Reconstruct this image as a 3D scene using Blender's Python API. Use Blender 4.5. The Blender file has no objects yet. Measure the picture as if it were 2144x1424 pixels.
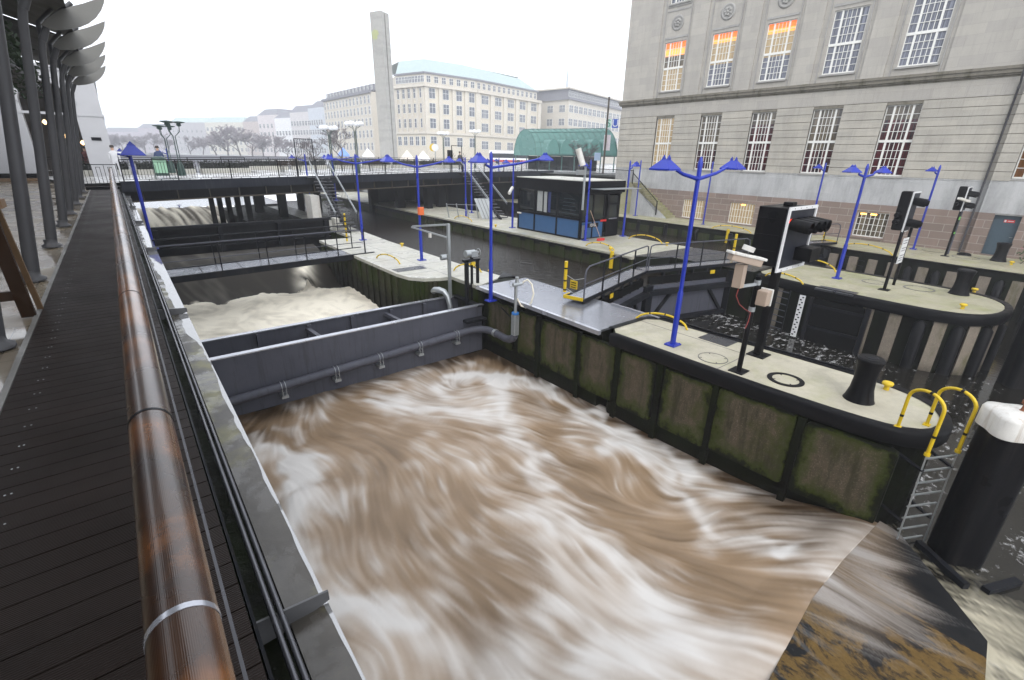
import bpy, math, random
import numpy as np
from mathutils import Vector, Matrix
S = bpy.context.scene
COL = S.collection
rad = math.radians
rnd = random.Random(7)

# ---------------------------------------------------------------- camera
EYE = Vector((0, 0, 1.75))
def cam_axes(yaw, pitch, roll):
    y, p, r = rad(yaw), rad(pitch), rad(roll)
    f = Vector((math.sin(y)*math.cos(p), math.cos(y)*math.cos(p), -math.sin(p)))
    a = Vector((math.cos(y), -math.sin(y), 0)); b = a.cross(f)
    return a*math.cos(r)+b*math.sin(r), b*math.cos(r)-a*math.sin(r), f
cr, cu, cf = cam_axes(39.04, 21.23, 1.19)
cd = bpy.data.cameras.new('camera'); cam = bpy.data.objects.new('camera', cd); COL.objects.link(cam)
cam.matrix_world = Matrix(((cr.x, cu.x, -cf.x, EYE.x), (cr.y, cu.y, -cf.y, EYE.y), (cr.z, cu.z, -cf.z, EYE.z), (0, 0, 0, 1)))
cd.sensor_width = 36; cd.lens = 16.514; cd.clip_start = 0.05; cd.clip_end = 6000
S.camera = cam
# ---------------------------------------------------------------- sky, sun, exposure
SUN_EL, SUN_AZ = 38, 215          # a veiled sun behind a closed winter overcast
w = bpy.data.worlds.new('World'); S.world = w; w.use_nodes = True
nt = w.node_tree; nt.nodes.clear()
sky = nt.nodes.new('ShaderNodeTexSky'); sky.sky_type = 'NISHITA'; sky.sun_disc = False
sky.sun_elevation = rad(SUN_EL); sky.sun_rotation = rad(SUN_AZ)
sky.air_density = 1.0; sky.dust_density = 6.0; sky.ozone_density = 1.0
hs = nt.nodes.new('ShaderNodeHueSaturation'); hs.inputs['Saturation'].default_value = 0.12
mx = nt.nodes.new('ShaderNodeMix'); mx.data_type = 'RGBA'; mx.inputs['Factor'].default_value = 0.72
mx.inputs['B'].default_value = (12.6, 13.2, 14.2, 1)     # even cloud deck over the clear-sky gradient
bg = nt.nodes.new('ShaderNodeBackground'); bg.inputs['Strength'].default_value = 0.105
wo = nt.nodes.new('ShaderNodeOutputWorld')
nt.links.new(sky.outputs[0], hs.inputs['Color']); nt.links.new(hs.outputs[0], mx.inputs['A'])
nt.links.new(mx.outputs['Result'], bg.inputs['Color']); nt.links.new(bg.outputs[0], wo.inputs[0])
sd = bpy.data.lights.new('sun', 'SUN'); sd.energy = 0.6; sd.angle = rad(40); sd.color = (1, 0.97, 0.93)
sun = bpy.data.objects.new('sun', sd); COL.objects.link(sun)
sun.rotation_euler = (rad(90-SUN_EL), 0, rad(180-SUN_AZ))
S.view_settings.view_transform = 'Standard'; S.view_settings.look = 'None'
S.view_settings.exposure = 0.75; S.view_settings.gamma = 1; S.view_settings.use_curve_mapping = False
S.cycles.max_bounces = 6; S.cycles.diffuse_bounces = 3; S.cycles.glossy_bounces = 3
S.cycles.transmission_bounces = 4; S.cycles.volume_bounces = 1; S.cycles.caustics_reflective = False; S.cycles.caustics_refractive = False

# ---------------------------------------------------------------- mesh helpers
class M:
    """collects primitives; build() links them as ONE mesh object"""
    def __init__(s): s.v = []; s.f = []; s.sm = []
    def add(s, vs, fs, smooth=False):
        o = len(s.v); s.v += [tuple(v) for v in vs]
        s.f += [tuple(i+o for i in f) for f in fs]; s.sm += [smooth]*len(fs); return s
    def box(s, x0, x1, y0, y1, z0, z1):
        v = [(x, y, z) for z in (z0, z1) for x, y in ((x0, y0), (x1, y0), (x1, y1), (x0, y1))]
        return s.add(v, [(3, 2, 1, 0), (4, 5, 6, 7), (0, 1, 5, 4), (1, 2, 6, 5), (2, 3, 7, 6), (3, 0, 4, 7)])
    def bar(s, a, b, w, h, up=(0, 0, 1)):
        a, b = Vector(a), Vector(b); d = (b-a).normalized(); up = Vector(up)
        if abs(d.dot(up)) > .98: up = Vector((0, 1, 0))
        r = d.cross(up).normalized(); u = r.cross(d).normalized()
        v = [p+r*i*w/2+u*j*h/2 for p in (a, b) for i, j in ((-1, -1), (1, -1), (1, 1), (-1, 1))]
        return s.add(v, [(0, 1, 2, 3), (7, 6, 5, 4), (0, 4, 5, 1), (1, 5, 6, 2), (2, 6, 7, 3), (3, 7, 4, 0)])
    def tube(s, pts, r, n=8, r1=None, cap=True):
        pts = [Vector(p) for p in pts]; k = len(pts); rs = r if isinstance(r, (list, tuple)) else [r+(0 if r1 is None else (r1-r)*i/(k-1)) for i in range(k)]
        up = Vector((0, 0, 1)); t0 = (pts[1]-pts[0]).normalized()
        if abs(t0.z) > .95: up = Vector((0, 1, 0))
        x = t0.cross(up).normalized(); vs = []
        for i, p in enumerate(pts):
            t = ((pts[min(i+1, k-1)]-pts[max(i-1, 0)])).normalized()
            x = (x-t*x.dot(t)).normalized(); y = t.cross(x)
            vs += [p+(x*math.cos(2*math.pi*j/n)+y*math.sin(2*math.pi*j/n))*rs[i] for j in range(n)]
        fs = [(i*n+j, i*n+(j+1) % n, (i+1)*n+(j+1) % n, (i+1)*n+j) for i in range(k-1) for j in range(n)]
        s.add(vs, fs, True)
        if cap:
            s.add(vs[:n], [tuple(range(n))[::-1]]); s.add(vs[-n:], [tuple(range(n))])
        return s
    def lathe(s, prof, c=(0, 0, 0), n=16, fx=None):
        c = Vector(c); vs = []
        for r, z in prof:
            for j in range(n):
                a = 2*math.pi*j/n; q = r*(fx(a) if fx else 1)
                vs.append(c+Vector((q*math.cos(a), q*math.sin(a), z)))
        k = len(prof)
        s.add(vs, [(i*n+j, i*n+(j+1) % n, (i+1)*n+(j+1) % n, (i+1)*n+j) for i in range(k-1) for j in range(n)], True)
        s.add(vs[:n], [tuple(range(n))[::-1]]); s.add(vs[-n:], [tuple(range(n))]); return s
    def prism(s, poly, z0, z1, top=True, bot=True):
        n = len(poly); vs = [(x, y, z0) for x, y in poly]+[(x, y, z1) for x, y in poly]
        fs = [(i, (i+1) % n, n+(i+1) % n, n+i) for i in range(n)]
        if top: fs.append(tuple(range(n, 2*n)))
        if bot: fs.append(tuple(range(n))[::-1])
        return s.add(vs, fs)
    def ring(s, c, r0, r1, z0, z1, n=32):
        vs = []
        for r, z in ((r0, z0), (r0, z1), (r1, z1), (r1, z0)):
            vs += [(c[0]+r*math.cos(2*math.pi*j/n), c[1]+r*math.sin(2*math.pi*j/n), z) for j in range(n)]
        return s.add(vs, [(k*n+j, k*n+(j+1) % n, ((k+1) % 4)*n+(j+1) % n, ((k+1) % 4)*n+j) for k in range(4) for j in range(n)])
    def grid(s, fn, nu, nv, smooth=True):
        vs = [fn(i/nu, j/nv) for j in range(nv+1) for i in range(nu+1)]
        return s.add(vs, [(j*(nu+1)+i, j*(nu+1)+i+1, (j+1)*(nu+1)+i+1, (j+1)*(nu+1)+i) for j in range(nv) for i in range(nu)], smooth)
    def xf(s, m, start=0):
        m = Matrix(m)
        s.v[start:] = [tuple(m @ Vector(v)) for v in s.v[start:]]; return s
    def mesh(s, name, m, off=None):
        me = bpy.data.meshes.new(name)
        vs = s.v if off is None else [(v[0]-off[0], v[1]-off[1], v[2]-off[2]) for v in s.v]
        me.from_pydata(vs, [], s.f); me.polygons.foreach_set('use_smooth', s.sm); me.materials.append(m); me.update()
        return me
    def build(s, name, m, parent=None, off=None, bev=0):
        if parent is not None and off is None: off = parent.get('_o')
        o = bpy.data.objects.new(name, s.mesh(name, m, off)); COL.objects.link(o)
        if parent is not None: o.parent = parent
        if off is not None: o['_o'] = tuple(off) if parent is None else (off[0], off[1], off[2])
        if bev:
            b = o.modifiers.new('bevel', 'BEVEL'); b.width = bev; b.segments = 2; b.limit_method = 'ANGLE'; b.angle_limit = rad(40)
        return o

def thing(name, label, cat, loc=(0, 0, 0), group=None, rz=0):
    """an Empty at the thing's base; with rz=0 its parts are written in world coordinates"""
    o = bpy.data.objects.new(name, None); COL.objects.link(o); o.location = loc; o.rotation_euler.z = rz
    o.empty_display_size = .2; o['label'] = label; o['category'] = cat; o['_o'] = tuple(loc)
    if group: o['group'] = group
    return o
def tag(o, label, cat, group=None):
    o['label'] = label; o['category'] = cat
    if group: o['group'] = group
    return o
def struct(name, m, mt, kind='structure', label=None):
    o = m.build(name, mt); o['kind'] = kind
    if label: o['label'] = label
    return o
def copy_tree(o, parent=None):
    c = o.copy(); COL.objects.link(c); c.parent = parent
    for ch in list(o.children): copy_tree(ch, c)
    return c
def dup(o, loc, label, rz=None, group=None):
    c = copy_tree(o); c.location = loc; c['label'] = label
    if rz is not None: c.rotation_euler.z = rz
    if group: c['group'] = group
    return c
def text_mesh(txt, size, depth=.004):
    cu_ = bpy.data.curves.new('t', 'FONT'); cu_.body = txt; cu_.size = size; cu_.extrude = depth; cu_.align_x = 'CENTER'; cu_.align_y = 'CENTER'
    ob = bpy.data.objects.new('t', cu_); COL.objects.link(ob)
    dg = bpy.context.evaluated_depsgraph_get(); me = bpy.data.meshes.new_from_object(ob.evaluated_get(dg))
    bpy.data.objects.remove(ob); return me
def lettering(name, txt, size, mt, parent, mtx):
    me = text_mesh(txt, size); me.transform(Matrix(mtx)); me.materials.clear(); me.materials.append(mt)
    o = bpy.data.objects.new(name, me); COL.objects.link(o); o.parent = parent
    return o
def face_mtx(p, xdir, up=(0, 0, 1)):
    x = Vector(xdir).normalized(); u = Vector(up); z = x.cross(u).normalized(); p = Vector(p)
    return Matrix(((x.x, u.x, z.x, p.x), (x.y, u.y, z.y, p.y), (x.z, u.z, z.z, p.z), (0, 0, 0, 1)))

# ---------------------------------------------------------------- materials
class N:
    """small node-tree writer"""
    def __init__(s, name):
        s.m = bpy.data.materials.new(name); s.m.use_nodes = True; s.t = s.m.node_tree
        s.b = s.t.nodes['Principled BSDF']; s.pos = s.t.nodes.new('ShaderNodeNewGeometry').outputs['Position']
    def n(s, ty, **k):
        nd = s.t.nodes.new('ShaderNode'+ty)
        for a, v in k.items(): setattr(nd, a, v)
        return nd
    def put(s, sock, v):
        if isinstance(v, bpy.types.NodeSocket): s.t.links.new(v, sock)
        elif isinstance(v, (tuple, list)) and len(v) == 3 and sock.type == 'RGBA': sock.default_value = (*v, 1)
        else: sock.default_value = v
    def scale(s, v, sc, rot=(0, 0, 0)):
        nd = s.n('Mapping'); s.put(nd.inputs['Vector'], v); nd.inputs['Scale'].default_value = sc; nd.inputs['Rotation'].default_value = rot; return nd.outputs[0]
    def noise(s, sc=1, det=4, ro=.55, vec=None, dist=0, sub=(1, 1, 1)):
        nd = s.n('TexNoise'); v = s.pos if vec is None else vec
        if sub != (1, 1, 1): v = s.scale(v, sub)
        s.put(nd.inputs['Vector'], v); nd.inputs['Scale'].default_value = sc; nd.inputs['Detail'].default_value = det
        nd.inputs['Roughness'].default_value = ro; nd.inputs['Distortion'].default_value = dist; return nd.outputs['Fac']
    def ramp(s, f, stops):
        nd = s.n('ValToRGB'); s.put(nd.inputs[0], f); e = nd.color_ramp.elements
        while len(e) < len(stops): e.new(.5)
        for q, (p, c) in zip(e, stops): q.position = p; q.color = (*c, 1) if isinstance(c, (tuple, list)) else (c, c, c, 1)
        return nd.outputs[0]
    def mix(s, f, a, b, bt='MIX'):
        nd = s.n('Mix', data_type='RGBA', blend_type=bt); s.put(nd.inputs['Factor'], f); s.put(nd.inputs['A'], a); s.put(nd.inputs['B'], b); return nd.outputs['Result']
    def math(s, op, a, b=0.0, clamp=False):
        nd = s.n('Math', operation=op, use_clamp=clamp); s.put(nd.inputs[0], a); s.put(nd.inputs[1], b); return nd.outputs[0]
    def xyz(s, v=None):
        nd = s.n('SeparateXYZ'); s.put(nd.inputs[0], s.pos if v is None else v); return nd.outputs
    def comb(s, x, y, z):
        nd = s.n('CombineXYZ')
        for i, q in enumerate((x, y, z)): s.put(nd.inputs[i], q)
        return nd.outputs[0]
    def obj(s): return s.n('TexCoord').outputs['Object']
    def attr(s, name): return s.n('Attribute', attribute_name=name).outputs['Fac']
    def bump(s, h, st=.3, d=.02):
        nd = s.n('Bump'); s.put(nd.inputs['Height'], h); nd.inputs['Strength'].default_value = st; nd.inputs['Distance'].default_value = d
        s.t.links.new(nd.outputs[0], s.b.inputs['Normal']); return s
    def set(s, col=None, rough=None, metal=None, spec=None, em=None, ems=0, alpha=None):
        for k, v in (('Base Color', col), ('Roughness', rough), ('Metallic', metal), ('Specular IOR Level', spec), ('Emission Color', em), ('Alpha', alpha)):
            if v is not None: s.put(s.b.inputs[k], v)
        if em is not None: s.b.inputs['Emission Strength'].default_value = ems
        return s.m
def paint(name, c, rough=.4, metal=0, var=.25, sc=6, bump=0, spec=None):
    """painted / plain surface with slight unevenness in colour and gloss"""
    q = N(name); f = q.noise(sc, 5, .6)
    col = q.mix(f, tuple(x*(1-var) for x in c), tuple(min(1, x*(1+var)) for x in c))
    r = q.ramp(q.noise(sc*.6, 3), [(.3, max(.03, rough-.1)), (.7, min(1, rough+.1))])
    if bump: q.bump(q.noise(sc*6, 3), bump, .01)
    return q.set(col, r, metal, spec)
# ---------------------------------------------------------------- shared materials
def concrete(name, c, wet=.5, green=.0, bump=.15):
    # mottled, with darker damp patches
    q = N(name); f = q.noise(1.3, 6, .62); g = q.noise(9, 5, .6)
    col = q.mix(f, tuple(x*.72 for x in c), tuple(min(1, x*1.12) for x in c))
    col = q.mix(q.math('MULTIPLY', q.ramp(g, [(.42, 0), (.72, 1)]), .35), col, tuple(x*.6 for x in c))
    col = q.mix(q.ramp(q.noise(.75, 6, .7, dist=.3), [(.53, 0), (.60, .38)]), col, tuple(x*.55 for x in c))
    if green: col = q.mix(q.ramp(q.noise(.9, 5, .65, dist=.6), [(.48, 0), (.66, green)]), col, (c[0]*.62, c[1]*.7, c[2]*.35))
    r = q.ramp(q.noise(1.1, 4), [(.35, wet*.55), (.65, min(1, wet+.25))])
    q.bump(q.noise(40, 3), bump, .01)
    return q.set(col, r, 0)
m_pale = concrete('pale_pier_concrete', (.46, .425, .33), .55, .30)
m_pale2 = concrete('weathered_pier_concrete', (.37, .345, .245), .55, .5)
m_slab = concrete('pale_slab_concrete', (.50, .485, .43), .45, .12)
m_curb = concrete('grey_kerb_concrete', (.16, .155, .145), .45)
def mossy(name, c, moss, dens=.55, wl=-4.4):
    q = N(name); z = q.xyz()[2]; st = q.noise(2.2, 6, .65, sub=(1, 1, .25)); f = q.noise(5, 6, .68)
    col = q.mix(f, tuple(x*.45 for x in c), c)
    col = q.mix(q.ramp(q.noise(45, 2, .5), [(.60, 0), (.70, .35)]), col, tuple(min(1, x*1.9) for x in c))
    col = q.mix(q.ramp(st, [(dens-.12, 1), (dens+.1, 0)]), col, moss)
    low = q.math('ADD', q.math('MULTIPLY', q.math('SUBTRACT', wl, z), 1.7), q.math('MULTIPLY', q.math('SUBTRACT', f, .5), 1.6), True)
    col = q.mix(low, col, (.012, .012, .008))       # the black tide line of algae above the water
    q.bump(q.noise(18, 5), .5, .02)
    return q.set(col, q.ramp(f, [(.3, .45), (.7, .8)]), 0, .10)
m_panel = mossy('mossy_wall_panel', (.075, .060, .040), (.020, .026, .004), .48, -4.25)
m_wallblk = mossy('black_algae_wall', (.006, .006, .004), (.006, .009, .002), .5, -4.6)
m_strip = mossy('light_wall_strip', (.26, .22, .175), (.06, .065, .015), .36, -4.35)
m_wallup = mossy('upper_mossy_wall', (.055, .048, .032), (.022, .032, .005), .56, -3.25)
m_black = paint('black_paint', (.006, .006, .007), .35, 0, .3, 3, .05, .3)
m_fender = paint('black_fender_rubber', (.007, .007, .008), .42, 0, .35, 5, .1, .3)
m_dsteel = paint('dark_wet_steel', (.010, .011, .014), .38, 0, .4, 2.5, .1, .3)
m_gsteel = paint('slate_painted_steel', (.072, .074, .092), .42, 0, .22, 1.6, .05, .15)
m_lsteel = paint('bright_wet_steel', (.42, .43, .47), .20, .6, .15, 4)
m_galv = paint('galvanised_steel', (.36, .38, .39), .38, .6, .2, 12)
m_fascia = paint('bridge_fascia_paint', (.016, .018, .026), .45, 0, .25, .7, .05, .12)
m_rust = paint('rusty_brown_steel', (.06, .045, .028), .6, 0, .5, 3, .2)
m_rustball = paint('rusted_iron', (.20, .07, .03), .7, 0, .5, 14, .3)
m_blue = paint('ultramarine_lamp_paint', (.007, .024, .31), .36, 0, .22, 3)
m_yel = paint('yellow_paint', (.58, .40, .008), .42, 0, .25, 7, .05)
m_white = paint('white_paint', (.66, .66, .66), .4, 0, .1, 4)
m_whitest = paint('stained_white_paint', (.60, .585, .55), .5, 0, .22, 5, .1)
m_red = paint('red_plastic', (.55, .03, .03), .4, 0, .15)
m_orange = paint('orange_box', (.65, .13, .03), .5, 0, .15)
m_cabblue = paint('blue_cabin_panel', (.030, .085, .19), .38, 0, .16, 2)
m_frameblk = paint('black_cabin_frame', (.006, .006, .0075), .45, 0, .3, 3, 0, .25)
m_hose = paint('cream_hose', (.62, .58, .48), .5)
m_wood = paint('brown_stained_timber', (.030, .016, .009), .5, 0, .4, 6, .1, .2)
m_woodl = paint('pale_bare_timber', (.16, .10, .055), .6, 0, .25, 9, 0, .2)
m_broom = paint('broom_stick', (.45, .30, .22), .6)
m_beige = paint('beige_camera_housing', (.36, .28, .22), .5, 0, .12, 9)
m_col = paint('grey_column_paint', (.060, .060, .064), .42, 0, .2, 1, 0, .3)
m_dkgreen = paint('dark_green_paint', (.02, .05, .04), .45)
m_person = paint('dark_clothes', (.02, .021, .03), .8, 0, .4, 5)
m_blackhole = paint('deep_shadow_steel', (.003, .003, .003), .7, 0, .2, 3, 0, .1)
# glass
for _m in (m_black, m_fender, m_dsteel, m_frameblk): _m.node_tree.nodes['Principled BSDF'].inputs['Specular IOR Level'].default_value = .09
# glass
def glass(name, c=(.02, .025, .03), rough=.05):
    q = N(name); q.bump(q.noise(.9, 2), .05, .05); return q.set(c, rough, 0, .55)
m_glass = glass('dark_cabin_glass', (.008, .011, .013), .03)
def lit(name, c, e): q = N(name); return q.set(c, .5, 0, None, c, e)
m_lamp_or = lit('amber_ceiling_lamp', (1, .45, .08), 4.0)
m_lamp_w = lit('warm_shop_lamp', (1, .62, .28), 3.0)
m_red_led = lit('red_signal_lens', (1, .05, .02), 2.5)
m_whiteglass = N('opal_lamp_glass').set((.85, .86, .88), .25)
# handrail timber: long fibres along Y, orange where the stain is fresh, black where wet
q = N('varnished_log'); p = q.scale(q.pos, (1, .12, 1)); fb = q.noise(60, 4, .6, p); bl = q.noise(1.6, 5, .6, dist=.4)
c_ = q.mix(fb, (.060, .020, .006), (.30, .115, .030)); c_ = q.mix(q.ramp(bl, [(.44, 0), (.60, .9)]), c_, (.022, .010, .005))
c_ = q.mix(q.ramp(q.noise(3.2, 7, .72), [(.50, 0), (.62, .85)]), c_, (.018, .010, .007))
an = q.math('SINE', q.math('MULTIPLY', q.math('ARCTAN2', q.math('SUBTRACT', q.xyz()[2], .9), q.math('ADD', q.xyz()[0], .08)), 110.0))
q.bump(q.math('ADD', q.math('MULTIPLY', an, .5), fb), .22, .0008); m_log = q.set(c_, q.ramp(bl, [(.3, .18), (.7, .3)]), 0, .5); q.b.inputs['Coat Weight'].default_value = .35; q.b.inputs['Coat Roughness'].default_value = .10; q.b.inputs['Coat IOR'].default_value = 1.5
# boardwalk plank: ribbed dark wet hardwood
q = N('ribbed_dark_deck'); f = q.noise(2.2, 6, .6, sub=(.5, 1, 1)); c_ = q.mix(f, (.009, .007, .006), (.025, .018, .0155))
rib = q.math('SINE', q.math('MULTIPLY', q.xyz()[1], 2*math.pi/.0115)); q.bump(q.math('ADD', rib, q.math('MULTIPLY', q.noise(60, 2), .5)), .5, .0025)
m_deck = q.set(c_, q.ramp(q.noise(1.2, 4), [(.35, .36), (.7, .55)]), 0, .10)
# wet promenade slabs with standing water
q = N('wet_stone_slabs'); bk = q.n('TexBrick'); q.put(bk.inputs['Vector'], q.pos); bk.offset = .5
for k_, v_ in (('Scale', 1.0), ('Mortar Size', .008), ('Brick Width', 1.15), ('Row Height', 1.15), ('Bias', 0.0)): bk.inputs[k_].default_value = v_
bk.inputs['Color1'].default_value = (.20, .165, .115, 1); bk.inputs['Color2'].default_value = (.145, .125, .10, 1); bk.inputs['Mortar'].default_value = (.05, .045, .04, 1)
f = q.noise(1.4, 5, .6); c_ = q.mix(q.ramp(f, [(.4, 0), (.7, .6)]), bk.outputs['Color'], (.11, .085, .055))
q.bump(q.noise(1.5, 2), .08, .05); m_wetstone = q.set(c_, q.ramp(q.noise(.7, 4), [(.42, .09), (.6, .42)]), 0, .5)
q = N('wet_bridge_paving'); f = q.noise(.8, 5); q.bump(q.noise(2.5, 3), .1, .03)
m_road = q.set(q.mix(f, (.46, .46, .46), (.62, .62, .62)), q.ramp(q.noise(.5, 4), [(.4, .12), (.65, .35)]), 0, .6)
q = N('city_ground'); m_ground = q.set(q.mix(q.noise(.05, 4), (.20, .20, .20), (.30, .30, .29)), .6)
# perforated wet metal plate
q = N('wet_grating'); xx = q.xyz(); c1 = q.math('SINE', q.math('MULTIPLY', xx[0], 2*math.pi/.034)); c2 = q.math('SINE', q.math('MULTIPLY', xx[1], 2*math.pi/.034))
hole = q.ramp(q.math('ADD', c1, c2), [(.55, 0), (.9, 1)]); c_ = q.mix(hole, (.33, .34, .38), (.05, .05, .055))
q.bump(q.math('MULTIPLY', q.math('ADD', c1, c2), .5), .25, .003); m_grate = q.set(c_, q.ramp(q.noise(.8, 3), [(.35, .10), (.7, .32)]), .55, .6)
m_plate = paint('dark_chequer_plate', (.05, .052, .058), .35, .4, .3, 10, .3)
# ledge concrete under a film of water
q = N('wet_ledge_concrete'); f = q.noise(3, 7, .68); c_ = q.mix(f, (.020, .018, .015), (.105, .094, .080))
c_ = q.mix(q.ramp(q.noise(1.7, 6, .65, dist=.5), [(.5, 0), (.66, .8)]), c_, (.17, .16, .06)); q.bump(f, .25, .02)
m_ledge = q.set(c_, q.ramp(q.noise(2.5, 5, .6), [(.44, .05), (.52, .42)]), 0, .5)
# far building stone and near facade stone
def blocks(name, axis, c1, c2, mort, bw, rh, ms=.006, rough=.75, off=.5, bump=.2, dirt=.35):
    q = N(name); x = q.xyz(); v = q.comb(x[axis], x[2], 0.0); b = q.n('TexBrick'); q.put(b.inputs['Vector'], v); b.offset = off
    for k_, v_ in (('Scale', 1.0), ('Mortar Size', ms), ('Brick Width', bw), ('Row Height', rh), ('Bias', 0.0), ('Mortar Smooth', .1)): b.inputs[k_].default_value = v_
    b.inputs['Color1'].default_value = (*c1, 1); b.inputs['Color2'].default_value = (*c2, 1); b.inputs['Mortar'].default_value = (*mort, 1)
    st = q.noise(1.2, 6, .65, sub=(1, 1, .35)); c = q.mix(q.math('MULTIPLY', q.ramp(st, [(.42, 0), (.72, 1)]), dirt), b.outputs['Color'], tuple(a*.5 for a in c1))
    c = q.mix(q.math('MULTIPLY', q.noise(5, 5, .6, sub=(.3, .3, 1.6)), .35), c, tuple(min(1, a*1.3) for a in c2))
    q.bump(q.noise(22, 4), bump, .02); return q.set(c, rough, 0, .35)
m_stone_up = blocks('upper_ashlar', 1, (.40, .375, .33), (.335, .315, .285), (.285, .27, .24), 1.35, .47, .007, .8)
m_stone_ru = blocks('rusticated_ashlar', 1, (.42, .39, .335), (.345, .325, .285), (.27, .25, .22), 1.9, .45, .003, .8, dirt=.5)
m_stone_sm = blocks('smooth_base_stone', 1, (.44, .44, .435), (.36, .36, .365), (.35, .355, .36), 2.6, .8, .002, .7, dirt=1.0, bump=1.0)
m_granite = blocks('pink_granite', 1, (.25, .185, .155), (.175, .135, .115), (.34, .31, .28), 1.05, .41, .016, .55, dirt=.3, bump=.4)
m_trim = concrete('carved_stone_trim', (.34, .33, .31), .8, 0, .3)
m_cornice = mossy('weathered_cornice', (.24, .22, .18), (.06, .056, .03), .40, -50)

# the old basin wall panels: mouldering concrete, dark moss creeping in from every edge
q = N('mossy_basin_panel'); g = q.xyz(q.n('TexCoord').outputs['Generated']); f = q.noise(5, 6, .68); nz = q.noise(2.3, 6, .7); st = q.noise(3.2, 6, .7, sub=(1, 1, .16))
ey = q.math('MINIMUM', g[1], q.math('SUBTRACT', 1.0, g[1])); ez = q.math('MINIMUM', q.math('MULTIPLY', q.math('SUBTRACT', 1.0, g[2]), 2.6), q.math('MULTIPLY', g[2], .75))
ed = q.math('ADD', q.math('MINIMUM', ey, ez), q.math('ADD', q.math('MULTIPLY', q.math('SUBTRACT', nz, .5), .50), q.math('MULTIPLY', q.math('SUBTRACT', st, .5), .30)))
c_ = q.mix(f, (.034, .027, .017), (.110, .088, .060)); c_ = q.mix(q.ramp(q.noise(38, 3, .6), [(.56, 0), (.66, .6)]), c_, (.165, .14, .105)); c_ = q.mix(q.ramp(st, [(.46, 0), (.62, .85)]), c_, (.026, .026, .012))
c_ = q.mix(q.ramp(q.noise(1.1, 5, .65), [(.52, 0), (.64, .7)]), c_, (.036, .042, .007))
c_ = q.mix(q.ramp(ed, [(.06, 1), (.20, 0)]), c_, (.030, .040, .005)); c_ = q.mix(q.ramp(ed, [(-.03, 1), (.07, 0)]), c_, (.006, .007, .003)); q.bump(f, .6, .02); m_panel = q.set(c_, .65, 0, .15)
m_tubegrey = paint('dull_tube_steel', (.10, .10, .11), .3, .6, .3, 5)
m_bracket = paint('grey_bracket_steel', (.085, .085, .088), .45, 0, .3, 6, .1)
def streaked(m, amt, hi):
    """vertical run marks and scuffs on painted steel"""
    t = m.node_tree; b = t.nodes['Principled BSDF']; src = b.inputs['Base Color'].links[0].from_socket; g = t.nodes.new('ShaderNodeNewGeometry')
    mp = t.nodes.new('ShaderNodeMapping'); mp.inputs['Scale'].default_value = (1, 1, .07); t.links.new(g.outputs['Position'], mp.inputs['Vector'])
    n1 = t.nodes.new('ShaderNodeTexNoise'); n1.inputs['Scale'].default_value = 9; n1.inputs['Detail'].default_value = 6; n1.inputs['Roughness'].default_value = .7; t.links.new(mp.outputs[0], n1.inputs['Vector'])
    r = t.nodes.new('ShaderNodeValToRGB'); r.color_ramp.elements[0].position = .52; r.color_ramp.elements[0].color = (0, 0, 0, 1); r.color_ramp.elements[1].position = .70; r.color_ramp.elements[1].color = (amt, amt, amt, 1); t.links.new(n1.outputs['Fac'], r.inputs[0])
    mx_ = t.nodes.new('ShaderNodeMix'); mx_.data_type = 'RGBA'; t.links.new(r.outputs[0], mx_.inputs['Factor']); t.links.new(src, mx_.inputs['A']); mx_.inputs['B'].default_value = (*hi, 1); t.links.new(mx_.outputs['Result'], b.inputs['Base Color'])
streaked(m_gsteel, .55, (.035, .034, .036)); streaked(m_dsteel, .5, (.035, .028, .022)); streaked(m_black, .35, (.03, .024, .02)); streaked(m_fascia, .5, (.05, .052, .055)); streaked(m_whitest, .7, (.30, .23, .16)); streaked(m_frameblk, .35, (.02, .02, .021)); streaked(m_blue, .35, (.03, .035, .22)); streaked(m_stone_sm, .35, (.22, .22, .22)); streaked(m_stone_up, .28, (.20, .195, .18)); streaked(m_stone_ru, .32, (.20, .19, .17))
# ---------------------------------------------------------------- water
def lic(nx, ny, vx, vy, steps, seed, src=None):
    """smear noise along a flow field, as a long exposure does"""
    r = np.random.RandomState(seed); tex = r.rand(ny, nx) if src is None else src
    Yg, Xg = np.mgrid[0:ny, 0:nx].astype(np.float64); mag = np.sqrt(vx*vx+vy*vy)+1e-6; ux, uy = vx/mag, vy/mag
    acc = tex.copy(); wsum = 1.0
    for sgn in (1, -1):
        px, py = Xg.copy(), Yg.copy()
        for k in range(steps):
            ix = np.clip(px, 0, nx-1.001).astype(int); iy = np.clip(py, 0, ny-1.001).astype(int)
            px += sgn*ux[iy, ix]; py += sgn*uy[iy, ix]
            jx = np.clip(np.rint(px), 0, nx-1).astype(int); jy = np.clip(np.rint(py), 0, ny-1).astype(int)
            wk = .5+.5*math.cos(math.pi*k/steps); acc += tex[jy, jx]*wk
            if sgn == 1: wsum += 2*wk
    o = acc/wsum; o = (o-o.mean())/(o.std()+1e-9); return o
def smooth_noise(nx, ny, cell, seed, octv=3, per=.5):
    r = np.random.RandomState(seed); out = np.zeros((ny, nx)); a = 1.
    for o in range(octv):
        c = max(2, cell/2**o); gx, gy = int(nx/c)+3, int(ny/c)+3; g = r.randn(gy, gx)
        xs, ys = np.arange(nx)/c, np.arange(ny)/c; x0, y0 = xs.astype(int), ys.astype(int)
        fx, fy = xs-x0, ys-y0; fx = fx*fx*(3-2*fx); fy = (fy*fy*(3-2*fy))[:, None]
        A = g[y0][:, x0]*(1-fx)+g[y0][:, x0+1]*fx; B = g[y0+1][:, x0]*(1-fx)+g[y0+1][:, x0+1]*fx
        out += a*(A*(1-fy)+B*fy); a *= per
    return out/(out.std()+1e-9)
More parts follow.
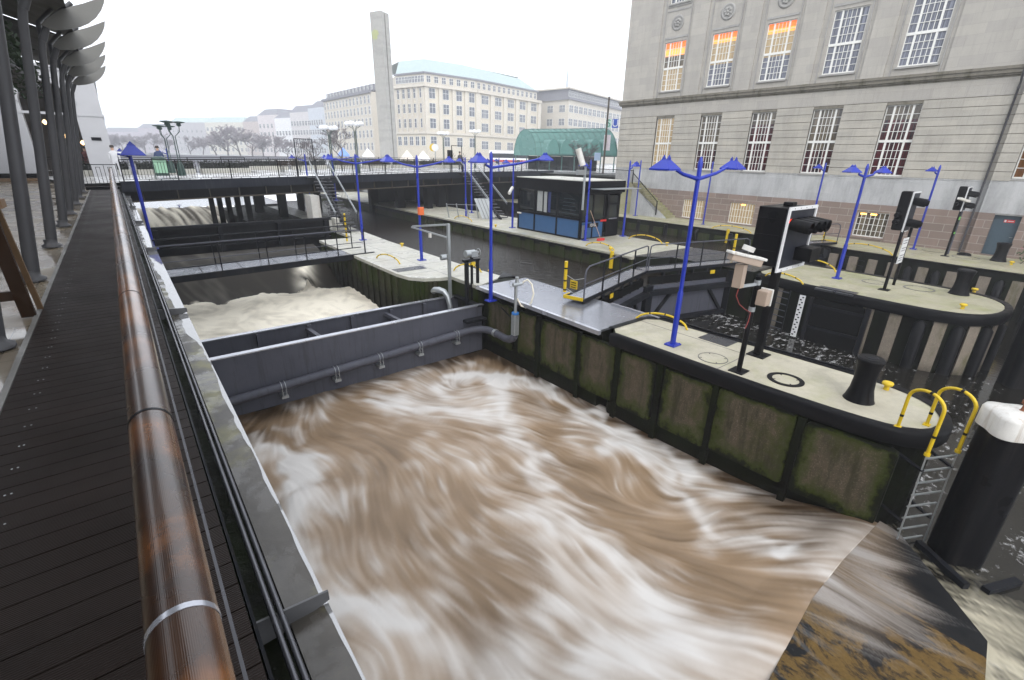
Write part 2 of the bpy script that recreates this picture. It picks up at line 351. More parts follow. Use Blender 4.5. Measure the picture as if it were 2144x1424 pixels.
def sst(a, b, x): t = np.clip((x-a)/(b-a), 0, 1); return t*t*(3-2*t)
def sheet(name, X, Y, Z, attrs, mt, keep=None):
    ny, nx = X.shape; me = bpy.data.meshes.new(name)
    co = np.stack([X, Y, Z], -1).reshape(-1, 3)
    i = np.arange((ny-1)*(nx-1)); r_, c_ = i//(nx-1), i % (nx-1); a = r_*nx+c_
    if keep is not None: a = a[keep.reshape(-1)[a]]
    F = np.stack([a, a+1, a+nx+1, a+nx], -1)
    used = np.unique(F); mp = -np.ones(nx*ny, int); mp[used] = np.arange(len(used)); F = mp[F]; co = co[used]
    me.vertices.add(len(co)); me.vertices.foreach_set('co', co.ravel())
    me.loops.add(F.size); me.loops.foreach_set('vertex_index', F.ravel().astype(np.int32))
    me.polygons.add(len(F)); me.polygons.foreach_set('loop_start', (np.arange(len(F))*4).astype(np.int32))
    try: me.polygons.foreach_set('loop_total', np.full(len(F), 4, np.int32))
    except Exception: pass
    me.polygons.foreach_set('use_smooth', np.ones(len(F), bool))
    for k, v in attrs.items():
        at = me.attributes.new(k, 'FLOAT', 'POINT'); at.data.foreach_set('value', v.reshape(-1)[used].astype(np.float32))
    me.update(calc_edges=True); me.materials.append(mt)
    o = bpy.data.objects.new(name, me); COL.objects.link(o); o['kind'] = 'structure'; return o
def foam_mat(name, dark_tint, mid, foamc, rough=(.22, .6), spec=.3):
    q = N(name); f = q.attr('foam'); t = q.attr('tone'); c = q.mix(t, dark_tint, mid); c = q.mix(f, c, foamc)
    q.bump(q.noise(16, 4, .7, dist=.6), .12, .012); return q.set(c, q.ramp(f, [(.1, rough[0]), (.7, rough[1])]), 0, spec)
m_brown = foam_mat('churning_brown_water', (.040, .024, .012), (.320, .222, .138), (.60, .575, .545), (.35, .7), .22)
m_cream = foam_mat('cream_foaming_water', (.005, .004, .003), (.26, .21, .145), (.84, .78, .65), (.4, .75), .08)
m_slick = foam_mat('thin_weir_sheet', (.006, .006, .007), (.030, .027, .023), (.48, .47, .44), (.16, .4))

RIM = lambda X: np.where(X < 3.75, -9., np.interp(X, [3.75, 5.3, 7.03, 8.3, 9.9], [.97, 1.04, 1.18, 1.17, 1.08]))
# main weir basin -------------------------------------------------
def basin():
    x0, x1, y0, y1, d = .36, 9.82, -4.2, 13.45, .026
    nx, ny = int((x1-x0)/d), int((y1-y0)/d); xs = np.linspace(x0, x1, nx); ys = np.linspace(y0, y1, ny); X, Y = np.meshgrid(xs, ys)
    vx = np.zeros_like(X); vy = -np.ones_like(X)
    vx += .9*sst(8, 12, Y)*np.sin((X-3.2)*.7)+.25*np.exp(-((X-4.5)/3)**2)*sst(0, 6, Y)       # fanning out
    vx += .55*np.exp(-((Y-3.5)/2.5)**2)*(X-3.6)/4
    for cx, cy, s, r in ((6.4, 10.9, 1.6, 1.2), (2.6, 9.2, -1.3, 1.1), (4.6, 6.2, .7, 1.6), (1.3, 4.2, -1.2, .9), (5.6, 2.6, .8, 1.3), (3.2, 1.2, -.6, 1.0), (8.0, 6.3, -.7, .8), (7.6, 3.4, .5, .9)):
        e = np.exp(-((X-cx)**2+(Y-cy)**2)/(2*r*r)); vx += -.8*s*(Y-cy)/r*e; vy += .8*s*(X-cx)/r*e
    vx += .20*smooth_noise(nx, ny, 60, 3, 3, .6); vy += .20*smooth_noise(nx, ny, 60, 4, 3, .6)
    far = np.sqrt(X*X+Y*Y+40)
    r = np.random.RandomState(5); fine = lic(nx, ny, vx, vy, 26, 1, smooth_noise(nx, ny, 3, 1, 2))
    g = lambda cx, cy, sx, sy: np.exp(-((X-cx)/sx)**2-((Y-cy)/sy)**2)
    wx = X+.22*smooth_noise(nx, ny, 45, 80, 3, .6); wy_ = Y+.22*smooth_noise(nx, ny, 45, 81, 3, .6)
    def seg(pts, wd):
        o = np.zeros_like(X)
        for (ax, ay), (bx, by) in zip(pts[:-1], pts[1:]):
            L2 = (bx-ax)**2+(by-ay)**2; t = np.clip(((wx-ax)*(bx-ax)+(wy_-ay)*(by-ay))/L2, 0, 1); o = np.maximum(o, np.exp(-((wx-ax-t*(bx-ax))**2+(wy_-ay-t*(by-ay))**2)/wd**2))
        return o
    patch = lic(nx, ny, vx, vy, 10, 3, smooth_noise(nx, ny, 60, 83, 4, .58))
    mask = -.62+0*X
    for pts, wd, am in (([(7.5, 12.2), (8.2, 11.6), (9.2, 10.4), (9.05, 8.4), (8.95, 6.8), (9.1, 5.4), (8.9, 4.2)], .30, 1.35), ([(5.2, 12.5), (5.9, 10.6), (6.5, 9.4)], .45, 1.0), ([(8.3, 11.2), (7.6, 9.8), (6.9, 8.8), (6.5, 7.4), (6.3, 6.2)], .38, 1.25), ([(8.5, 5.7), (8.0, 4.1), (7.7, 3.2), (7.9, 2.1)], .30, 1.1), ([(1.3, 11.6), (1.75, 10.6), (1.75, 9.2), (1.6, 7.8), (1.2, 6.6)], .36, 1.6), ([(2.2, 11.9), (2.5, 11.5)], .30, 1.0), ([(1.1, 6.1), (1.8, 5.3), (2.5, 4.8)], .28, 1.2), ([(5.4, 5.3), (5.7, 4.3), (5.6, 2.8)], .55, 1.1), ([(2.7, 4.0), (4.2, 2.6), (5.2, 1.6)], .75, .95), ([(3.6, 5.6), (4.6, 4.0)], .5, .6), ([(6.6, 11.6), (7.6, 11.9)], .7, .9), ([(7.8, 1.75), (8.3, 1.6)], .22, 1.5)):
        mask += am*seg(pts, wd)
    mask += .26*sst(5.2, 2.6, Y)*sst(7.5, 5.5, X)-.35*g(2.9, 10.3, .9, 1.2)-.30*g(4.0, 9.0, 1.0, 1.2)-.45*g(6.9, 6.2, .7, 1.4)-.5*g(6.9, 2.0, .6, .8)-.6*g(2.5, 7.3, .5, 1.0)-.3*g(2.2, 6.1, .5, .6)-1.2*g(.9, 12.6, .9, .9)
    def ridge(cell, seed, n=4): q_ = smooth_noise(nx, ny, cell, seed, n, .6); return np.clip(1-np.abs(q_)/.55, 0, 1)**2
    vein = lic(nx, ny, vx, vy, 13, 3, ridge(34, 84)+.7*ridge(20, 85, 3)); hair = lic(nx, ny, vx, vy, 32, 3, smooth_noise(nx, ny, 5, 86, 3, .7)); mist = lic(nx, ny, vx, vy, 18, 3, smooth_noise(nx, ny, 20, 87, 4, .7))
    s = 1.15*mask+.28*patch+.24*mist+.24*vein+.15*hair+.07*fine
    foam = np.clip(sst(-1.35, 1.65, s), 0, .97)
    dark_tint = np.clip(.9*sst(8.95, 9.5, X)*sst(.8, 3, Y)+.9*sst(12.4, 13.3, Y)+.9*g(.9, 12.4, 1.0, .9)+.30*g(6.9, 6.2, .7, 1.3)+.35*g(2.5, 7.3, .6, 1.1)+.30*g(8.3, 8.6, .35, 1.6)+.7*g(8.9, 2.2, .75, 1.2)+.40*sst(2.3, 1.1, Y)*sst(6.8, 7.6, X)+.35*g(8.0, 3.2, .4, .8), 0, 1)  # dark water, with the pier wall's shade painted along its foot
    tone = np.clip(.80-.72*dark_tint+.07*patch+.04*mist+.06*hair+.03*fine, 0.02, 1)
    foam *= 1-.7*sst(12.9, 13.4, Y)
    z = -5.02+.36*sst(3.1, .95, Y)*sst(3.0, 7.0, X+.2*Y)+.10*sst(6, 1, Y)
    h = .022*patch+.007*mist+.004*vein+.002*hair
    h += .16*g(1.3, 4.6, .5, 1.6)+.20*g(1.7, 8.8, .7, .4)-.22*g(2.4, 4.2, .7, .8)+.12*g(4.4, 1.6, 1.5, 1.2)+.10*g(5.7, 9.6, .5, 1.4)
    h *= sst(9.6, 8.9, X)*.7+.3; h *= 1-.97*sst(1.9, 1.1, Y)*sst(4, 5, X)
    keep = Y > RIM(X)-.05; Y = np.where(X >= 3.75, np.maximum(Y, RIM(X)), Y); zr = sst(1.9, 1.12, Y)*sst(4, 6, X); z = z*(1-zr)+(-4.515)*zr
    sheet('weir_basin_water', X, Y, z+h, {'foam': foam, 'tone': tone}, m_brown, keep)
basin()

# the flat sill the basin spills over: black slab, ochre algae, streaked film of water
q = N('algae_sill'); f = q.attr('foam'); xy = q.scale(q.pos, (1.0, .55, 1), (0, 0, rad(12)))
pt = q.noise(1.5, 7, .66, xy, .5); bias = q.attr('tone')
pm = q.math('MULTIPLY', q.ramp(q.math('ADD', pt, bias), [(.575, 0), (.62, 1)]), q.ramp(q.noise(9, 5, .7, sub=(1, .5, 1)), [(.36, .15), (.5, 1)]))
c_ = q.mix(pm, q.mix(q.noise(4, 4), (.004, .0045, .006), (.014, .014, .014)), q.mix(q.noise(14, 5, .7), (.05, .028, .008), (.17, .105, .032)))
q.bump(q.noise(12, 4, sub=(1, .3, 1)), .15, .01); m_sill = q.set(q.mix(f, q.mix(q.attr('mud'), c_, q.mix(q.noise(9, 4, .6, sub=(1, .3, 1)), (.085, .060, .040), (.215, .165, .120))), (.42, .41, .40)), q.ramp(q.noise(3, 3), [(.3, .3), (.7, .6)]), 0, .12)
OUT = lambda X: np.interp(X, [3.0, 7.56, 8.34, 9.83, 10.0], [-1.1, -.73, -.647, .70, .86])
def sill():
    d = .022; x0, x1, y0, y1 = 3.4, 9.92, -1.2, 1.42; nx, ny = int((x1-x0)/d), int((y1-y0)/d)
    X, Y = np.meshgrid(np.linspace(x0, x1, nx), np.linspace(y0, y1, ny)); vx = .12+.30*sst(7, 9.5, X)+0*X; vy = -np.ones_like(X)
    vx = vx+.2*smooth_noise(nx, ny, 40, 41, 2); fine = lic(nx, ny, vx, vy, 40, 42); co = lic(nx, ny, vx, vy, 55, 43, smooth_noise(nx, ny, 8, 44, 2)); wi = lic(nx, ny, vx, vy, 30, 45, smooth_noise(nx, ny, 22, 46, 3))
    up = np.clip((Y-OUT(X))/(RIM(X)-OUT(X)), 0, 1)
    foam = np.clip(-.02+.42*np.exp(-((X-7.5)/.40)**2)*sst(.45, 1.0, up+.12*wi)+.14*sst(7.2, 8.2, X)*sst(.2, .8, up)*sst(9.4, 8.8, X)+.09*co+.06*fine+.08*wi, 0, .85)
    tone = .12-.20*sst(7.8, 9.0, X)+.05*sst(6.2, 4.8, X)
    mud = np.clip(sst(.18, .98, up+.09*wi+.07*co+.05*fine)*sst(6.5, 7.4, X), 0, 1)
    Z = -4.56+.045*up+.008*wi*(1-up)*up
    k = (Y > OUT(X)-.04) & (Y < RIM(X)+.04); Y = np.clip(Y, OUT(X), RIM(X)+.004)
    sheet('weir_sill', X, Y, Z, {'foam': foam, 'tone': tone, 'mud': mud}, m_sill, k)
    # upright outer face of the sill, with a lip of white water running down it
    m = M(); xs = np.linspace(3.4, 9.9, 60)
    for a, b in zip(xs[:-1], xs[1:]):
        ya, yb = float(OUT(a)), float(OUT(b)); m.add([(a, ya, -4.562), (b, yb, -4.562), (b, yb-.02, -7), (a, ya-.02, -7)], [(3, 2, 1, 0)])
    struct('weir_sill_face', m, m_wallblk)
sill()
# water below the locks: black, flecked with foam; a cream boil under the sill
q = N('foam_flecked_water'); f = q.attr('foam'); dn = q.attr('tone')
v1 = q.noise(3.6, 6, .68, dist=.35, sub=(1, 1.6, 1)); v2 = q.noise(.55, 3, .5)
fl = q.ramp(q.math('ADD', q.math('ADD', v1, q.math('MULTIPLY', q.math('SUBTRACT', v2, .5), .35)), dn), [(.585, 0), (.72, .8)])
c_ = q.mix(f, (.010, .009, .007), (.43, .39, .29)); c_ = q.mix(fl, c_, (.46, .455, .45))
q.bump(q.noise(5, 3, .6), .16, .04); m_flecked = q.set(c_, q.ramp(fl, [(0, .10), (1, .5)]), 0, .5)
def lower():
    d = .055; x0, x1, y0, y1 = 3.2, 30.9, -9., 11.4; nx, ny = int((x1-x0)/d), int((y1-y0)/d)
    X, Y = np.meshgrid(np.linspace(x0, x1, nx), np.linspace(y0, y1, ny)); vx = np.ones_like(X)*.55+.35*smooth_noise(nx, ny, 50, 51, 2); vy = -np.ones_like(X)+.2*smooth_noise(nx, ny, 50, 52, 2)
    fine = lic(nx, ny, vx, vy, 22, 53); co = lic(nx, ny, vx, vy, 40, 54, smooth_noise(nx, ny, 14, 55, 3))
    dist = (OUT(np.clip(X, 3, 10.))-Y)/1.35; near = sst(1.7, .0, dist)*sst(10.6, 9.4, X)*(Y < 1.2); lip = sst(.13, .03, dist)*sst(9.9, 9.5, X)*(Y < 1.1)
    foam = np.clip(near*(.36+.26*co+.20*fine+.2*smooth_noise(nx, ny, 16, 57, 3))+.5*lip, 0, .92)
    stripe = np.exp(-((X-11.0-.4*(0-Y))/1.0)**2)*sst(.4, -.8, Y)
    tone = .015+.03*sst(10, 14, X)*sst(-1, 2, Y)-.06*sst(1.2, -.5, Y)+.05*stripe-.5*near*(X < 9.9)-.10*sst(14.5, 18.5, X)*sst(5, 0, Y)-.12*sst(24, 26, X)
    keep = (X > 9.95) | (Y < OUT(X)+.05); Y = np.where(X < 9.95, np.minimum(Y, OUT(X)-.004), Y)
    sheet('lower_lock_water', X, Y, -4.68+.02*co*near, {'foam': foam, 'tone': tone}, m_flecked, keep)
lower()
# still upper water
q = N('dark_canal_water'); q.bump(q.math('ADD', q.noise(2.3, 3, .6, sub=(1, 1.6, 1)), q.math('MULTIPLY', q.noise(8, 3, .6, sub=(1, 1.7, 1)), .6)), 1.0, .10)
m_canal = q.set((.013, .008, .005), .04, 0, .5)
q = N('lake_water'); q.bump(q.noise(1.2, 3, .6), .05, .05); m_lake = q.set((.10, .105, .11), .08, 0, .6)
m = M(); m.add([(11.4, 10.6, -3.42), (16.0, 11.35, -3.42), (20.7, 10.3, -3.42), (20.7, 60, -3.42), (11.0, 60, -3.42)], [(0, 1, 2, 3, 4)])
m.add([(23.0, 10.4, -3.42), (27.3, 11.2, -3.42), (31.5, 10.4, -3.42), (31.5, 60, -3.42), (23.0, 60, -3.42)], [(0, 1, 2, 3, 4)]); struct('upper_lock_water', m, m_canal)
m = M(); m.add([(-60, 46.2, -2.42), (11.3, 46.2, -2.42), (11.3, 700, -2.42), (-60, 700, -2.42)], [(0, 1, 2, 3)]); m.add([(11.3, 60, -2.42), (24, 60, -2.42), (24, 700, -2.42), (11.3, 700, -2.42)], [(0, 1, 2, 3)]); struct('lake_water', m, m_lake)
# second basin behind the trough: dark sheet sliding down a weir into cream foam
def second():
    d = .045; x0, x1, y0, y1 = .4, 7.85, 14.9, 27.6; nx, ny = int((x1-x0)/d), int((y1-y0)/d)
    X, Y = np.meshgrid(np.linspace(x0, x1, nx), np.linspace(y0, y1, ny)); vx = .25+.3*smooth_noise(nx, ny, 30, 61, 2); vy = -np.ones_like(X)+.2*smooth_noise(nx, ny, 40, 62, 2)
    vx2 = np.where(Y < 23, vx*1.6+.9*smooth_noise(nx, ny, 16, 68, 2), .3); fine = lic(nx, ny, vx2, vy, 12, 63, smooth_noise(nx, ny, 4, 63, 2)); co = lic(nx, ny, vx2, vy, 32, 64, smooth_noise(nx, ny, 10, 65, 3)); big = smooth_noise(nx, ny, 30, 66, 3)
    line = 23.2+.25*np.sin(X*1.9)+.18*big-.9*sst(6.6, 7.8, X); pool = sst(line+.35, line-.45, Y+.16*smooth_noise(nx, ny, 9, 69, 3))
    jet = np.exp(-((X-6.3-.22*(Y-24))/.40)**2)*sst(22.6, 23.4, Y)*sst(26.5, 24.5, Y)
    foam = np.clip(pool*(.86+.05*smooth_noise(nx, ny, 12, 70, 3, .7)+.06*co+.07*fine+.04*big)+(1-pool)*(.004+.022*np.clip(co+fine*.7, 0, 9)*sst(6, 2, X)), 0, .96); foam = np.maximum(foam, np.clip(1.5*jet*(.8+.25*co+.15*fine), 0, .95))
    tone = np.clip(pool*(.75+.12*big+.08*fine)+(1-pool)*.05, 0, 1)
    Z = -4.72+.45*sst(15, 22, Y)*pool+.008*big*pool; Z = Z+(1-pool)*1.75*sst(22.6, 27.4, Y)+.5*jet*pool+.35*jet
    sheet('second_weir_water', X, Y, Z, {'foam': foam, 'tone': tone}, m_cream)
second()
def third():
    d = .07; x0, x1, y0, y1 = .6, 6.2, 42.2, 46.3; nx, ny = int((x1-x0)/d), int((y1-y0)/d)
    X, Y = np.meshgrid(np.linspace(x0, x1, nx), np.linspace(y0, y1, ny)); vx = .7+.4*smooth_noise(nx, ny, 20, 71, 2); vy = -np.ones_like(X)
    co = lic(nx, ny, vx*.4, vy, 22, 73, smooth_noise(nx, ny, 3, 74, 2)); t = sst(46.3, 42.2, Y)
    sheet('far_weir_water', X, Y, -2.40-1.5*t+.02*co, {'foam': np.clip(.40+.38*co+.25*t, 0, .95), 'tone': .3+0*X}, m_cream)
third()
# ---------------------------------------------------------------- piers, quays, promenade
Z1 = -2.6
def inset(poly, d):
    n = len(poly); out = []
    ar = sum(poly[i][0]*poly[(i+1) % n][1]-poly[(i+1) % n][0]*poly[i][1] for i in range(n)); sg = 1 if ar > 0 else -1
    for i in range(n):
        p0, p1, p2 = Vector(poly[i-1]), Vector(poly[i]), Vector(poly[(i+1) % n]); a = (p1-p0).normalized(); b = (p2-p1).normalized()
        na, nb = Vector((-a.y, a.x))*sg, Vector((-b.y, b.x))*sg; k = (na+nb); k = k/max(.5, k.dot(na)) if k.length > 1e-6 else na
        q = p1+k*d; out.append((q.x, q.y))
    return out
def arc_pts(poly, it=2):
    for _ in range(it):
        n = len(poly); o = []
        for i in range(n):
            p, q_ = poly[i], poly[(i+1) % n]; L = math.hypot(p[0]-q_[0], p[1]-q_[1])
            if L > 1.6: t = .35/L
            else: t = .25
            o += [(p[0]+(q_[0]-p[0])*t, p[1]+(q_[1]-p[1])*t), (p[0]+(q_[0]-p[0])*(1-t), p[1]+(q_[1]-p[1])*(1-t))]
        poly = o
    return poly
# first pier ------------------------------------------------------
P1 = [(9.5, 7.85), (9.52, 4.8), (9.58, 3.2), (9.68, 2.0), (9.85, 1.25), (10.2, .82), (10.75, .72), (11.25, .85), (11.65, 1.15), (11.92, 1.7), (12.02, 2.4), (11.97, 3.8), (11.87, 5.2), (11.72, 7.85)]
P1 = arc_pts(P1, 1)
pier = thing('lock_pier', 'long narrow pale concrete pier with rounded black nose beside the churning weir basin', 'pier', (10.6, 7, Z1))
nose = [p for p in P1]
PB = [(9.62, 13.6), (9.62, 7.9), (11.66, 7.9), (11.62, 9.2), (11.66, 13.2), (11.05, 14.3)]            # grated middle
PM = [(9.4, 13.6), (11.05, 14.3), (10.9, 16.4), (10.85, 24), (11.2, 32), (11.4, 62), (9.75, 62), (9.72, 26.3), (7.85, 26.3), (7.85, 17.0), (7.98, 16.2), (8.35, 15.7), (8.9, 15.45), (9.4, 15.35)]
M().prism(inset(nose, .10), -7, Z1-.02).build('wall', m_wallblk, pier)
M().prism(PB, -7, Z1-.02).build('wall', m_wallblk, pier)
M().prism(inset(PM, .03), -7, Z1-.02).build('wall', m_wallup, pier)
M().prism(inset(nose, .13), Z1-.02, Z1).build('deck_slab', m_pale, pier)
m = M()
for y0, y1 in ((13.65, 16.6), (16.62, 19.5), (19.52, 22.4), (22.42, 26.2)):
    pl = [p for p in inset(PM, .02)]
M().prism(inset(PM, .0), Z1-.12, Z1+.004).build('deck_slab', m_slab, pier)
M().box(9.42, 11.66, 7.86, 13.6, Z1-.06, Z1+.006).build('grating', m_grate, pier)
m = M().box(9.33, 9.44, 7.8, 13.65, Z1-.10, Z1+.02).box(11.6, 11.68, 7.5, 9.3, Z1-.10, Z1+.05); m.build('edge_angle', m_lsteel, pier)
m = M(); J = inset(PM, .02)
for y in (15.3, 16.6, 18.0, 19.5, 21.0, 22.5, 24.0): m.box(8.0 if y > 16 else 9.5, 10.8, y, y+.018, Z1+.004, Z1+.007)
m.box(9.38, 9.398, 15.4, 26.2, Z1+.004, Z1+.0065); m.build('slab_joint', m_curb, pier)
# rounded fender belt
def belt(poly, z0, z1, out, closed=False):
    m = M(); n = len(poly); o1 = inset(poly, -out*.4); o2 = inset(poly, -out); i1 = inset(poly, .15)
    lay = [(i1, z1), (o1, z1+.015), (o2, z1-.06), (o2, z0+.06), (o1, z0)]
    vs = [(p[0], p[1], z) for L, z in lay for p in L]
    rng = range(n) if closed else range(n-1)
    return m.add(vs, [(k*n+i, (k+1)*n+i, (k+1)*n+(i+1) % n, k*n+(i+1) % n) for k in range(4) for i in rng], True)
belt(nose, Z1-.30, Z1+.012, .05).build('fender', m_fender, pier)
m = M(); m.bar((11.74, 7.8, Z1+.03), (11.9, 4.6, Z1+.03), .05, .05); m.bar((11.9, 4.6, Z1+.03), (12.05, 2.6, Z1+.03), .05, .05); m.build('edge_rail', m_dsteel, pier)
# concrete panels between the black pile strips of the basin wall
def panels(spec, z0, z1, x, mt, parent, tilt=0):
    for ya, yb in spec:
        m = M(); r = .10; zz0, zz1 = z0+rnd.uniform(-.06, .1), z1+rnd.uniform(-.05, .02)
        pts = []
        for cx, cz, a0 in ((yb-r, zz1-r, 0), (ya+r, zz1-r, 90), (ya+r, zz0+r, 180), (yb-r, zz0+r, 270)):
            pts += [(cx+r*math.cos(rad(a0+k*30)), cz+r*math.sin(rad(a0+k*30))) for k in range(4)]
        n = len(pts); xf = x if callable(x) else (lambda y: x)
        m.add([(xf(y)-.03, y, z) for y, z in pts]+[(xf(y)+.1, y, z) for y, z in pts], [tuple(range(n))]+[(i, n+i, n+(i+1) % n, (i+1) % n) for i in range(n)])
        m.build('wall_panel', mt, parent, bev=.012)
xw = lambda y: 9.56+max(0, 3.2-y)*.05+max(0, 1.9-y)*.12
panels(((11.75, 13.2), (10.55, 11.45), (8.72, 10.3), (7.32, 8.6), (6.03, 7.13), (4.52, 5.78), (2.75, 4.38), (1.14, 2.6)), -4.55, -2.93, xw, m_panel, pier)
m = M()
for y in (10.45, 8.66, 7.22, 5.9, 4.45, 2.67): M().bar((xw(y)-.0, y, -7), (xw(y)-.0, y, -2.9), .10, .14).build('wall_pile', m_wallblk, pier)
m = M()
for y in np.arange(16.9, 26, .62): m.box(7.80, 7.86, y, y+.30, -5.5, -2.75)
m.build('wall_panel', m_wallup, pier)
m = M()
for k in range(9):
    a = rad(185+k*10); 
    m.bar((8.95+1.02*math.cos(a)*.9, 16.5+1.02*math.sin(a), -5.5), (8.95+1.02*math.cos(a)*.9, 16.5+1.02*math.sin(a), -2.75), .10, .08)
m.build('wall_rib', m_wallup, pier)
M().add([(10.72, 14.15, Z1+.012), (11.5, 14.85, Z1+.012), (11.5, 14.05, Z1+.012), (10.72, 14.15, Z1-.3), (11.5, 14.85, Z1-.3), (11.5, 14.05, Z1-.3)], [(0, 2, 1), (0, 1, 4, 3), (1, 2, 5, 4), (2, 0, 3, 5)]).build('recess_plate', m_frameblk, pier)
M().box(11.15, 11.75, 5.15, 5.95, Z1, Z1+.008).build('hatch_plate', m_plate, pier)
M().box(8.0, 9.3, 17.15, 17.75, Z1+.004, Z1+.012).build('hatch_plate', m_plate, pier)
M().box(11.05, 11.07, 4.6, 7.8, Z1, Z1+.004).build('slab_joint', m_curb, pier)
M().box(9.65, 11.8, 4.58, 4.6, Z1, Z1+.004).build('slab_joint', m_curb, pier)
M().box(9.72, 9.98, 29.0, 29.6, Z1-.1, Z1+.75).build('abutment', m_slab, pier)
# second pier with the cabin --------------------------------------
P2 = arc_pts([(20.42, 8.95), (20.1, 7.8), (19.85, 6.2), (19.72, 4.6), (19.7, 3.2), (19.85, 2.3), (20.3, 1.65), (21.0, 1.32), (21.9, 1.2), (22.8, 1.32), (23.55, 1.75), (24.0, 2.5), (24.18, 3.8), (24.22, 6), (24.15, 8.95)], 1)
P2B = [(20.42, 8.9), (24.15, 8.9), (23.9, 12.6), (23.5, 13.9), (18.72, 14.1), (20.2, 12.9)]
P2C = [(18.68, 14.0), (23.55, 13.8), (23.55, 70), (18.68, 70)]
pier2 = thing('lock_pier', 'broad middle pier with greenish deck, timber fenders and the blue cabin standing on it', 'pier', (21.5, 10, Z1))
M().prism(inset(P2, .12), -7, Z1-.02).build('wall', m_wallblk, pier2)
M().prism(inset(P2, .16), Z1-.02, Z1).build('deck_slab', m_pale2, pier2)
M().prism(P2B, -7, Z1-.01).build('wall', m_wallblk, pier2)
M().prism(inset(P2B, .02), Z1-.01, Z1+.003).build('grating', m_plate, pier2)
M().prism(P2C, -7, Z1-.14).build('wall', m_wallup, pier2)
m_mid = concrete('grey_beige_deck', (.42, .40, .33), .5, .25)
M().prism(inset(P2C, -.05), Z1-.14, Z1+.002).build('deck_slab', m_mid, pier2)
M().box(18.9, 22.6, 14.2, 18.2, Z1+.002, Z1+.006).build('deck_slab', m_mid, pier2)
belt([(18.6, 60), (18.6, 14.1)], Z1-.34, Z1-.10, .05).build('fender', m_fender, pier2)
belt(P2, Z1-.34, Z1+.012, .07).build('fender', m_fender, pier2)
m = M()
for y in np.arange(14.6, 36, 1.3): m.box(18.60, 18.69, y, y+.75, -4.2, -2.82)
m.build('wall_panel', m_wallup, pier2)
def edge_at(poly, t0, k):
    return poly[int(t0*len(poly)+k) % len(poly)]
def along(poly, s):
    acc = 0
    for i in range(len(poly)-1):
        a, b = Vector(poly[i]), Vector(poly[i+1]); L = (b-a).length
        if acc+L >= s: p = a+(b-a)*((s-acc)/L); d = (b-a).normalized(); return p, d
        acc += L
    return Vector(poly[-1]), d
for s, kind in ((1.0, 's'), (3.35, 'r'), (4.25, 's'), (5.05, 's'), (5.75, 'p'), (6.25, 's'), (6.75, 'p'), (7.2, 's'), (7.7, 'p'), (8.2, 's'), (8.8, 'p'), (9.3, 's'), (9.9, 'p'), (10.6, 'p'), (11.4, 'p')):
    p, d = along(P2, s); nn = Vector((d.y, -d.x)); 
    if nn.dot(p-Vector((21.9, 6))) < 0: nn = -nn
    p = p-nn*.10
    if kind == 's':
        a, b = p-d*.17, p+d*.17; m = M(); m.prism([(a.x, a.y), (b.x, b.y), (b.x+nn.x*.04, b.y+nn.y*.04), (a.x+nn.x*.04, a.y+nn.y*.04)], -4.75, -2.96); m.build('wall_strip', m_strip, pier2)
    elif kind == 'p':
        m = M(); m.tube([(p.x+nn.x*.03, p.y+nn.y*.03, -5), (p.x+nn.x*.03, p.y+nn.y*.03, -3.12), (p.x+nn.x*.02, p.y+nn.y*.02, -3.0)], [.17, .17, .06], 12); m.build('timber_fender', m_fender, pier2)
M().box(19.71, 19.83, 4.55, 6.2, -4.7, -3.0).build('chamber_recess_shade', m_blackhole, pier2)  # near-black box painted as the recess's shade, no hollow is cut
m = M(); m.box(19.60, 19.70, 4.35, 4.5, -5, -2.95).box(19.62, 19.72, 6.2, 6.32, -5, -2.95).box(19.66, 19.74, 4.5, 6.2, -3.3, -3.2).box(19.66, 19.74, 4.5, 6.2, -4.15, -4.05); m.build('recess_frame', m_dsteel, pier2)
M().box(19.62, 20.25, 5.0, 6.25, Z1-.05, Z1+.014).build('hatch_plate', m_plate, pier2)
# right quay ------------------------------------------------------
quay = thing('lock_quay', 'low quay with light wall strips at the foot of the grey stone building', 'quay', (33, 10, Z1))
P3 = arc_pts([(31.5, 60), (31.5, 14), (31.2, 11), (30.6, 8.6), (30.3, 6), (30.2, 3.5), (30.15, 0), (30.15, -16)], 1)[1:-1]
body = [(31.5, 60)]+[p for p in P3 if p[1] < 59]+[(30.15, -16), (60, -16), (60, 60)]
M().prism(body, -7, Z1).build('wall', m_wallblk, quay)
M().prism(inset(body, .12), Z1, Z1+.004).build('deck_slab', m_pale2, quay)
belt([(31.5, 45)]+[p for p in P3 if p[1] < 44]+[(30.15, -15)], Z1-.3, Z1+.012, .05).build('fender', m_fender, quay)
for y, kk in ((7.3, 's'), (6.4, 's'), (5.7, 'p'), (5.15, 's'), (4.6, 'p'), (4.05, 's'), (3.5, 'p'), (2.9, 's'), (2.35, 'p'), (1.8, 's'), (1.2, 'p'), (.5, 'p'), (8.2, 's'), (9.2, 's')):
    x = 30.24 if y < 6 else 30.24+(y-6)*.10
    if kk == 's': M().box(x-.10, x+.1, y-.2, y+.2, -4.8, -2.92).build('wall_strip', m_strip, quay)
    else: M().tube([(x-.12, y, -5), (x-.12, y, -3.1), (x-.08, y, -2.96)], [.17, .17, .06], 10).build('timber_fender', m_fender, quay)
m = M()
for y in np.arange(13.5, 30, 1.25): m.box(31.42, 31.52, y, y+.85, -4.3, -2.95)
m.build('wall_panel', m_wallup, quay)
for y in np.arange(13.2, 30, 2.5): M().tube([(31.36, y, -5), (31.36, y, -2.7)], .13, 10).build('timber_fender', m_fender, quay)
m = M(); m.box(30.55, 30.7, 7.4, 8.9, -4.6, -2.95).box(30.48, 30.6, 7.3, 7.42, -4.6, -2.9)
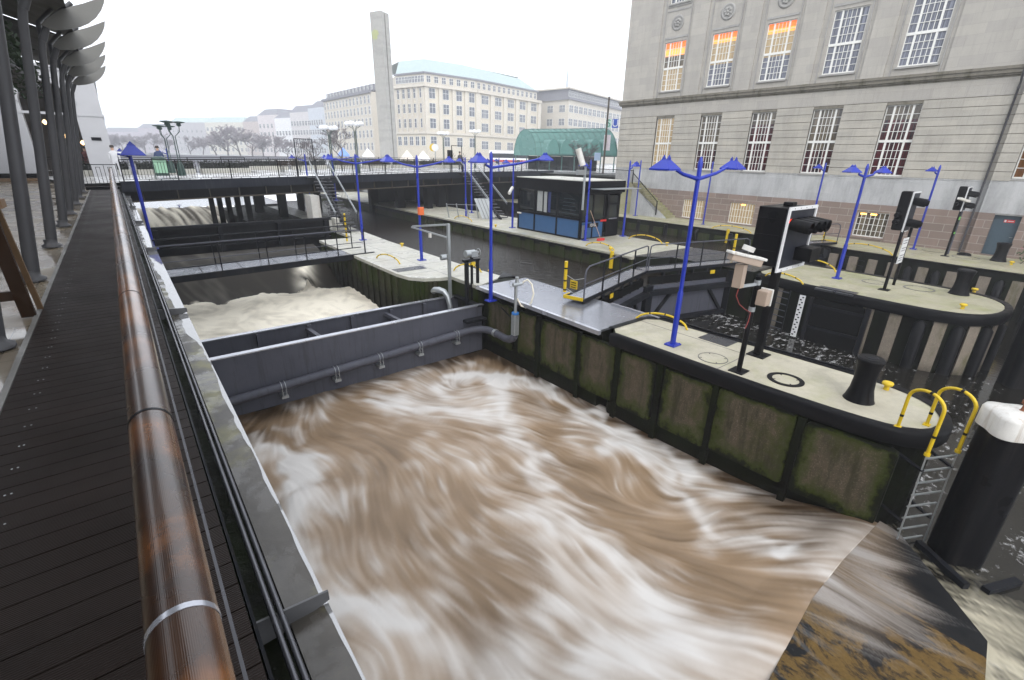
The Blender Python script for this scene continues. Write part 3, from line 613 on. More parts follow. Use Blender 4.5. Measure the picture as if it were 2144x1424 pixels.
for z in np.arange(-4.5, -2.9, .28): m.box(30.46, 30.5, 7.7, 8.5, z, z+.04)
m.build('ladder_recess', m_dsteel, quay)
# left bank: boardwalk, paving, quay wall -------------------------
m = M().box(-40, .30, -6, 29.62, -9, -.35); struct('promenade_bank', m, m_wallblk)
m = M().add([(-40, -6, -.02), (-1.02, -6, -.02), (-1.02, 62, -.02), (-40, 62, -.02)], [(0, 1, 2, 3)]); struct('promenade_paving', m, m_wetstone)
m = M().box(-1.03, -.985, -6, 29.6, -.30, .004); struct('promenade_kerb', m, m_curb)
m = M(); y = -2.0
while y < 29.5: m.box(-.98, .045, y+.004, y+.141, -.05, 0); y += .145
deck = struct('boardwalk', m, m_deck)
m = M(); y = -1.93
while y < 29:
    for x in (-.80, -.83): m.lathe([(.006, 0), (.005, .0022)], (x+rnd.uniform(-.006, .006), y, 0), 6)
    y += .29
m.build('deck_screw', m_galv, deck)
ledge = struct('coping_ledge', M().add([(.20, -3, -.31), (.375, -3, -.31), (.375, 29.6, -.31), (.20, 29.6, -.31), (.20, -3, -1), (.375, -3, -.36), (.375, 29.6, -.36), (.20, 29.6, -1), (.36, -3, -1), (.36, 29.6, -1)], [(0, 1, 2, 3), (1, 5, 6, 2), (5, 8, 9, 6), (0, 3, 7, 4)]), m_ledge)
def film():
    n = 900; m = M(); r = random.Random(4); ys = np.linspace(.9, 29.5, n); b = .0
    import numpy as _n
    wv = smooth_noise(n, 1, 26, 91, 4, .6)[0]
    vs = []
    for i, y in enumerate(ys):
        wd = min(.165, max(.012, .022+(.008+.014*min(1, y/8))*wv[i]+.12*max(0, min(1, (y-5.6)/3.5))))
        vs += [(.3765-wd, y, -.3075), (.3765, y, -.3065)]
    m.add(vs, [(2*i, 2*i+1, 2*i+3, 2*i+2) for i in range(n-1)]); return m
q = N('standing_water_film'); q.bump(q.noise(3, 2), .03, .02); m_film = q.set((.2, .2, .2), .03, 0, 1.0); q.b.inputs['IOR'].default_value = 2.1
struct('ledge_puddle', film(), m_film)
struct('basin_wall', M().box(.30, .36, -6, 46, -9, -.9), m_wallblk)
struct('canal_bed', M().add([(-40, -30, -8.9), (60, -30, -8.9), (60, 62, -8.9), (-40, 62, -8.9)], [(0, 1, 2, 3)]), m_wallblk)
# ---------------------------------------------------------------- handrail along the boardwalk
JY = [-2.2, .87, 1.79, 3.57, 6.3, 9.4, 12.5, 15.6, 18.7, 21.8, 24.9, 28.0, 29.5]
hr = thing('handrail', 'thick round varnished log handrail with steel bands running along the dark boardwalk', 'handrail', (-.08, 0, 0))
for a, b in zip(JY[:-1], JY[1:]):
    n = max(2, int((b-a)/.4)); M().tube([(-.08, a+.004+(b-a-.008)*i/n, .9) for i in range(n+1)], .060, 28).build('rail_log', m_log, hr)
for y in JY[1:-1]: M().tube([(-.08, y-.007, .9), (-.08, y+.007, .9)], .0613, 28).build('band', m_lsteel if abs(y-.87) < .1 else m_dsteel, hr)
for y in (-.6, 1.86, 7.5, 12.9, 18.2, 23.3, 28.5):
    M().box(-.12, -.10, y-.03, y+.03, .0, .80).box(-.12, -.04, y-.03, y+.03, .80, .85).build('post', m_dsteel, hr)
    m = M(); m.add([(-.02, y-.006, -.20), (.385, y-.006, -.235), (.385, y-.006, -.29), (.22, y-.006, -.34), (-.02, y-.006, -.36), (-.02, y+.006, -.20), (.385, y+.006, -.235), (.385, y+.006, -.29), (.22, y+.006, -.34), (-.02, y+.006, -.36)],
        [(0, 1, 2, 3, 4), (9, 8, 7, 6, 5), (0, 5, 6, 1), (1, 6, 7, 2), (2, 7, 8, 3), (3, 8, 9, 4), (4, 9, 5, 0)]); m.build('bracket', m_bracket, hr)
M().box(.055, .068, -3, 29.5, -.30, -.10).build('edge_strip', m_dsteel, hr)
m = M(); m.tube([(.135, -3, -.17), (.135, 29.5, -.17)], .013, 8); m.tube([(.170, -3, -.20), (.170, 29.5, -.20)], .013, 8); m.build('light_tube', m_tubegrey, hr)
for z_ in (.30, .55): M().bar((-.01, -3, z_), (-.01, 29.5, z_), .008, .008).build('wire', m_tubegrey, hr)

# ---------------------------------------------------------------- trough gate across the weir
tg = thing('trough_gate', 'slate grey open steel trough spanning the weir with a round pipe clamped to its face', 'weir gate', (5, 14, -5))
M().box(.36, 9.42, 13.40, 13.45, -5.0, -3.27).build('front_plate', m_gsteel, tg)
M().box(.36, 9.42, 15.00, 15.05, -5.0, -3.27).build('back_plate', m_gsteel, tg)
m = M().box(.36, 9.5, 13.36, 13.55, -3.27, -3.235); m.build('top_flange', m_lsteel, tg)
m = M().box(.36, 9.2, 14.93, 15.10, -3.27, -3.235); m.build('top_flange', m_lsteel, tg)
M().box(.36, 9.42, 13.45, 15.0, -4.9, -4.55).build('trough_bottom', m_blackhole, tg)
for x in (2.35, 3.8, 5.2, 6.6, 7.9): M().box(x-.06, x+.06, 14.86, 15.0, -4.5, -3.30).build('stiffener', m_gsteel, tg)
for x in (3.8, 6.45): M().bar((x+.1, 13.5, -3.5), (x-.05, 14.95, -3.45), .12, .12).build('cross_strut', m_gsteel, tg)
m = M().box(9.2, 9.5, 13.36, 15.1, -3.30, -3.24); m.build('end_flange', m_dsteel, tg)
M().box(8.6, 9.42, 13.1, 13.4, -3.75, -3.66).build('side_shelf', m_dsteel, tg)
px = [(.40, 13.22, -4.48), (8.55, 13.22, -4.06)]
M().tube(px+[(8.85, 13.18, -4.03), (9.1, 13.0, -4.0), (9.22, 12.7, -3.98), (9.24, 12.2, -3.98), (9.22, 11.75, -3.99), (9.2, 11.5, -3.95), (9.2, 11.3, -3.85), (9.2, 11.22, -3.72)], .125, 16).build('pipe', m_gsteel, tg)
for x in (2.45, 3.95, 5.35, 6.75, 8.2):
    z = -4.48+.42*(x-.4)/8.15; m = M()
    for dx in (-.05, .05):
        for k in range(10):
            a, b = rad(-30+k*24), rad(-30+(k+1)*24); R_ = .138
            m.bar((x+dx, 13.22-R_*math.sin(a), z+R_*math.cos(a)), (x+dx, 13.22-R_*math.sin(b), z+R_*math.cos(b)), .022, .012, up=(1, 0, 0))
        m.bar((x+dx, 13.10, z-.05), (x+dx, 13.10, z-.30), .018, .014)
    m.box(x-.09, x+.09, 13.10, 13.40, z-.34, z-.27).bar((x-.05, 13.09, z-.25), (x+.05, 13.09, z-.25), .012, .012); m.build('pipe_clamp', m_galv if True else m_dsteel, tg)
m = M()
for y in (12.35, 12.29): m.tube([(9.24, y-.02, -3.98), (9.24, y+.02, -3.98)], .14, 16)
m.build('pipe_coupling', m_galv, tg)
# water running out of a bent pipe into the trough
M().tube([(8.55, 15.35, -3.05), (8.5, 15.15, -2.95), (8.6, 15.0, -2.93), (8.72, 14.85, -2.98), (8.78, 14.7, -3.15), (8.80, 14.6, -3.45), (8.80, 14.58, -3.6)], [.11, .12, .12, .11, .10, .09, .09], 12).build('outlet_pipe', m_galv, tg)

# ---------------------------------------------------------------- walkway over the second basin
ww = thing('footbridge', 'narrow perforated metal footbridge with a thin dark railing over the second weir basin', 'footbridge', (4.4, 22, Z1))
def wy(x): return 20.85+(x-.4)*.085
m = M()
for i in range(6):
    a, b = .5+i*1.38, .5+(i+1)*1.38-.03
    m.add([(a, wy(a), Z1), (b, wy(b), Z1), (b, wy(b)+1.55, Z1), (a, wy(a)+1.55, Z1), (a, wy(a), Z1-.05), (b, wy(b), Z1-.05), (b, wy(b)+1.55, Z1-.05), (a, wy(a)+1.55, Z1-.05)], [(0, 1, 2, 3), (0, 4, 5, 1), (2, 6, 7, 3)])
m.build('deck_plate', m_grate, ww)
m = M(); m.bar((.4, wy(.4)-.03, -2.68), (8.9, wy(8.9)-.03, -2.68), .10, .24); m.bar((.4, wy(.4)+1.6, -2.7), (8.9, wy(8.9)+1.6, -2.7), .10, .26); m.build('girder', m_dsteel, ww)
for off in (0,):
    xs_ = [.6, 2.5, 4.2, 5.75, 7.15, 8.45]
    for i in range(6):
        x = xs_[i]; M().bar((x, wy(x)-.02, -2.7), (x, wy(x)-.02, -1.46), .04, .04).build('railing_post', m_dsteel, ww)
    m = M(); m.tube([(.4, wy(.4)-.02, -1.44), (7.95, wy(8)-.02, -1.47), (8.3, wy(8.4)-.02, -1.53), (8.45, wy(8.5)-.02, -1.75), (8.47, wy(8.5)-.02, -2.6)], .026, 8); m.build('top_rail', m_gsteel, ww)
    m = M(); m.tube([(.4, wy(.4)-.02, -2.02), (8.45, wy(8.45)-.02, -2.05)], .016, 6); m.build('mid_rail', m_gsteel, ww)
    m = M(); m.tube([(.4, wy(.4)+1.6, -1.44), (8.3, wy(8.3)+1.6, -1.47)], .026, 8)
    for x in xs_: m.bar((x, wy(x)+1.6, -2.7), (x, wy(x)+1.6, -1.46), .04, .04)
    m.build('back_railing', m_dsteel, ww)
# ---------------------------------------------------------------- black lift gate behind it
lg = thing('lift_gate', 'black ribbed steel sluice gate standing across the weir under the bridge', 'sluice gate', (5, 29.8, -4))
M().box(.36, 9.62, 29.80, 29.95, -4.2, -1.86).build('gate_plate', m_frameblk, lg)
m = M().box(.36, 9.62, 29.55, 29.80, -1.98, -1.84).box(.36, 9.62, 29.6, 29.80, -3.0, -2.93).box(.36, 9.62, 29.6, 29.8, -2.45, -2.40); m.build('gate_beam', m_dsteel, lg)
for x in (1.0, 3.8, 6.75, 9.35): M().box(x-.1, x+.1, 29.55, 29.8, -4.2, -1.99).build('gate_rib', m_dsteel, lg)

# ---------------------------------------------------------------- bridge
ang = math.atan(.22); BD = Vector((math.cos(ang), math.sin(ang), 0)); BN = Vector((-math.sin(ang), math.cos(ang), 0)); B0 = Vector((.45, 32.8, .17))
def bp(s, n=0, dz=0): return B0+BD*s+BN*n+Vector((0, 0, .0105*min(s, 24)+dz))
br = thing('road_bridge', 'low flat road bridge with dark steel fascia and wet bright paving crossing the canal', 'bridge', (18, 37, .2))
def strip(m, s0, s1, n0, n1, z0, z1, ns=8):
    for i in range(ns):
        a, b = s0+(s1-s0)*i/ns, s0+(s1-s0)*(i+1)/ns
        v = [bp(a, n0, z0), bp(b, n0, z0), bp(b, n1, z0), bp(a, n1, z0), bp(a, n0, z1), bp(b, n0, z1), bp(b, n1, z1), bp(a, n1, z1)]
        f = [(3, 2, 1, 0), (4, 5, 6, 7), (0, 1, 5, 4), (2, 3, 7, 6)]
        if i == 0: f.append((3, 0, 4, 7))
        if i == ns-1: f.append((1, 2, 6, 5))
        m.add(v, f)
    return m
SL, BW, BL = 39.5, 13.0, 8.6
strip(strip(M(), -2.2, 11, .0, BL, -.34, -.03), 11, SL, 0, BW, -.34, -.03).build('deck_slab', m_blackhole, br)
strip(strip(M(), -2.2, 11, .02, BL-.02, -.03, 0), 11, SL, .02, BW-.02, -.03, 0).build('paving', m_road, br)
strip(M(), -.3, SL, -.06, -.001, -.50, .03).build('fascia', m_fascia, br)
m = strip(M(), -.3, SL, .30, .36, -1.0, -.34); m.build('girder_web', m_rust if False else m_frameblk, br)
m = strip(M(), -.3, SL, .10, .50, -1.06, -1.0); m.build('bottom_flange', m_rust, br)
for s in np.arange(.6, SL, 1.65): M().bar(bp(s, .22, -1.0), bp(s, .22, -.5), .035, .17).build('web_stiffener', m_rust, br)
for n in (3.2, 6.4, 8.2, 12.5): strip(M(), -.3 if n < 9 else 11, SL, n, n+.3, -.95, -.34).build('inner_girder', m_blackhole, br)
# piers of the bridge
for (s, n, w_, d_) in ((6.5, 1.6, .32, .32), (6.6, 3.4, .32, .32), (6.7, 5.2, .32, .32), (6.8, 7.0, .32, .32), (6.9, 8.8, .32, .32), (9.2, 2.5, .5, .6), (9.3, 6.5, .5, .6), (13.5, 11.5, .5, .5), (15.3, 11.5, .5, .5), (17, 11.5, .5, .5), (18.6, 11.5, .6, .5), (20, 3, .7, .7), (20.4, 7.5, .7, .7), (21.5, 1.0, .5, .8), (23.2, 1.2, .7, .7), (24.0, 5, .7, .7), (11.6, 11.5, .8, .5), (31, 4, .8, .8), (27, 4, .6, .6)):
    p = bp(s, n); m = M().box(p.x-w_/2, p.x+w_/2, p.y-d_/2, p.y+d_/2, -3.6, -.85); m.build('bridge_pier', m_blackhole if s > 4 else m_curb, br)
strip(M(), 20.6, SL, 8.0, 8.4, -4, -.34).build('abutment_wall', m_wallblk, br)
m = M().box(6.25, 9.7, 33, 46.2, -5, -2.55); m.build('abutment_wall', m_wallblk, br)
M().box(9.75, 10.3, 33.3, 34.6, Z1, -.85).build('stair_plinth', m_whitest, br)
# railings: one thing per bay, posts and bars and the key-pattern loops
def rail_bay(s0, s1, n, label, h=1.08, sp=.135, keys=False):
    t = thing('bridge_railing', label, 'railing', bp((s0+s1)/2, n), 'wrought iron railing bays on the bridge')
    m = M()
    for s in (s0, s1): m.bar(bp(s, n, 0), bp(s, n, h), .055, .075)
    m.build('post', m_frameblk, t)
    m = M(); m.bar(bp(s0, n, h), bp(s1, n, h), .06, .035); m.build('top_rail', m_frameblk, t)
    m = M(); k = int((s1-s0)/sp)
    m.bar(bp(s0, n, .10), bp(s1, n, .10), .02, .02); m.bar(bp(s0, n, h-.12), bp(s1, n, h-.12), .02, .02)
    for i in range(1, k):
        s = s0+(s1-s0)*i/k
        if keys and i % 4 in (1, 2): m.bar(bp(s, n, .10), bp(s, n, h-.12), .022, .022)
        elif keys and i % 4 == 0: m.bar(bp(s, n, .22), bp(s, n, h-.12), .02, .02)
        else: m.bar(bp(s, n, .10), bp(s, n, h-.24 if keys else h-.12), .02, .02)
        if i % 4 == 0: m.bar(bp(s, n, .0), bp(s, n, .10), .03, .03)
    m.build('bars', m_frameblk, t)
S_ = [-.1, 2.4, 5.2, 8.1, 9.35]
NTH = ['first', 'second', 'third', 'fourth', 'fifth', 'sixth', 'seventh', 'eighth', 'ninth', 'tenth', 'eleventh', 'twelfth']
bays = list(zip(S_[:-1], S_[1:]))+[(10.75, 13.6), (13.6, 16.5), (16.5, 19.4), (19.4, 23.6), (25.0, 27.9), (27.9, 30.8), (30.8, 33.7), (33.7, 36.5)]
for i, (a, b) in enumerate(bays):
    rail_bay(a, b, .08, 'black iron railing bay on the near bridge edge, %s from the boardwalk end' % NTH[i], keys=i < 4)
for i, a in enumerate(np.arange(-2, 36, 3.9)):
    rail_bay(a, a+3.9, (BL if a < 9 else BW)-.1, 'black iron railing bay on the far bridge edge, %s from the arcade side' % NTH[i], sp=.2)
wr = thing('promenade_railing', 'short black iron railing with curled bars closing the end of the boardwalk', 'railing', (-.6, 29.8, 0))
m = M().box(-1.15, .12, 29.66, 29.9, -.35, .13); m.build('kerb', m_frameblk, wr)
m = M(); m.bar((-1.2, 29.8, 1.08), (.15, 29.8, 1.08), .05, .035); m.bar((-1.2, 29.8, .22), (.15, 29.8, .22), .02, .02)
for i in range(10): x = -1.18+i*.145; m.bar((x, 29.8, .15 if i % 3 else .25), (x, 29.8, 1.08 if i % 3 == 0 else .98), .022, .022)
for i in range(3): x = -1.03+i*.435; m.bar((x, 29.8, .97), (x+.145, 29.8, .97), .02, .02)
m.build('bars', m_frameblk, wr)
# ---------------------------------------------------------------- stairs from the bridge to the piers
def stair(label, xa, ya, xb, yb, zt, w_, n=16):
    """from the foot (xa,ya) up to the bridge at (xb,yb)"""
    t = thing('steel_stair', label, 'stairs', (xa, ya, Z1)); A, B = Vector((xa, ya, Z1)), Vector((xb, yb, zt)); d = B-A; hx = Vector((d.x, d.y, 0)).normalized(); sd_ = Vector((hx.y, -hx.x, 0))
    for k in range(n):
        p = A+d*((k+.6)/n); m = M(); m.bar(p-sd_*w_/2+hx*.0, p+sd_*w_/2, .27, .05, up=(0, 0, 1)); m.build('tread', m_tubegrey, t)
    m = M(); m.bar(A+Vector((0, 0, -.02)), B+Vector((0, 0, -.12)), .12, .22); m.build('spine_beam', m_frameblk, t)
    for s in (-1, 1):
        o = sd_*s*(w_/2+.03); u = Vector((0, 0, 1.06)); m = M(); m.tube([A+o+d*.04+u, B+o+u], .022, 8); m.tube([A+o+d*.04+u-Vector((0, 0, .13)), B+o+u-Vector((0, 0, .13))], .014, 6); m.build('handrail', m_galv, t)
        m = M()
        for k in range(n+1):
            p = A+o+d*(.04+.93*k/n); 
            if s > 0 or k % 5 == 0: m.bar(p+Vector((0, 0, .05)), p+u, .016, .016)
        m.build('balusters', m_dsteel, t)
        M().bar(A+o+d*.03-Vector((0, 0, .0)), A+o+d*.03+u, .04, .04).build('end_post', m_dsteel, t)
    M().prism([(B.x-sd_.x*w_*.7-.1, B.y-.25), (B.x+sd_.x*w_*.7+.1, B.y-.25), (B.x+sd_.x*w_*.7+.1, B.y+.9), (B.x-sd_.x*w_*.7-.1, B.y+.9)], zt-.12, zt+.01).build('landing', m_dsteel, t)
stair('dark open steel stair descending from the bridge to the pale pier beside the weir', 10.15, 28.0, 10.95, 34.6, .24, 1.15)
stair('dark open steel stair descending from the bridge behind the blue cabin', 21.9, 28.6, 24.9, 37.6, .38, 1.15)
# ---------------------------------------------------------------- blue lamp posts
def lamp_head(parent, p, tow, sc=1.0):
    """square hooded head at the end of an arm, tow = unit vector pointing away from the post"""
    p = Vector(p); t = Vector(tow); s = Vector((-t.y, t.x, 0)); a, h = .205*sc, .185*sc
    vs = [p+t*i*a+s*j*a for i, j in ((-1, -1), (1, -1), (1, 1), (-1, 1))]
    vs += [v+Vector((0, 0, .03)) for v in vs]+[p+t*(i*a*.30)+s*j*a*.26+Vector((0, 0, h)) for i, j in ((-1, -1), (1, -1), (1, 1), (-1, 1))]
    m = M().add(vs, [(0, 1, 5, 4), (1, 2, 6, 5), (2, 3, 7, 6), (3, 0, 4, 7), (4, 5, 9, 8), (5, 6, 10, 9), (6, 7, 11, 10), (7, 4, 8, 11), (8, 9, 10, 11), (3, 2, 1, 0)])
    for j in (-1, 1):
        c = p+s*j*.05*sc+Vector((0, 0, h)); m.add([c-t*.075*sc, c+t*.075*sc, c+Vector((0, 0, .08*sc)), c-t*.075*sc+s*.012, c+t*.075*sc+s*.012, c+Vector((0, 0, .08*sc))+s*.012], [(0, 1, 2), (5, 4, 3), (0, 2, 5, 3), (1, 4, 5, 2)])
    hd = m.build('lamp_head', m_blue, parent)
    M().prism([((p+t*i*a*.7+s*j*a*.7).x, (p+t*i*a*.7+s*j*a*.7).y) for i, j in ((-1, -1), (1, -1), (1, 1), (-1, 1))], p.z-.012, p.z-.002).build('diffuser', m_whiteglass, hd, off=parent['_o'])
def lamp(x, y, zb, h, arms, label, rz=0, sleeve=True, r=.050, plate=.17):
    """arms: list of (direction degrees, length, head scale)"""
    t = thing('lamp_post', label, 'lamp', (x, y, zb), 'blue lamp posts of the lock')
    m = M(); m.tube([(x, y, zb+.02), (x, y, zb+1.35), (x, y, zb+1.42)], [r*1.36, r*1.36, r], 14, cap=True) if sleeve else None
    m.tube([(x, y, zb+.02), (x, y, zb+h-.02)], r, 14); m.lathe([(r*1.1, 0), (r*1.1, .1), (r*.4, .22)], (x, y, zb+h-.05), 10); m.build('post', m_blue, t)
    M().box(x-plate, x+plate, y-plate*.85, y+plate*.85, zb, zb+.035).build('base_plate', m_blue, t, bev=.008)
    if r > .04:
        m = M()
        for i in (-1, 1):
            for j in (-1, 1): m.lathe([(.014, .035), (.014, .06)], (x+i*plate*.75, y+j*plate*.62, zb), 6)
        m.build('anchor_bolt', m_blue, t)
    for ad, L, sc in arms:
        d = Vector((math.cos(rad(ad)), math.sin(rad(ad)), 0)); a = Vector((x, y, zb+h-.30)); b = a+d*L+Vector((0, 0, .17+.05*L))
        M().tube([a, a+(b-a)*.5+Vector((0, 0, -.01)), b-d*.22*sc], [r*.9, r*.75, r*.62], 10).build('arm', m_blue, t)
        lamp_head(t, b+d*.05+Vector((0, 0, -.05)), d, sc)
    return t
lamp(10.15, 6.05, Z1, 4.28, [(4, 1.62, 1.1), (184, 1.40, 1.1)], 'big two armed blue lamp post in front on the near pier')
lamp(9.20, 12.55, -2.86, 4.60, [(0, 2.2, 1), (180, .42, 1.15)], 'blue lamp post bolted outside the pier wall beside the steel trough, one arm much longer')
lamp(9.91, 18.73, Z1, 4.20, [(0, 1.5, 1), (180, 1.25, 1.1)], 'two armed blue lamp post with an orange lifebuoy box, midway along the pale pier')
lamp(9.82, 25.16, Z1, 4.20, [(0, 1.75, 1), (180, 1.3, 1)], 'two armed blue lamp post at the foot of the stair on the pale pier')
lamp(22.18, 6.36, Z1, 4.22, [(-35, .62, 1), (150, .55, 1.1)], 'two armed blue lamp post standing on the greenish middle pier')
lamp(19.90, 24.75, Z1, 4.15, [(180, .55, .9)], 'blue lamp post at the far left corner of the cabin')
lamp(20.28, 18.55, Z1, 4.15, [(180, .5, .95)], 'blue lamp post at the near corner of the cabin behind the broom')
lamp(23.45, 18.40, Z1, 4.15, [(0, .45, .95)], 'blue lamp post at the door side corner of the cabin')
lamp(20.75, 31.6, Z1, 4.15, [(180, .5, .9)], 'blue lamp post beside the grey folded gangway behind the cabin')
lamp(22.5, 33.4, Z1, 4.15, [(0, .6, .9)], 'blue lamp post seen between the rails of the rear stair')
lamp(33.34, 25.1, Z1, 4.2, [(180, .5, .85)], 'blue lamp post at the foot of the iron railed quay steps', sleeve=False)
lamp(33.32, 18.9, Z1, 4.2, [], 'headless thin blue post on the quay between two basement windows', sleeve=False, plate=.12)
lamp(33.9, 11.9, Z1, 4.25, [(160, .5, .95)], 'one armed blue lamp post on the quay half hidden by the big signal board', sleeve=False)
lamp(34.04, 6.52, Z1, 4.25, [(160, .5, .95)], 'one armed blue lamp post on the quay behind the small signal', sleeve=False)
lamp(10.62, 36.4, Z1, 4.15, [(180, .8, .9)], 'blue lamp post under the bridge edge left of the front stair')
lamp(12.2, 35.6, -1.4, 3.0, [(180, .45, .95), (10, 1.9, .8)], 'blue lamp post right beside the upper end of the front stair', sleeve=False)
lamp(.62, 24.0, -2.0, 3.72, [(0, .05, 1.9)], 'blue hooded lamp post on the weir wall beside the far end of the log handrail', sleeve=False, r=.06)
for i, (s, n) in enumerate(((4.6, 17), (7.2, 17))):
    p = bp(s, n); lamp(p.x, p.y, -2.2, 3.95, [(180, .5, .9)], 'tiny blue lamp head just above the far railing, %s one' % ('left' if i == 0 else 'right'), sleeve=False)
for i, s in enumerate((29.0, 31.6, 26.4)):
    p = bp(s, 1.4 if i else .25); lamp(p.x, p.y, .4, 1.15, [(180, .3, .9)], ('low blue lamp behind the railing above the cabin roof', 'blue lamp head behind the railing right of the camera mast', 'blue lamp head behind the railing left of the cabin roof')[i], sleeve=False)
ob = M().box(9.80, 10.02, 18.50, 18.68, -.62, -.30).build('lifebuoy_box', m_orange, bev=.015); tag(ob, 'small orange box strapped to a blue lamp post on the pale pier', 'lifebuoy box')
# ---------------------------------------------------------------- bollards, cleats, rings, hoops
def bollard(x, y, label, s=1.0):
    t = thing('bollard', label, 'bollard', (x, y, Z1), 'black waisted mooring bollards')
    M().lathe([(.27*s, 0), (.245*s, .06), (.20*s, .25), (.185*s, .45), (.19*s, .62), (.215*s, .78), (.235*s, .84), (.235*s, .88), (.20*s, .905)], (x, y, Z1), 24).build('body', m_black, t)
    M().lathe([(.12*s, .905), (.10*s, .912)], (x, y, Z1), 20).build('cap_plate', m_dsteel, t)
bollard(10.62, 2.12, 'black bollard on the near pier nose by the yellow ladder hoops')
bollard(23.25, 2.75, 'black bollard on the nose of the greenish middle pier', 1.15)
bollard(33.5, 3.0, 'black bollard on the quay in front of the blue grey door', 1.2)
def cleat(x, y, label, s=1.0):
    t = thing('mooring_cleat', label, 'cleat', (x, y, Z1), 'small yellow mooring cleats')
    M().lathe([(.05*s, 0), (.045*s, .10*s)], (x, y, Z1), 12).build('stem', m_yel, t)
    M().lathe([(.085*s, .10*s), (.095*s, .125*s), (.085*s, .155*s), (.04*s, .165*s)], (x, y, Z1), 14).build('head', m_yel, t)
for x, y, l in ((11.60, 1.92, 'right beside the near black bollard'), (24.0, 2.45, 'behind the bollard of the middle pier'), (20.85, 2.25, 'on the front edge of the middle pier nose'), (32.8, 2.45, 'on the quay left of the quay bollard, yellow and round'), (10.72, 22.3, 'on the canal edge of the pale pier between two lamp posts'), (10.9, 14.9, 'by the triangular recess of the pale pier'), (19.0, 15.6, 'on the cabin pier near the gate walkway'), (22.9, 14.9, 'at the back edge of the cabin pier'), (32.2, 13.7, 'far along the quay before the basement windows'), (19.15, 25.6, 'left of the cabin on the canal edge')):
    cleat(x, y, 'small yellow mushroom cleat '+l, 1.1)
def manhole(x, y, r0, r1, label, mt=m_curb):
    t = thing('manhole_cover', label, 'manhole cover', (x, y, Z1), 'round covers set in the pier decks')
    M().ring((x, y), r0, r1, Z1, Z1+.012, 40).build('frame', mt, t)
    M().prism([(x+r0*math.cos(2*math.pi*k/36), y+r0*math.sin(2*math.pi*k/36)) for k in range(36)], Z1+.001, Z1+.006).build('lid', m_pale if x < 15 else m_pale2, t)
    m = M()
    for k in range(4): a = rad(45+k*90); m.bar((x+r0*.82*math.cos(a), y+r0*.82*math.sin(a), Z1+.008), (x+r0*.97*math.cos(a), y+r0*.97*math.sin(a), Z1+.008), .02, .006)
    m.build('lifting_slot', m_dsteel, t)
manhole(10.37, 3.40, .26, .36, 'round lid with a wide dark rubber ring on the near pier', m_fender)
manhole(10.18, 4.97, .315, .335, 'round lid with a thin dark rim at the foot of the camera post')
manhole(22.75, 5.25, .36, .39, 'thin ringed round lid beside the lamp post of the middle pier')
manhole(23.0, 3.85, .42, .48, 'thicker ringed round lid near the middle pier bollard')
manhole(33.4, 4.2, .5, .56, 'round lid on the quay left of the quay bollard')
manhole(34.5, 5.7, .5, .53, 'faint round lid on the quay close to the granite wall')
def bow_handle(p0, p1, h, label, lean=(0, 0)):
    """low yellow tubular ladder handle with black bands"""
    p0, p1 = Vector((*p0, Z1)), Vector((*p1, Z1)); d = p1-p0; k = Vector((lean[0], lean[1], 0)); pts = []
    for i in range(15):
        t = i/14; z = h*min(1, 1.0*math.sin(math.pi*t)**.55 if 0 < t < 1 else 0); pts.append(p0+d*t+Vector((0, 0, z))+k*z)
    t_ = thing('grab_bow', label, 'handle', tuple((p0+p1)/2), 'low yellow ladder handles')
    M().tube(pts, .030, 8).build('tube', m_yel, t_)
    for i in (3, 7, 11): a, b = pts[i], pts[i]+(pts[i+1]-pts[i])*.35; M().tube([a, b], .0325, 8).build('black_band', m_black, t_)
bow_handle((11.15, 7.95), (11.45, 6.45), .26, 'yellow bowed handle behind the big front lamp post', (.5, 0))
bow_handle((8.45, 20.25), (8.75, 18.5), .28, 'yellow bowed handle at the basin side of the pale pier')
bow_handle((10.75, 15.3), (10.0, 16.2), .30, 'yellow bowed handle beside the valve frame')
bow_handle((20.15, 8.3), (19.9, 6.75), .26, 'yellow bowed handle at the front edge of the middle pier', (-.3, 0))
bow_handle((23.5, 8.6), (23.4, 6.8), .36, 'yellow bowed handle beyond the middle pier lamp post', (.3, 0))
bow_handle((19.0, 17.3), (19.2, 15.5), .28, 'yellow bowed handle in front of the cabin broom')
bow_handle((23.0, 17.6), (23.2, 15.4), .34, 'yellow bowed handle right of the cabin door on the back edge')
bow_handle((31.6, 9.2), (30.6, 6.6), .32, 'yellow bowed handle on the quay edge below the lit basement window')
bow_handle((31.9, 17.4), (31.9, 14.6), .32, 'yellow bowed handle on the far quay edge in front of the left basement windows')
bow_handle((19.2, 30.8), (19.3, 28.6), .3, 'yellow bowed handle left of the folded grey gangway')
# ladder with two hoops at the nose of the near pier
ld = thing('nose_ladder', 'grey steel ladder with two tall yellow hoops climbing the nose of the near pier', 'ladder', (9.95, .75, -4.6))
def arch(a, b, top, n=12):
    a, b = Vector(a), Vector(b); pts = [a]; m_ = (a+b)/2
    for i in range(n+1):
        t = math.pi*(1-i/n); q = m_+(b-a)*(.5*math.cos(t)); pts.append(Vector((q.x, q.y, top+.22*math.sin(t))))
    return pts+[b]
for (a, b) in (((9.98, 1.32, Z1), (9.72, .80, -2.78)), ((10.50, 1.02, Z1), (10.28, .50, -2.78))):
    pts = arch(a, b, -1.98); M().tube(pts, .028, 10).build('hoop', m_yel, ld)
    for i, j in ((0, .35), (7, .2), (13, .55)): q0 = pts[i]+(pts[i+1]-pts[i])*j; q1 = q0+(pts[i+1]-pts[i]).normalized()*.045; M().tube([q0, q1], .030, 10).build('black_band', m_black, ld)
    M().box(a[0]-.07, a[0]+.05, a[1]-.05, a[1]+.05, Z1, Z1+.02).lathe([(.045, 0), (.045, .05)], (b[0], b[1], b[2]-.03), 10).build('foot_plate', m_yel, ld)
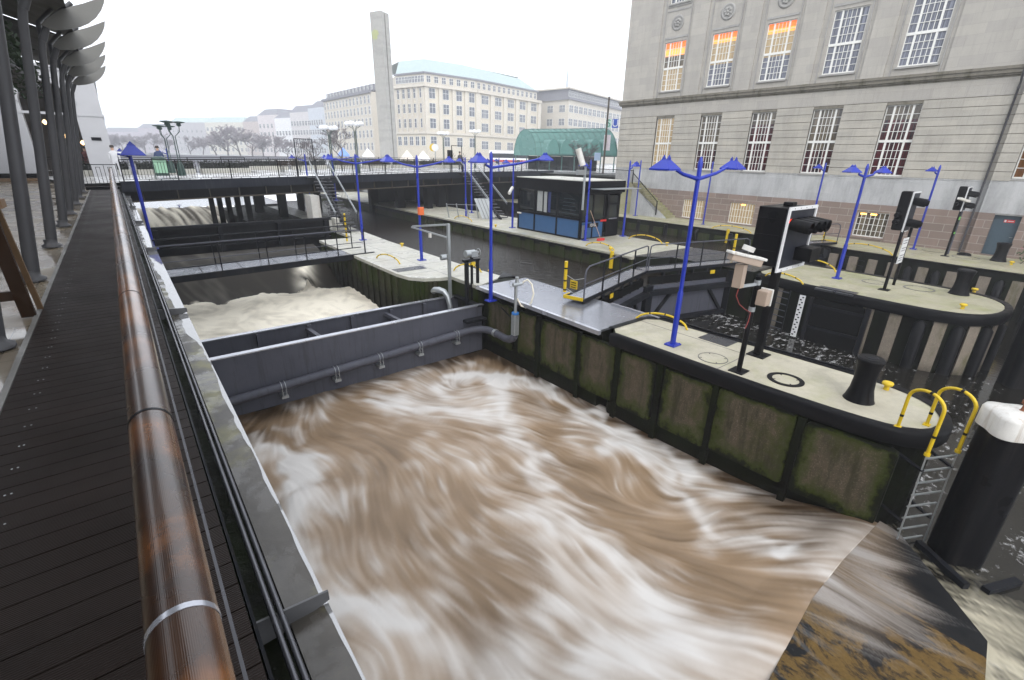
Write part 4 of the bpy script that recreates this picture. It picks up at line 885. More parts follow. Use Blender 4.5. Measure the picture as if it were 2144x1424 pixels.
m = M(); m.bar((9.72, .80, -2.78), (9.66, .74, -4.75), .05, .022); m.bar((10.28, .50, -2.78), (10.22, .44, -4.75), .05, .022); m.build('stile', m_galv, ld)
for k in range(8): z = -2.86-.25*k; M().bar((9.71-.004*k, .79, z), (10.27-.004*k, .49, z), .025, .025).build('rung', m_galv, ld)
for z in (-3.1, -4.2): M().bar((9.7, .77, z), (9.95, 1.3, z+.08), .06, .03).build('stay', m_dsteel, ld); M().bar((10.25, .48, z), (10.5, .95, z+.08), .06, .03).build('stay', m_dsteel, ld)
# ---------------------------------------------------------------- dolphins
def dolphin(x, y, zt, r, label, ring=False):
    t = thing('mooring_dolphin', label, 'dolphin pile', (x, y, -5)); fx = lambda a: 1+.12*math.cos(4*a+.6)
    M().lathe([(r, -6.5), (r, zt-.34)], (x, y, 0), 48, fx).build('pile_bundle', m_black, t)
    M().lathe([(r*1.16, zt-.36), (r*1.14, zt-.07), (r*1.06, zt-.01), (r*.3, zt+.03)], (x, y, 0), 48, fx).build('white_cap', m_whitest, t)
    if ring: M().lathe([(.06, zt+.02), (.03, zt+.04), (.022, zt+.13), (.05, zt+.15), (.05, zt+.2), (.02, zt+.225)], (x+.02, y-.02, 0), 10).build('lifting_bolt', m_rustball, t)
dolphin(10.26, .03, -1.80, .335, 'big black pile bundle with a white lobed cap and a rusty bolt', True)
dolphin(20.9, .45, -1.62, .36, 'distant black pile bundle with a white cap at the nose of the middle pier')
dolphin(23.3, .5, -1.30, .36, 'farther black pile with a white cap just behind another one at the right edge')
m = M(); c0 = Vector((9.75, -.05)); 
def skew(m, c, dx, dy, L, W, z0, z1):
    d = Vector((dx, dy)).normalized(); s_ = Vector((-d.y, d.x)); p = [Vector(c)+d*i*L/2+s_*j*W/2 for i, j in ((-1, -1), (1, -1), (1, 1), (-1, 1))]; return m.prism([(q_.x, q_.y) for q_ in p], z0, z1)
fr = thing('dolphin_footing', 'wet steel frame around the foot of the big pile bundle beside the sill', 'footing', (10, -.1, -4.7))
skew(M(), (9.72, .12), -.75, -1, .95, .10, -5, -4.58).build('frame_beam', m_dsteel, fr)
skew(M(), (9.95, -.62), 1, -.45, .75, .12, -5, -4.60).build('frame_beam', m_dsteel, fr)
# ---------------------------------------------------------------- valves, gallows
vf = thing('valve_frame', 'black gate valve frame with a grey actuator and handwheel on the pier edge', 'valve', (9.5, 13.9, Z1))
M().box(9.15, 9.25, 13.95, 14.10, -4, -1.72).box(9.62, 9.70, 13.95, 14.05, -3.2, -1.72).box(9.05, 9.75, 13.95, 14.1, -1.76, -1.68).box(9.18, 9.68, 13.98, 14.05, -2.72, -2.62).build('frame', m_dsteel, vf)
M().tube([(9.42, 14.02, -3.2), (9.42, 14.02, -1.5)], .05, 10).build('spindle', m_black, vf)
M().tube([(9.15, 14.02, -1.48), (9.55, 14.02, -1.48)], .12, 14).box(9.35, 9.62, 13.9, 14.14, -1.6, -1.4).build('actuator', m_galv, vf)
m = M(); m.tube([(9.72+.0*k, 14.02+.13*math.cos(k*.5236), -1.47+.13*math.sin(k*.5236)) for k in range(13)], .012, 6, cap=False); m.bar((9.55, 14.02, -1.47), (9.74, 14.02, -1.47), .03, .03); m.build('handwheel', m_galv, vf)
M().box(9.34, 9.5, 13.9, 13.96, -1.88, -1.78).build('yellow_tag', m_yel, vf)
sv = thing('standpipe', 'grey standpipe with handwheel, blue flange and cream hose outside the pier wall', 'standpipe', (9.2, 11.2, -4))
M().tube([(9.2, 11.2, -3.72), (9.2, 11.2, -2.02)], .052, 12).build('riser', m_galv, sv)
M().lathe([(.12, 0), (.12, .06)], (9.2, 11.2, -2.98), 16).build('blue_flange', paint('blue_flange_paint', (.03, .16, .45), .4), sv)
M().box(9.10, 9.30, 11.1, 11.3, -3.7, -3.0).build('gearbox', m_galv, sv, bev=.02)
M().tube([(9.08, 11.2, -2.0), (9.40, 11.15, -1.98)], .062, 12).lathe([(.07, -1.95), (.05, -1.8), (.06, -1.76)], (9.24, 11.2, 0), 12).build('valve_body', m_galv, sv)
m = M(); m.tube([(9.02, 11.2+.10*math.cos(k*.5236), -1.95+.10*math.sin(k*.5236)) for k in range(13)], .010, 6, cap=False); m.bar((9.0, 11.2, -1.95), (9.1, 11.2, -1.97), .02, .02); m.build('handwheel', m_galv, sv)
hp = [(9.42, 11.15, -1.98), (9.50, 11.1, -1.85), (9.56, 10.95, -1.85), (9.60, 10.8, -2.1), (9.52, 10.7, -2.4), (9.42, 10.8, -2.66), (9.34, 10.98, -2.76), (9.28, 11.1, -2.6), (9.23, 11.16, -2.45)]
M().tube([Vector(hp[0])]+[Vector(hp[i])*.5+Vector(hp[i+1])*.5 for i in range(len(hp)-1)]+[Vector(hp[-1])], .028, 8).build('hose', m_hose, sv)
m = M(); m.tube([(9.40, 12.2, -3.05), (9.38, 11.42, -3.35), (9.36, 11.40, -2.8), (9.38, 11.42, -2.68), (9.45, 11.42, -2.66)], .025, 8); m.build('side_pipe', m_dsteel, sv)
gp = thing('gallows_post', 'grey square post with a triangular arm holding a small probe at the pier wall', 'post', (8.95, 14.9, -3.2))
M().box(8.90, 9.0, 14.75, 14.85, -3.25, -.50).build('post', m_galv, gp)
m = M(); m.bar((8.95, 14.8, -.53), (7.95, 15.6, -.62), .07, .06); m.bar((8.95, 14.8, -1.0), (7.9, 15.6, -.64), .05, .05); m.build('arm', m_galv, gp)
M().box(8.38, 8.46, 15.15, 15.25, -1.0, -.84).build('probe', m_whitest, gp)
M().tube([(8.55, 14.7, -1.66), (8.75, 14.7, -1.66)], .10, 14).tube([(8.75, 14.78, -1.6), (8.95, 14.8, -1.62)], .03, 8).build('winch', m_galv, gp)
tag(M().box(8.95, 9.1, 19.9, 20.05, Z1, Z1+.55).build('yellow_post', m_yel), 'placeholder', 'post') if False else None
yp = thing('stair_post', 'thin yellow and black marker post in front of the front stair', 'marker post', (9.0, 25.3, Z1))
M().tube([(9.0, 25.3, Z1), (9.0, 25.3, -1.15)], .05, 8).build('post', m_yel, yp)
for k in range(5): z = -2.45+.28*k; M().tube([(9.0, 25.3, z), (9.0, 25.3, z+.08)], .053, 8).build('black_band', m_black, yp)
# ---------------------------------------------------------------- cabin
cb = thing('lock_cabin', 'flat roofed black cabin with dark windows above bright blue panels', 'cabin', (21.8, 21.6, Z1))
X0, X1, Y0, Y1 = 20.05, 23.45, 18.8, 24.4
M().box(X0+.08, X1-.08, Y0+.08, Y1-.08, Z1, Z1+.06).build('floor', m_dsteel, cb)
M().box(X1-.10, X1-.02, Y0+.1, Y1-.02, Z1, -.05).box(X0+.1, X1-.1, Y1-.1, Y1-.02, Z1, -.05).build('back_wall', m_frameblk, cb)
rf = M().box(X0-.12, X1+.15, Y0-.12, Y1+.12, -.05, .60).build('roof_fascia', m_frameblk, cb, bev=.015)
M().prism([(X0-.08, Y0-.08), (X1+.11, Y0-.08), (X1+.11, Y1+.08), (X0-.08, Y1+.08)], .60, .64).build('roof_edge', m_slab, cb)
fy = [Y0, 20.7, 22.8, Y1]                                              # front (canal) side
m = M()
for y in (Y0+.06, 20.75, 22.75, Y1-.06): m.box(X0-.02, X0+.08, y-.06, y+.06, Z1+.05, -.05)
m.box(X0-.03, X0+.08, Y0, Y1, -1.52, -1.38).box(X0-.02, X0+.08, Y0, Y1, Z1+.02, Z1+.10)
for y in (21.6, 22.0): m.box(X0-.01, X0+.06, y-.03, y+.03, -1.38, -.05)
m.build('window_frame', m_frameblk, cb)
for a, b in ((Y0+.12, 20.69), (20.81, 22.69), (22.81, Y1-.12)):
    M().box(X0+.01, X0+.05, a, b, Z1+.10, -1.52).build('blue_panel', m_cabblue, cb)
    M().box(X0+.03, X0+.04, a, b, -1.38, -.05).build('window_pane', m_glass, cb)
m = M().box(X0+.02, X0+.028, 22.05, 22.55, -1.30, -.12).box(X0+.02, X0+.028, 21.65, 21.95, -1.32, -.12); m.build('white_blind', paint('blind_behind_glass', (.30, .31, .30), .5), cb)
M().box(X0+.02, X0+.028, 21.35, 21.6, -1.30, -.12).build('blue_blind', paint('blue_blind', (.02, .03, .12), .5), cb)
m = M()
for k in range(5): m.box(X0+.021, X0+.029, 19.2+.05*k, 20.4-.04*k, -1.2+.2*k, -1.185+.2*k)
m.build('blind_slat', paint('dark_blind_slat', (.02, .04, .06), .5), cb)
M().box(X0-.10, X0-.02, 24.0, 24.35, -1.62, -1.53).build('wall_light', m_whitest, cb, bev=.02)
m = M()                                                                 # door side
for x in (X0+.06, 21.05, 22.0, 22.3, 23.3): m.box(x-.05, x+.05, Y0-.02, Y0+.08, Z1+.05, -.05)
m.box(X0, 22.3, Y0-.02, Y0+.07, -1.62, -1.5).box(X0, X1, Y0-.02, Y0+.07, -.14, -.05); m.build('side_frame', m_frameblk, cb)
for a, b in ((X0+.11, 21.0), (21.1, 21.95)): M().box(a, b, Y0+.03, Y0+.04, -1.5, -.14).build('window_pane', glass('green_cabin_glass', (.03, .035, .03), .04), cb)
M().box(X0+.11, 22.0, Y0+.0, Y0+.04, Z1+.08, -1.62).build('blue_panel', m_cabblue, cb)
dr = M().box(22.35, 23.25, Y0-.01, Y0+.05, Z1+.06, -1.55).box(22.35, 22.47, Y0-.01, Y0+.05, -1.55, -.2).box(23.13, 23.25, Y0-.01, Y0+.05, -1.55, -.2).box(22.47, 23.13, Y0-.01, Y0+.05, -.75, -.62).build('door', m_frameblk, cb)
M().box(22.47, 23.13, Y0+.01, Y0+.02, -1.55, -.2).build('door_pane', glass('door_glass', (.03, .034, .03), .04), dr, off=cb['_o'])
M().box(22.45, 23.15, Y0-.05, Y0-.01, -1.56, -1.50).build('push_bar', m_lsteel, dr, off=cb['_o'])
M().box(20.55, 21.55, Y0-.03, Y0-.02, -1.94, -1.70).build('number_plate', m_frameblk, cb)
lettering('cabin_number', '1010', .26, m_white, cb, Matrix.Translation(-Vector(cb['_o'])) @ face_mtx((21.05, Y0-.036, -1.82), (1, 0, 0)))
M().box(X0+.12, X0+.42, Y0-.14, Y0-.02, -2.02, -1.78).box(X0+.14, X0+.24, Y0-.1, Y0-.02, -2.5, -2.02).build('wall_box', m_galv, cb)
aw = M().box(20.6, 23.9, 17.75, 18.7, .19, .225).build('awning', m_galv, cb)
M().box(20.75, 21.9, 17.9, 18.3, .175, .19).build('awning_grille', m_dsteel, cb)
M().box(21.7, 22.2, Y0-.06, Y0-.03, -1.66, -1.55).build('red_sign', m_red, cb)
bm = thing('broom', 'red headed broom leaning against the blue cabin panel', 'broom', (20.95, 18.1, Z1))
M().tube([(21.0, 18.05, -2.46), (20.75, 18.74, -.98)], .014, 6).build('stick', m_broom, bm)
M().box(20.75, 21.25, 17.92, 18.12, -2.6, -2.46).build('head', m_red, bm, bev=.03)
cm = thing('camera_mast', 'grey tubular mast with a white camera above the cabin roof corner', 'camera', (19.9, 18.7, -1))
M().tube([(19.95, 18.62, -.9), (19.95, 18.62, 1.35)], .065, 12).build('tube', m_galv, cm)
M().box(19.3, 19.85, 18.5, 18.65, .95, 1.2).bar((19.85, 18.6, 1.1), (19.95, 18.6, 1.1), .05, .05).build('bracket', m_galv, cm)
M().tube([(19.62, 18.5, 1.42), (19.38, 18.7, 2.25)], .16, 12).build('camera_housing', m_whitest, cm)
c2 = thing('wall_camera', 'white tube camera pointing left from the far cabin corner', 'camera', (19.6, 24.8, 0)); M().tube([(19.0, 24.0, -.32), (19.75, 24.65, -.06)], .10, 12).build('camera_housing', m_whitest, c2); M().bar((19.75, 24.65, -.02), (20.0, 24.5, .15), .05, .05).build('bracket', m_dsteel, c2)
gw = thing('folded_gangway', 'grey aluminium gangway leaning folded against the rear stair', 'gangway', (21.5, 29.5, Z1))
v0 = [(20.9, 29.6, Z1+.02), (21.7, 29.0, Z1+.02), (21.35, 29.5, -1.15), (20.5, 30.1, -1.15)]
M().add(v0+[(x+.1, y+.1, z) for x, y, z in v0], [(0, 1, 2, 3), (7, 6, 5, 4), (0, 4, 5, 1), (1, 5, 6, 2), (2, 6, 7, 3), (3, 7, 4, 0)]).build('panel', m_galv, gw)
m = M()
for k in range(1, 4): a, b = Vector(v0[0]).lerp(Vector(v0[1]), k/4), Vector(v0[3]).lerp(Vector(v0[2]), k/4); m.bar(a-Vector((.02, .02, 0)), b-Vector((.02, .02, 0)), .05, .02)
m.build('slat', m_curb, gw)
st_ = thing('gangway_railing', 'low grey tilted railing frame beside the folded gangway', 'railing frame', (19.8, 31, Z1))
m = M()
for k in range(4): x = 19.1+.55*k; m.bar((x+.12, 31.6-.5*k, Z1), (x-.08, 31.6-.5*k, -1.55), .07, .05)
for z in (-1.62, -2.05): m.bar((19.05, 31.65, z), (20.75, 30.1, z), .03, .03)
m.build('frame', m_galv, st_)
# ---------------------------------------------------------------- mitre gates with walkways
def leaf(label, A, B, nrm, flip):
    """A pivot, B mitre; walkway on the upstream side"""
    t = thing('lock_gate', label, 'lock gate', (A[0], A[1], -4)); A, B = Vector((*A, 0)), Vector((*B, 0)); d = (B-A).normalized(); n = Vector((*nrm, 0)).normalized(); zt = -2.42
    def P(s, k, z): p = A+d*s+n*k; return Vector((p.x, p.y, z))
    L = (B-A).length
    m = M(); q = [P(0, 0, 0), P(L, 0, 0), P(L, .10, 0), P(0, .10, 0)]; m.prism([(v.x, v.y) for v in q], -7, -3.05); m.build('gate_plate', m_gsteel if flip else m_dsteel, t)
    m = M(); m.bar(P(0, -.10, -3.32), P(L, -.10, -3.32), .28, .20); m.bar(P(0, -.08, -4.55), P(L, -.08, -4.55), .2, .16); m.bar(P(.1, -.1, -5), P(.1, -.1, -2.7), .25, .25); m.bar(P(L-.12, -.1, -5), P(L-.12, -.1, -3.0), .25, .22); m.build('gate_beam', m_dsteel, t)
    m = M(); m.bar(P(.3, -.09, -4.6), P(1.3, -.09, -3.4), .12, .10); m.bar(P(L-.3, -.09, -4.6), P(L-1.3, -.09, -3.4), .12, .10); m.build('brace', m_dsteel, t)
    m = M().bar(P(.2, .1, -2.85), P(L-.2, .1, -2.85), .12, .3); m.build('top_beam', m_blackhole, t)
    m = M()
    for s in np.arange(.6, L-.3, .8): m.bar(P(s, .1, -3.1), P(s, .1, -2.5), .10, .10)
    m.build('walkway_support', m_dsteel, t)
    s0, s1 = (-.95, L) if flip else (-.7, L)
    m = M(); m.add([P(s0, .05, zt), P(s1, .05, zt), P(s1, .72, zt), P(s0, .72, zt), P(s0, .05, zt-.06), P(s1, .05, zt-.06), P(s1, .72, zt-.06), P(s0, .72, zt-.06)], [(0, 1, 2, 3), (7, 6, 5, 4), (0, 4, 5, 1), (1, 5, 6, 2), (2, 6, 7, 3), (3, 7, 4, 0)]); m.build('walkway', m_grate, t)
    m = M(); m.bar(P(s0, .05, zt-.05), P(s1, .05, zt-.05), .04, .12); m.bar(P(s0, .72, zt-.02), P(s1, .72, zt-.02), .03, .10); m.build('walkway_edge', m_dsteel, t)
    m = M(); m.bar(P(s0-.02, .05, zt+.01), P(s0-.02, .75, zt+.01), .045, .10); m.bar(P(s0, .74, zt+.02), P(s0+.35, .74, zt+.02), .035, .08); m.build('yellow_edge', m_yel, t)
    top = -1.38; e0, e1 = s0+.04, s1-.06
    m = M(); m.tube([P(e0, .05, zt), P(e0, .05, top-.25), P(e0+.06, .05, top-.08), P(e0+.25, .05, top), P(e1-.2, .05, top), P(e1-.03, .05, top-.05), P(e1, .05, top-.2), P(e1, .05, zt)], .026, 8); m.build('top_rail', m_gsteel, t)
    m = M(); m.tube([P(e0, .05, -1.92), P(e1, .05, -1.92)], .018, 6); m.build('mid_rail', m_gsteel, t)
    for k in range(1, 4): s = e0+(e1-e0)*k/4; M().bar(P(s, .05, zt), P(s, .05, top), .05, .035).build('rail_post', m_dsteel, t)
    yp_ = P(s0+.12, .80, 0); m = M(); m.tube([(yp_.x, yp_.y, zt+.12), (yp_.x, yp_.y, -1.30)], .055, 10); m.build('marker_post', m_yel, t)
    for z in (-2.25, -1.95, -1.55): M().tube([(yp_.x, yp_.y, z), (yp_.x, yp_.y, z+.05)], .058, 10).build('black_band', m_black, t)
    m = M(); m.bar(P(1.0, .0, -2.72), P(1.25, 0, -2.72), .02, .16); m.build('number_tag', m_yel, t)
    return t, P, s0
t_, P_, s0_ = leaf('lock gate leaf with railed walkway and yellow edge reaching the near pier grating', (11.7, 9.95), (15.98, 11.12), (-.27, .96), True)
sg = thing('chain_sign', 'small yellow warning plate hanging on a chain at the walkway end', 'warning sign', tuple(P_(s0_+.05, .42, -1.95)))
pl = P_(s0_+.02, .42, -1.98); M().box(pl.x-.02, pl.x, pl.y-.15, pl.y+.15, pl.z-.13, pl.z+.13).build('plate', m_yel, sg)
m = M()
for k in range(3): m.box(pl.x-.026, pl.x-.02, pl.y-.11, pl.y+.11, pl.z+.05-.075*k, pl.z+.078-.075*k)
m.build('text_line', m_black, sg)
m = M(); 
for z in (-1.72, -2.15): m.tube([P_(s0_+.12, .80, z), P_(s0_+.04, .42, z-.12), P_(s0_+.04, .05, z)], .010, 5)
m.build('chain', m_galv, sg)
leaf('lock gate leaf with railed walkway meeting the middle pier', (20.55, 9.95), (15.98, 11.12), (.27, .96), True)
leaf('lock gate leaf of the second chamber starting at the middle pier', (24.1, 9.7), (27.4, 10.9), (-.27, .96), False)
leaf('lock gate leaf of the second chamber meeting the quay by the building', (30.9, 9.7), (27.4, 10.9), (.27, .96), False)
for x, y, z0, z1, l in ((18.55, 15.1, -3.35, -2.5, 'short yellow ladder post on the wall below the cabin pier handle'), (31.35, 15.9, -3.35, -2.45, 'short yellow ladder post on the far quay wall')):
    t = thing('ladder_post', l, 'marker post', (x, y, z0)); M().tube([(x, y, z0), (x, y, z1)], .10, 10).build('tube', m_yel, t)
m_cable = paint('red_cable', (.22, .03, .025), .6)
# ---------------------------------------------------------------- signals
def visor(m, p, L, r, d=(0, -1, 0), drop=.05):
    p = Vector(p); d = Vector(d); m.tube([p, p+d*L+Vector((0, 0, -drop))], r, 12, cap=False); return m
bs = thing('signal_board', 'big white framed grey signal board with four hooded lamps, its black housing behind', 'signal', (11.6, 4.4, Z1))
M().box(11.22, 11.38, 4.36, 4.52, Z1, -.45).build('post', m_black, bs); M().box(11.08, 11.52, 4.22, 4.62, Z1, Z1+.025).build('base_plate', m_frameblk, bs)
M().box(11.05, 12.25, 4.40, 5.0, -.42, .86).box(11.5, 11.75, 4.5, 4.7, .86, .95).build('housing', m_black, bs, bev=.02)
for z in (-.1, .25, .6): M().box(11.03, 11.05, 4.45, 4.95, z, z+.02).build('housing_rib', m_frameblk, bs)
M().box(11.0, 12.42, 4.34, 4.38, -.50, .83).build('board', m_fascia, bs)
m = M().box(10.98, 11.05, 4.31, 4.345, -.52, .88).box(12.37, 12.44, 4.31, 4.345, -.52, .88).box(11.05, 12.37, 4.31, 4.345, .81, .88).box(11.05, 12.37, 4.31, 4.345, -.52, -.45); m.build('white_frame', m_white, bs)
m = M()
for x in (11.2, 11.5, 11.8, 12.1): 
    for z in (.845, -.485): m.tube([(x, 4.312, z), (x, 4.305, z)], .012, 6)
m.build('frame_bolt', m_dsteel, bs)
for k in range(4):
    x = 11.22+.315*k; vs_ = M(); visor(vs_, (x, 4.33, .52), .42, .13); hd = vs_.build('visor', m_black, bs)
    M().tube([(x, 4.335, .52), (x, 4.32, .52)], .115, 12).build('lens', m_red_led if k == 0 else m_blackhole, hd, off=bs['_o'])
M().box(11.75, 12.3, 3.98, 4.34, -.32, -.02).build('lower_lamp', m_black, bs, bev=.02)
cc = thing('camera_post', 'black post with beige roofed camera and loose red cable on the near pier', 'camera post', (9.98, 4.24, Z1))
M().tube([(9.98, 4.24, Z1), (9.98, 4.24, -.45)], .055, 12).build('post', m_black, cc); M().box(9.80, 10.16, 4.08, 4.40, Z1, Z1+.02).build('base_plate', m_frameblk, cc)
M().box(9.88, 10.08, 3.95, 4.17, -1.02, -.70).build('junction_box', m_beige, cc, bev=.02); M().box(10.08, 10.12, 3.93, 4.19, -1.04, -.68).build('box_lid', m_whitest, cc, bev=.015)
M().lathe([(.066, -1.2), (.066, -1.1)], (9.98, 4.24, 0), 12).lathe([(.066, -.62), (.066, -.52)], (9.98, 4.24, 0), 12).build('clamp', m_galv, cc)
M().bar((9.92, 4.24, -.60), (9.62, 4.45, -.66), .06, .05).build('bracket_arm', m_galv, cc)
M().box(9.50, 9.66, 4.36, 4.54, -.66, -.18).build('camera_neck', m_beige, cc)
ch = M(); ch.bar((9.30, 4.58, .00), (9.86, 4.22, -.15), .19, .15); ch.build('camera_housing', m_beige, cc, bev=.015)
ch = M(); ch.bar((9.26, 4.60, .085), (9.92, 4.18, -.075), .23, .055); ch.tube([(9.6, 4.40, .10), (9.62, 4.38, .19)], .12, 12); ch.build('sun_roof', m_whitest, cc, bev=.012)
M().tube([(9.60, 4.42, -.62), (9.50, 4.40, -.82), (9.58, 4.34, -1.0), (9.74, 4.28, -1.12), (9.86, 4.20, -1.2), (9.80, 4.18, -1.38), (9.72, 4.18, -1.52)], .010, 6).build('cable', m_cable, cc)
def small_signal(x, y, label, z0=-.42, z1=.92, sgn=True):
    t = thing('harbour_signal', label, 'signal', (x, y, Z1), 'two lamp signals')
    M().tube([(x, y, Z1), (x, y, z0)], .055, 12).build('post', m_black, t); M().box(x-.18, x+.18, y-.16, y+.16, Z1, Z1+.02).build('base_plate', m_frameblk, t)
    M().box(x-.16, x+.20, y+.02, y+.34, z0, z1).build('housing', m_black, t, bev=.05)
    M().prism([(x-.05, y-.02), (x+.75, y-.02), (x+.75, y+.01), (x-.05, y+.01)], z0-.02, z1-.06).build('board', m_fascia, t)
    m = M().box(x-.07, x-.05, y-.03, y+.02, z0-.04, z1-.04).box(x-.05, x+.75, y-.03, y+.02, z1-.06, z1-.02).box(x-.05, x+.55, y-.03, y+.02, z0-.05, z0-.02); m.build('white_edge', m_white, t)
    for z in (z1-.33, z0+.28):
        m = M(); visor(m, (x+.22, y-.01, z), .36, .14); visor(m, (x+.22, y-.01, z), .42, .10); m.build('visor', m_black, t)
    m = M()
    for z in (z0+.55, z0+.32): m.tube([(x-.2, y+.2, z), (x-.42, y+.22, z-.01)], .08, 10)
    m.build('side_lamp', m_black, t); return t
s2 = small_signal(21.62, 4.6, 'black two lamp signal with white edged board on the middle pier above a notice')
M().tube([(22.85, 4.62, Z1), (22.85, 4.62, -.2)], .05, 10).build('rear_post', m_black, s2); M().bar((21.62, 4.62, -.25), (22.85, 4.62, -.25), .06, .06).build('cross_bar', m_black, s2)
ns = thing('notice_board', 'white notice board with lines of small text fixed low on the signal post', 'notice', (22.2, 4.5, -1.2))
M().box(21.72, 22.34, 4.49, 4.52, -1.62, -.70).build('plate', m_white, ns)
m = M()
for k in range(9):
    if k in (2, 5): continue
    m.box(21.78, 22.28-.05*(k % 3), 4.483, 4.49, -.80-.09*k, -.775-.09*k)
m.build('text_line', m_gsteel, ns)
s3 = small_signal(32.9, 4.93, 'black two lamp signal on the quay with a white camera on its stickered pole', -.30, .85)
M().tube([(33.7, 5.0, Z1), (33.55, 5.0, -.35)], .07, 10).build('rear_post', m_gsteel, s3)
M().bar((31.9, 5.0, .32), (32.75, 4.75, .16), .16, .10).build('camera_housing', m_whitest, s3)
m = M(); m.box(32.82, 32.98, 4.86, 4.90, -1.45, -1.36).box(32.82, 32.98, 4.86, 4.90, -.75, -.6); m.build('sticker', paint('green_sticker', (.12, .4, .06), .5), s3)
# tide gauge on the middle pier
tgz = thing('tide_gauge', 'white water level gauge with black marks on the wall of the middle pier', 'gauge', (19.6, 6.6, -4.7))
M().box(19.58, 19.62, 6.46, 6.66, -4.62, -2.95).build('board', m_white, tgz)
m = M()
for k in range(16):
    z = -4.55+.10*k
    m.box(19.572, 19.58, 6.50 if k % 2 else 6.56, 6.56 if k % 2 else 6.63, z, z+.05)
m.build('scale_mark', m_black, tgz)
wl = thing('wall_ladder', 'dark rung ladder sunk in the wall of the middle pier next to the gauge', 'ladder', (19.75, 7.3, -4.7)); m = M()
for k in range(7): m.bar((19.72, 7.1, -4.5+.25*k), (19.80, 7.55, -4.5+.25*k), .03, .03)
m.build('rung', m_gsteel, wl); M().box(19.72, 19.76, 7.06, 7.10, -4.8, -2.9).box(19.80, 19.84, 7.56, 7.60, -4.8, -2.9).build('stile', m_dsteel, wl)
# ---------------------------------------------------------------- stone building on the right
sb = thing('stone_building', 'large grey ashlar building with weathered cornice and tall white windows', 'building', (38, 10, Z1))
XF = 35.40; YR, YC = 4.55, 29.3
def wallx(m, x, y0, y1, z0, z1, holes, depth):
    """wall at x facing -x with rectangular openings (ya,yb,za,zb) and their reveals"""
    ys = sorted({y0, y1, *[h[0] for h in holes], *[h[1] for h in holes]}); zs = sorted({z0, z1, *[h[2] for h in holes], *[h[3] for h in holes]})
    for a, b in zip(ys[:-1], ys[1:]):
        for c, d in zip(zs[:-1], zs[1:]):
            if any(h[0] < (a+b)/2 < h[1] and h[2] < (c+d)/2 < h[3] for h in holes): continue
            m.add([(x, a, c), (x, a, d), (x, b, d), (x, b, c)], [(3, 2, 1, 0)])
    for a, b, c, d in holes:
        X_ = x+depth; m.add([(x, a, c), (X_, a, c), (X_, b, c), (x, b, c)], [(0, 1, 2, 3)]); m.add([(x, a, d), (X_, a, d), (X_, b, d), (x, b, d)], [(3, 2, 1, 0)])
        m.add([(x, a, c), (X_, a, c), (X_, a, d), (x, a, d)], [(3, 2, 1, 0)]); m.add([(x, b, c), (X_, b, c), (X_, b, d), (x, b, d)], [(0, 1, 2, 3)])
    return m
WY = [24.75, 20.8, 16.95, 13.05, 9.2]
up = [(y-.9, y+.9, 6.86, 10.22) for y in WY]; up2 = [(y-.9, y+.9, 12.7, 16.2) for y in WY]
lo = [(y-.84, y+.84, 1.16, 4.95) for y in WY]
ba = [(20.25, 22.05, -2.5, -1.08), (16.3, 18.15, -2.5, -1.02), (8.35, 10.0, -2.38, -.92)]
door_h = (2.9, 3.92, -2.55, -.46)
m = wallx(M(), XF+.08, YR, YC, 6.4, 21, up+up2, .28); m.build('upper_bay_wall', m_stone_up, sb)
m = M(); edges = [YC]+[e for y in WY for e in (y+1.42, y-1.30)]+[YR]
for k in range(0, len(edges), 2): m.box(XF, XF+.3, edges[k+1], edges[k], 6.4, 21)
m.build('pilaster_wall', m_stone_up, sb)
m = M()
for y in WY: m.box(XF+.03, XF+.1, y-1.1, y-1.04, 6.4, 21).box(XF+.03, XF+.1, y+1.1, y+1.16, 6.4, 21)
m.build('bay_moulding', m_trim, sb)
for y in WY:
    for a_, b_, c_2 in ((10.42, 10.55, .045), (12.2, 12.3, .045), (12.48, 12.62, .03)): M().box(XF+c_2, XF+.1, y-.98, y+.98, a_, b_).build('panel_moulding', m_trim, sb)
for y in WY:
    m = M(); m.lathe([(.52, 0), (.52, .05), (.40, .075), (.36, .03), (.3, .05)], (0, 0, 0), 24)
    for k in range(7): a = k*.9; m.lathe([(.11, .03), (.10, .09), (.03, .12)], (.2*math.cos(a), .2*math.sin(a), 0), 8)
    m.lathe([(.12, .03), (.1, .11), (.02, .13)], (0, 0, 0), 8)
    m.xf(Matrix(((0, 0, -1, XF+.09), (1, 0, 0, y), (0, 1, 0, 11.42), (0, 0, 0, 1)))).build('medallion', m_trim, sb)
# cornice: stepped mouldings, lichen black on top
m = M(); 
for x0_, z0_, z1_ in ((.02, 5.92, 6.0), (.10, 6.0, 6.08), (.18, 6.08, 6.26), (.24, 6.26, 6.34), (.16, 6.34, 6.41)): m.box(XF-x0_, XF+.3, YR-.3, YC+x0_, z0_, z1_).box(XF-x0_-.22, XF+.3, -16, YR-.3+.0, z0_+.002, z1_+.002)
m.build('cornice', m_cornice, sb)
wallx(M(), XF, YR, YC, 5.12, 5.92, [], .1).build('frieze', m_stone_up, sb)
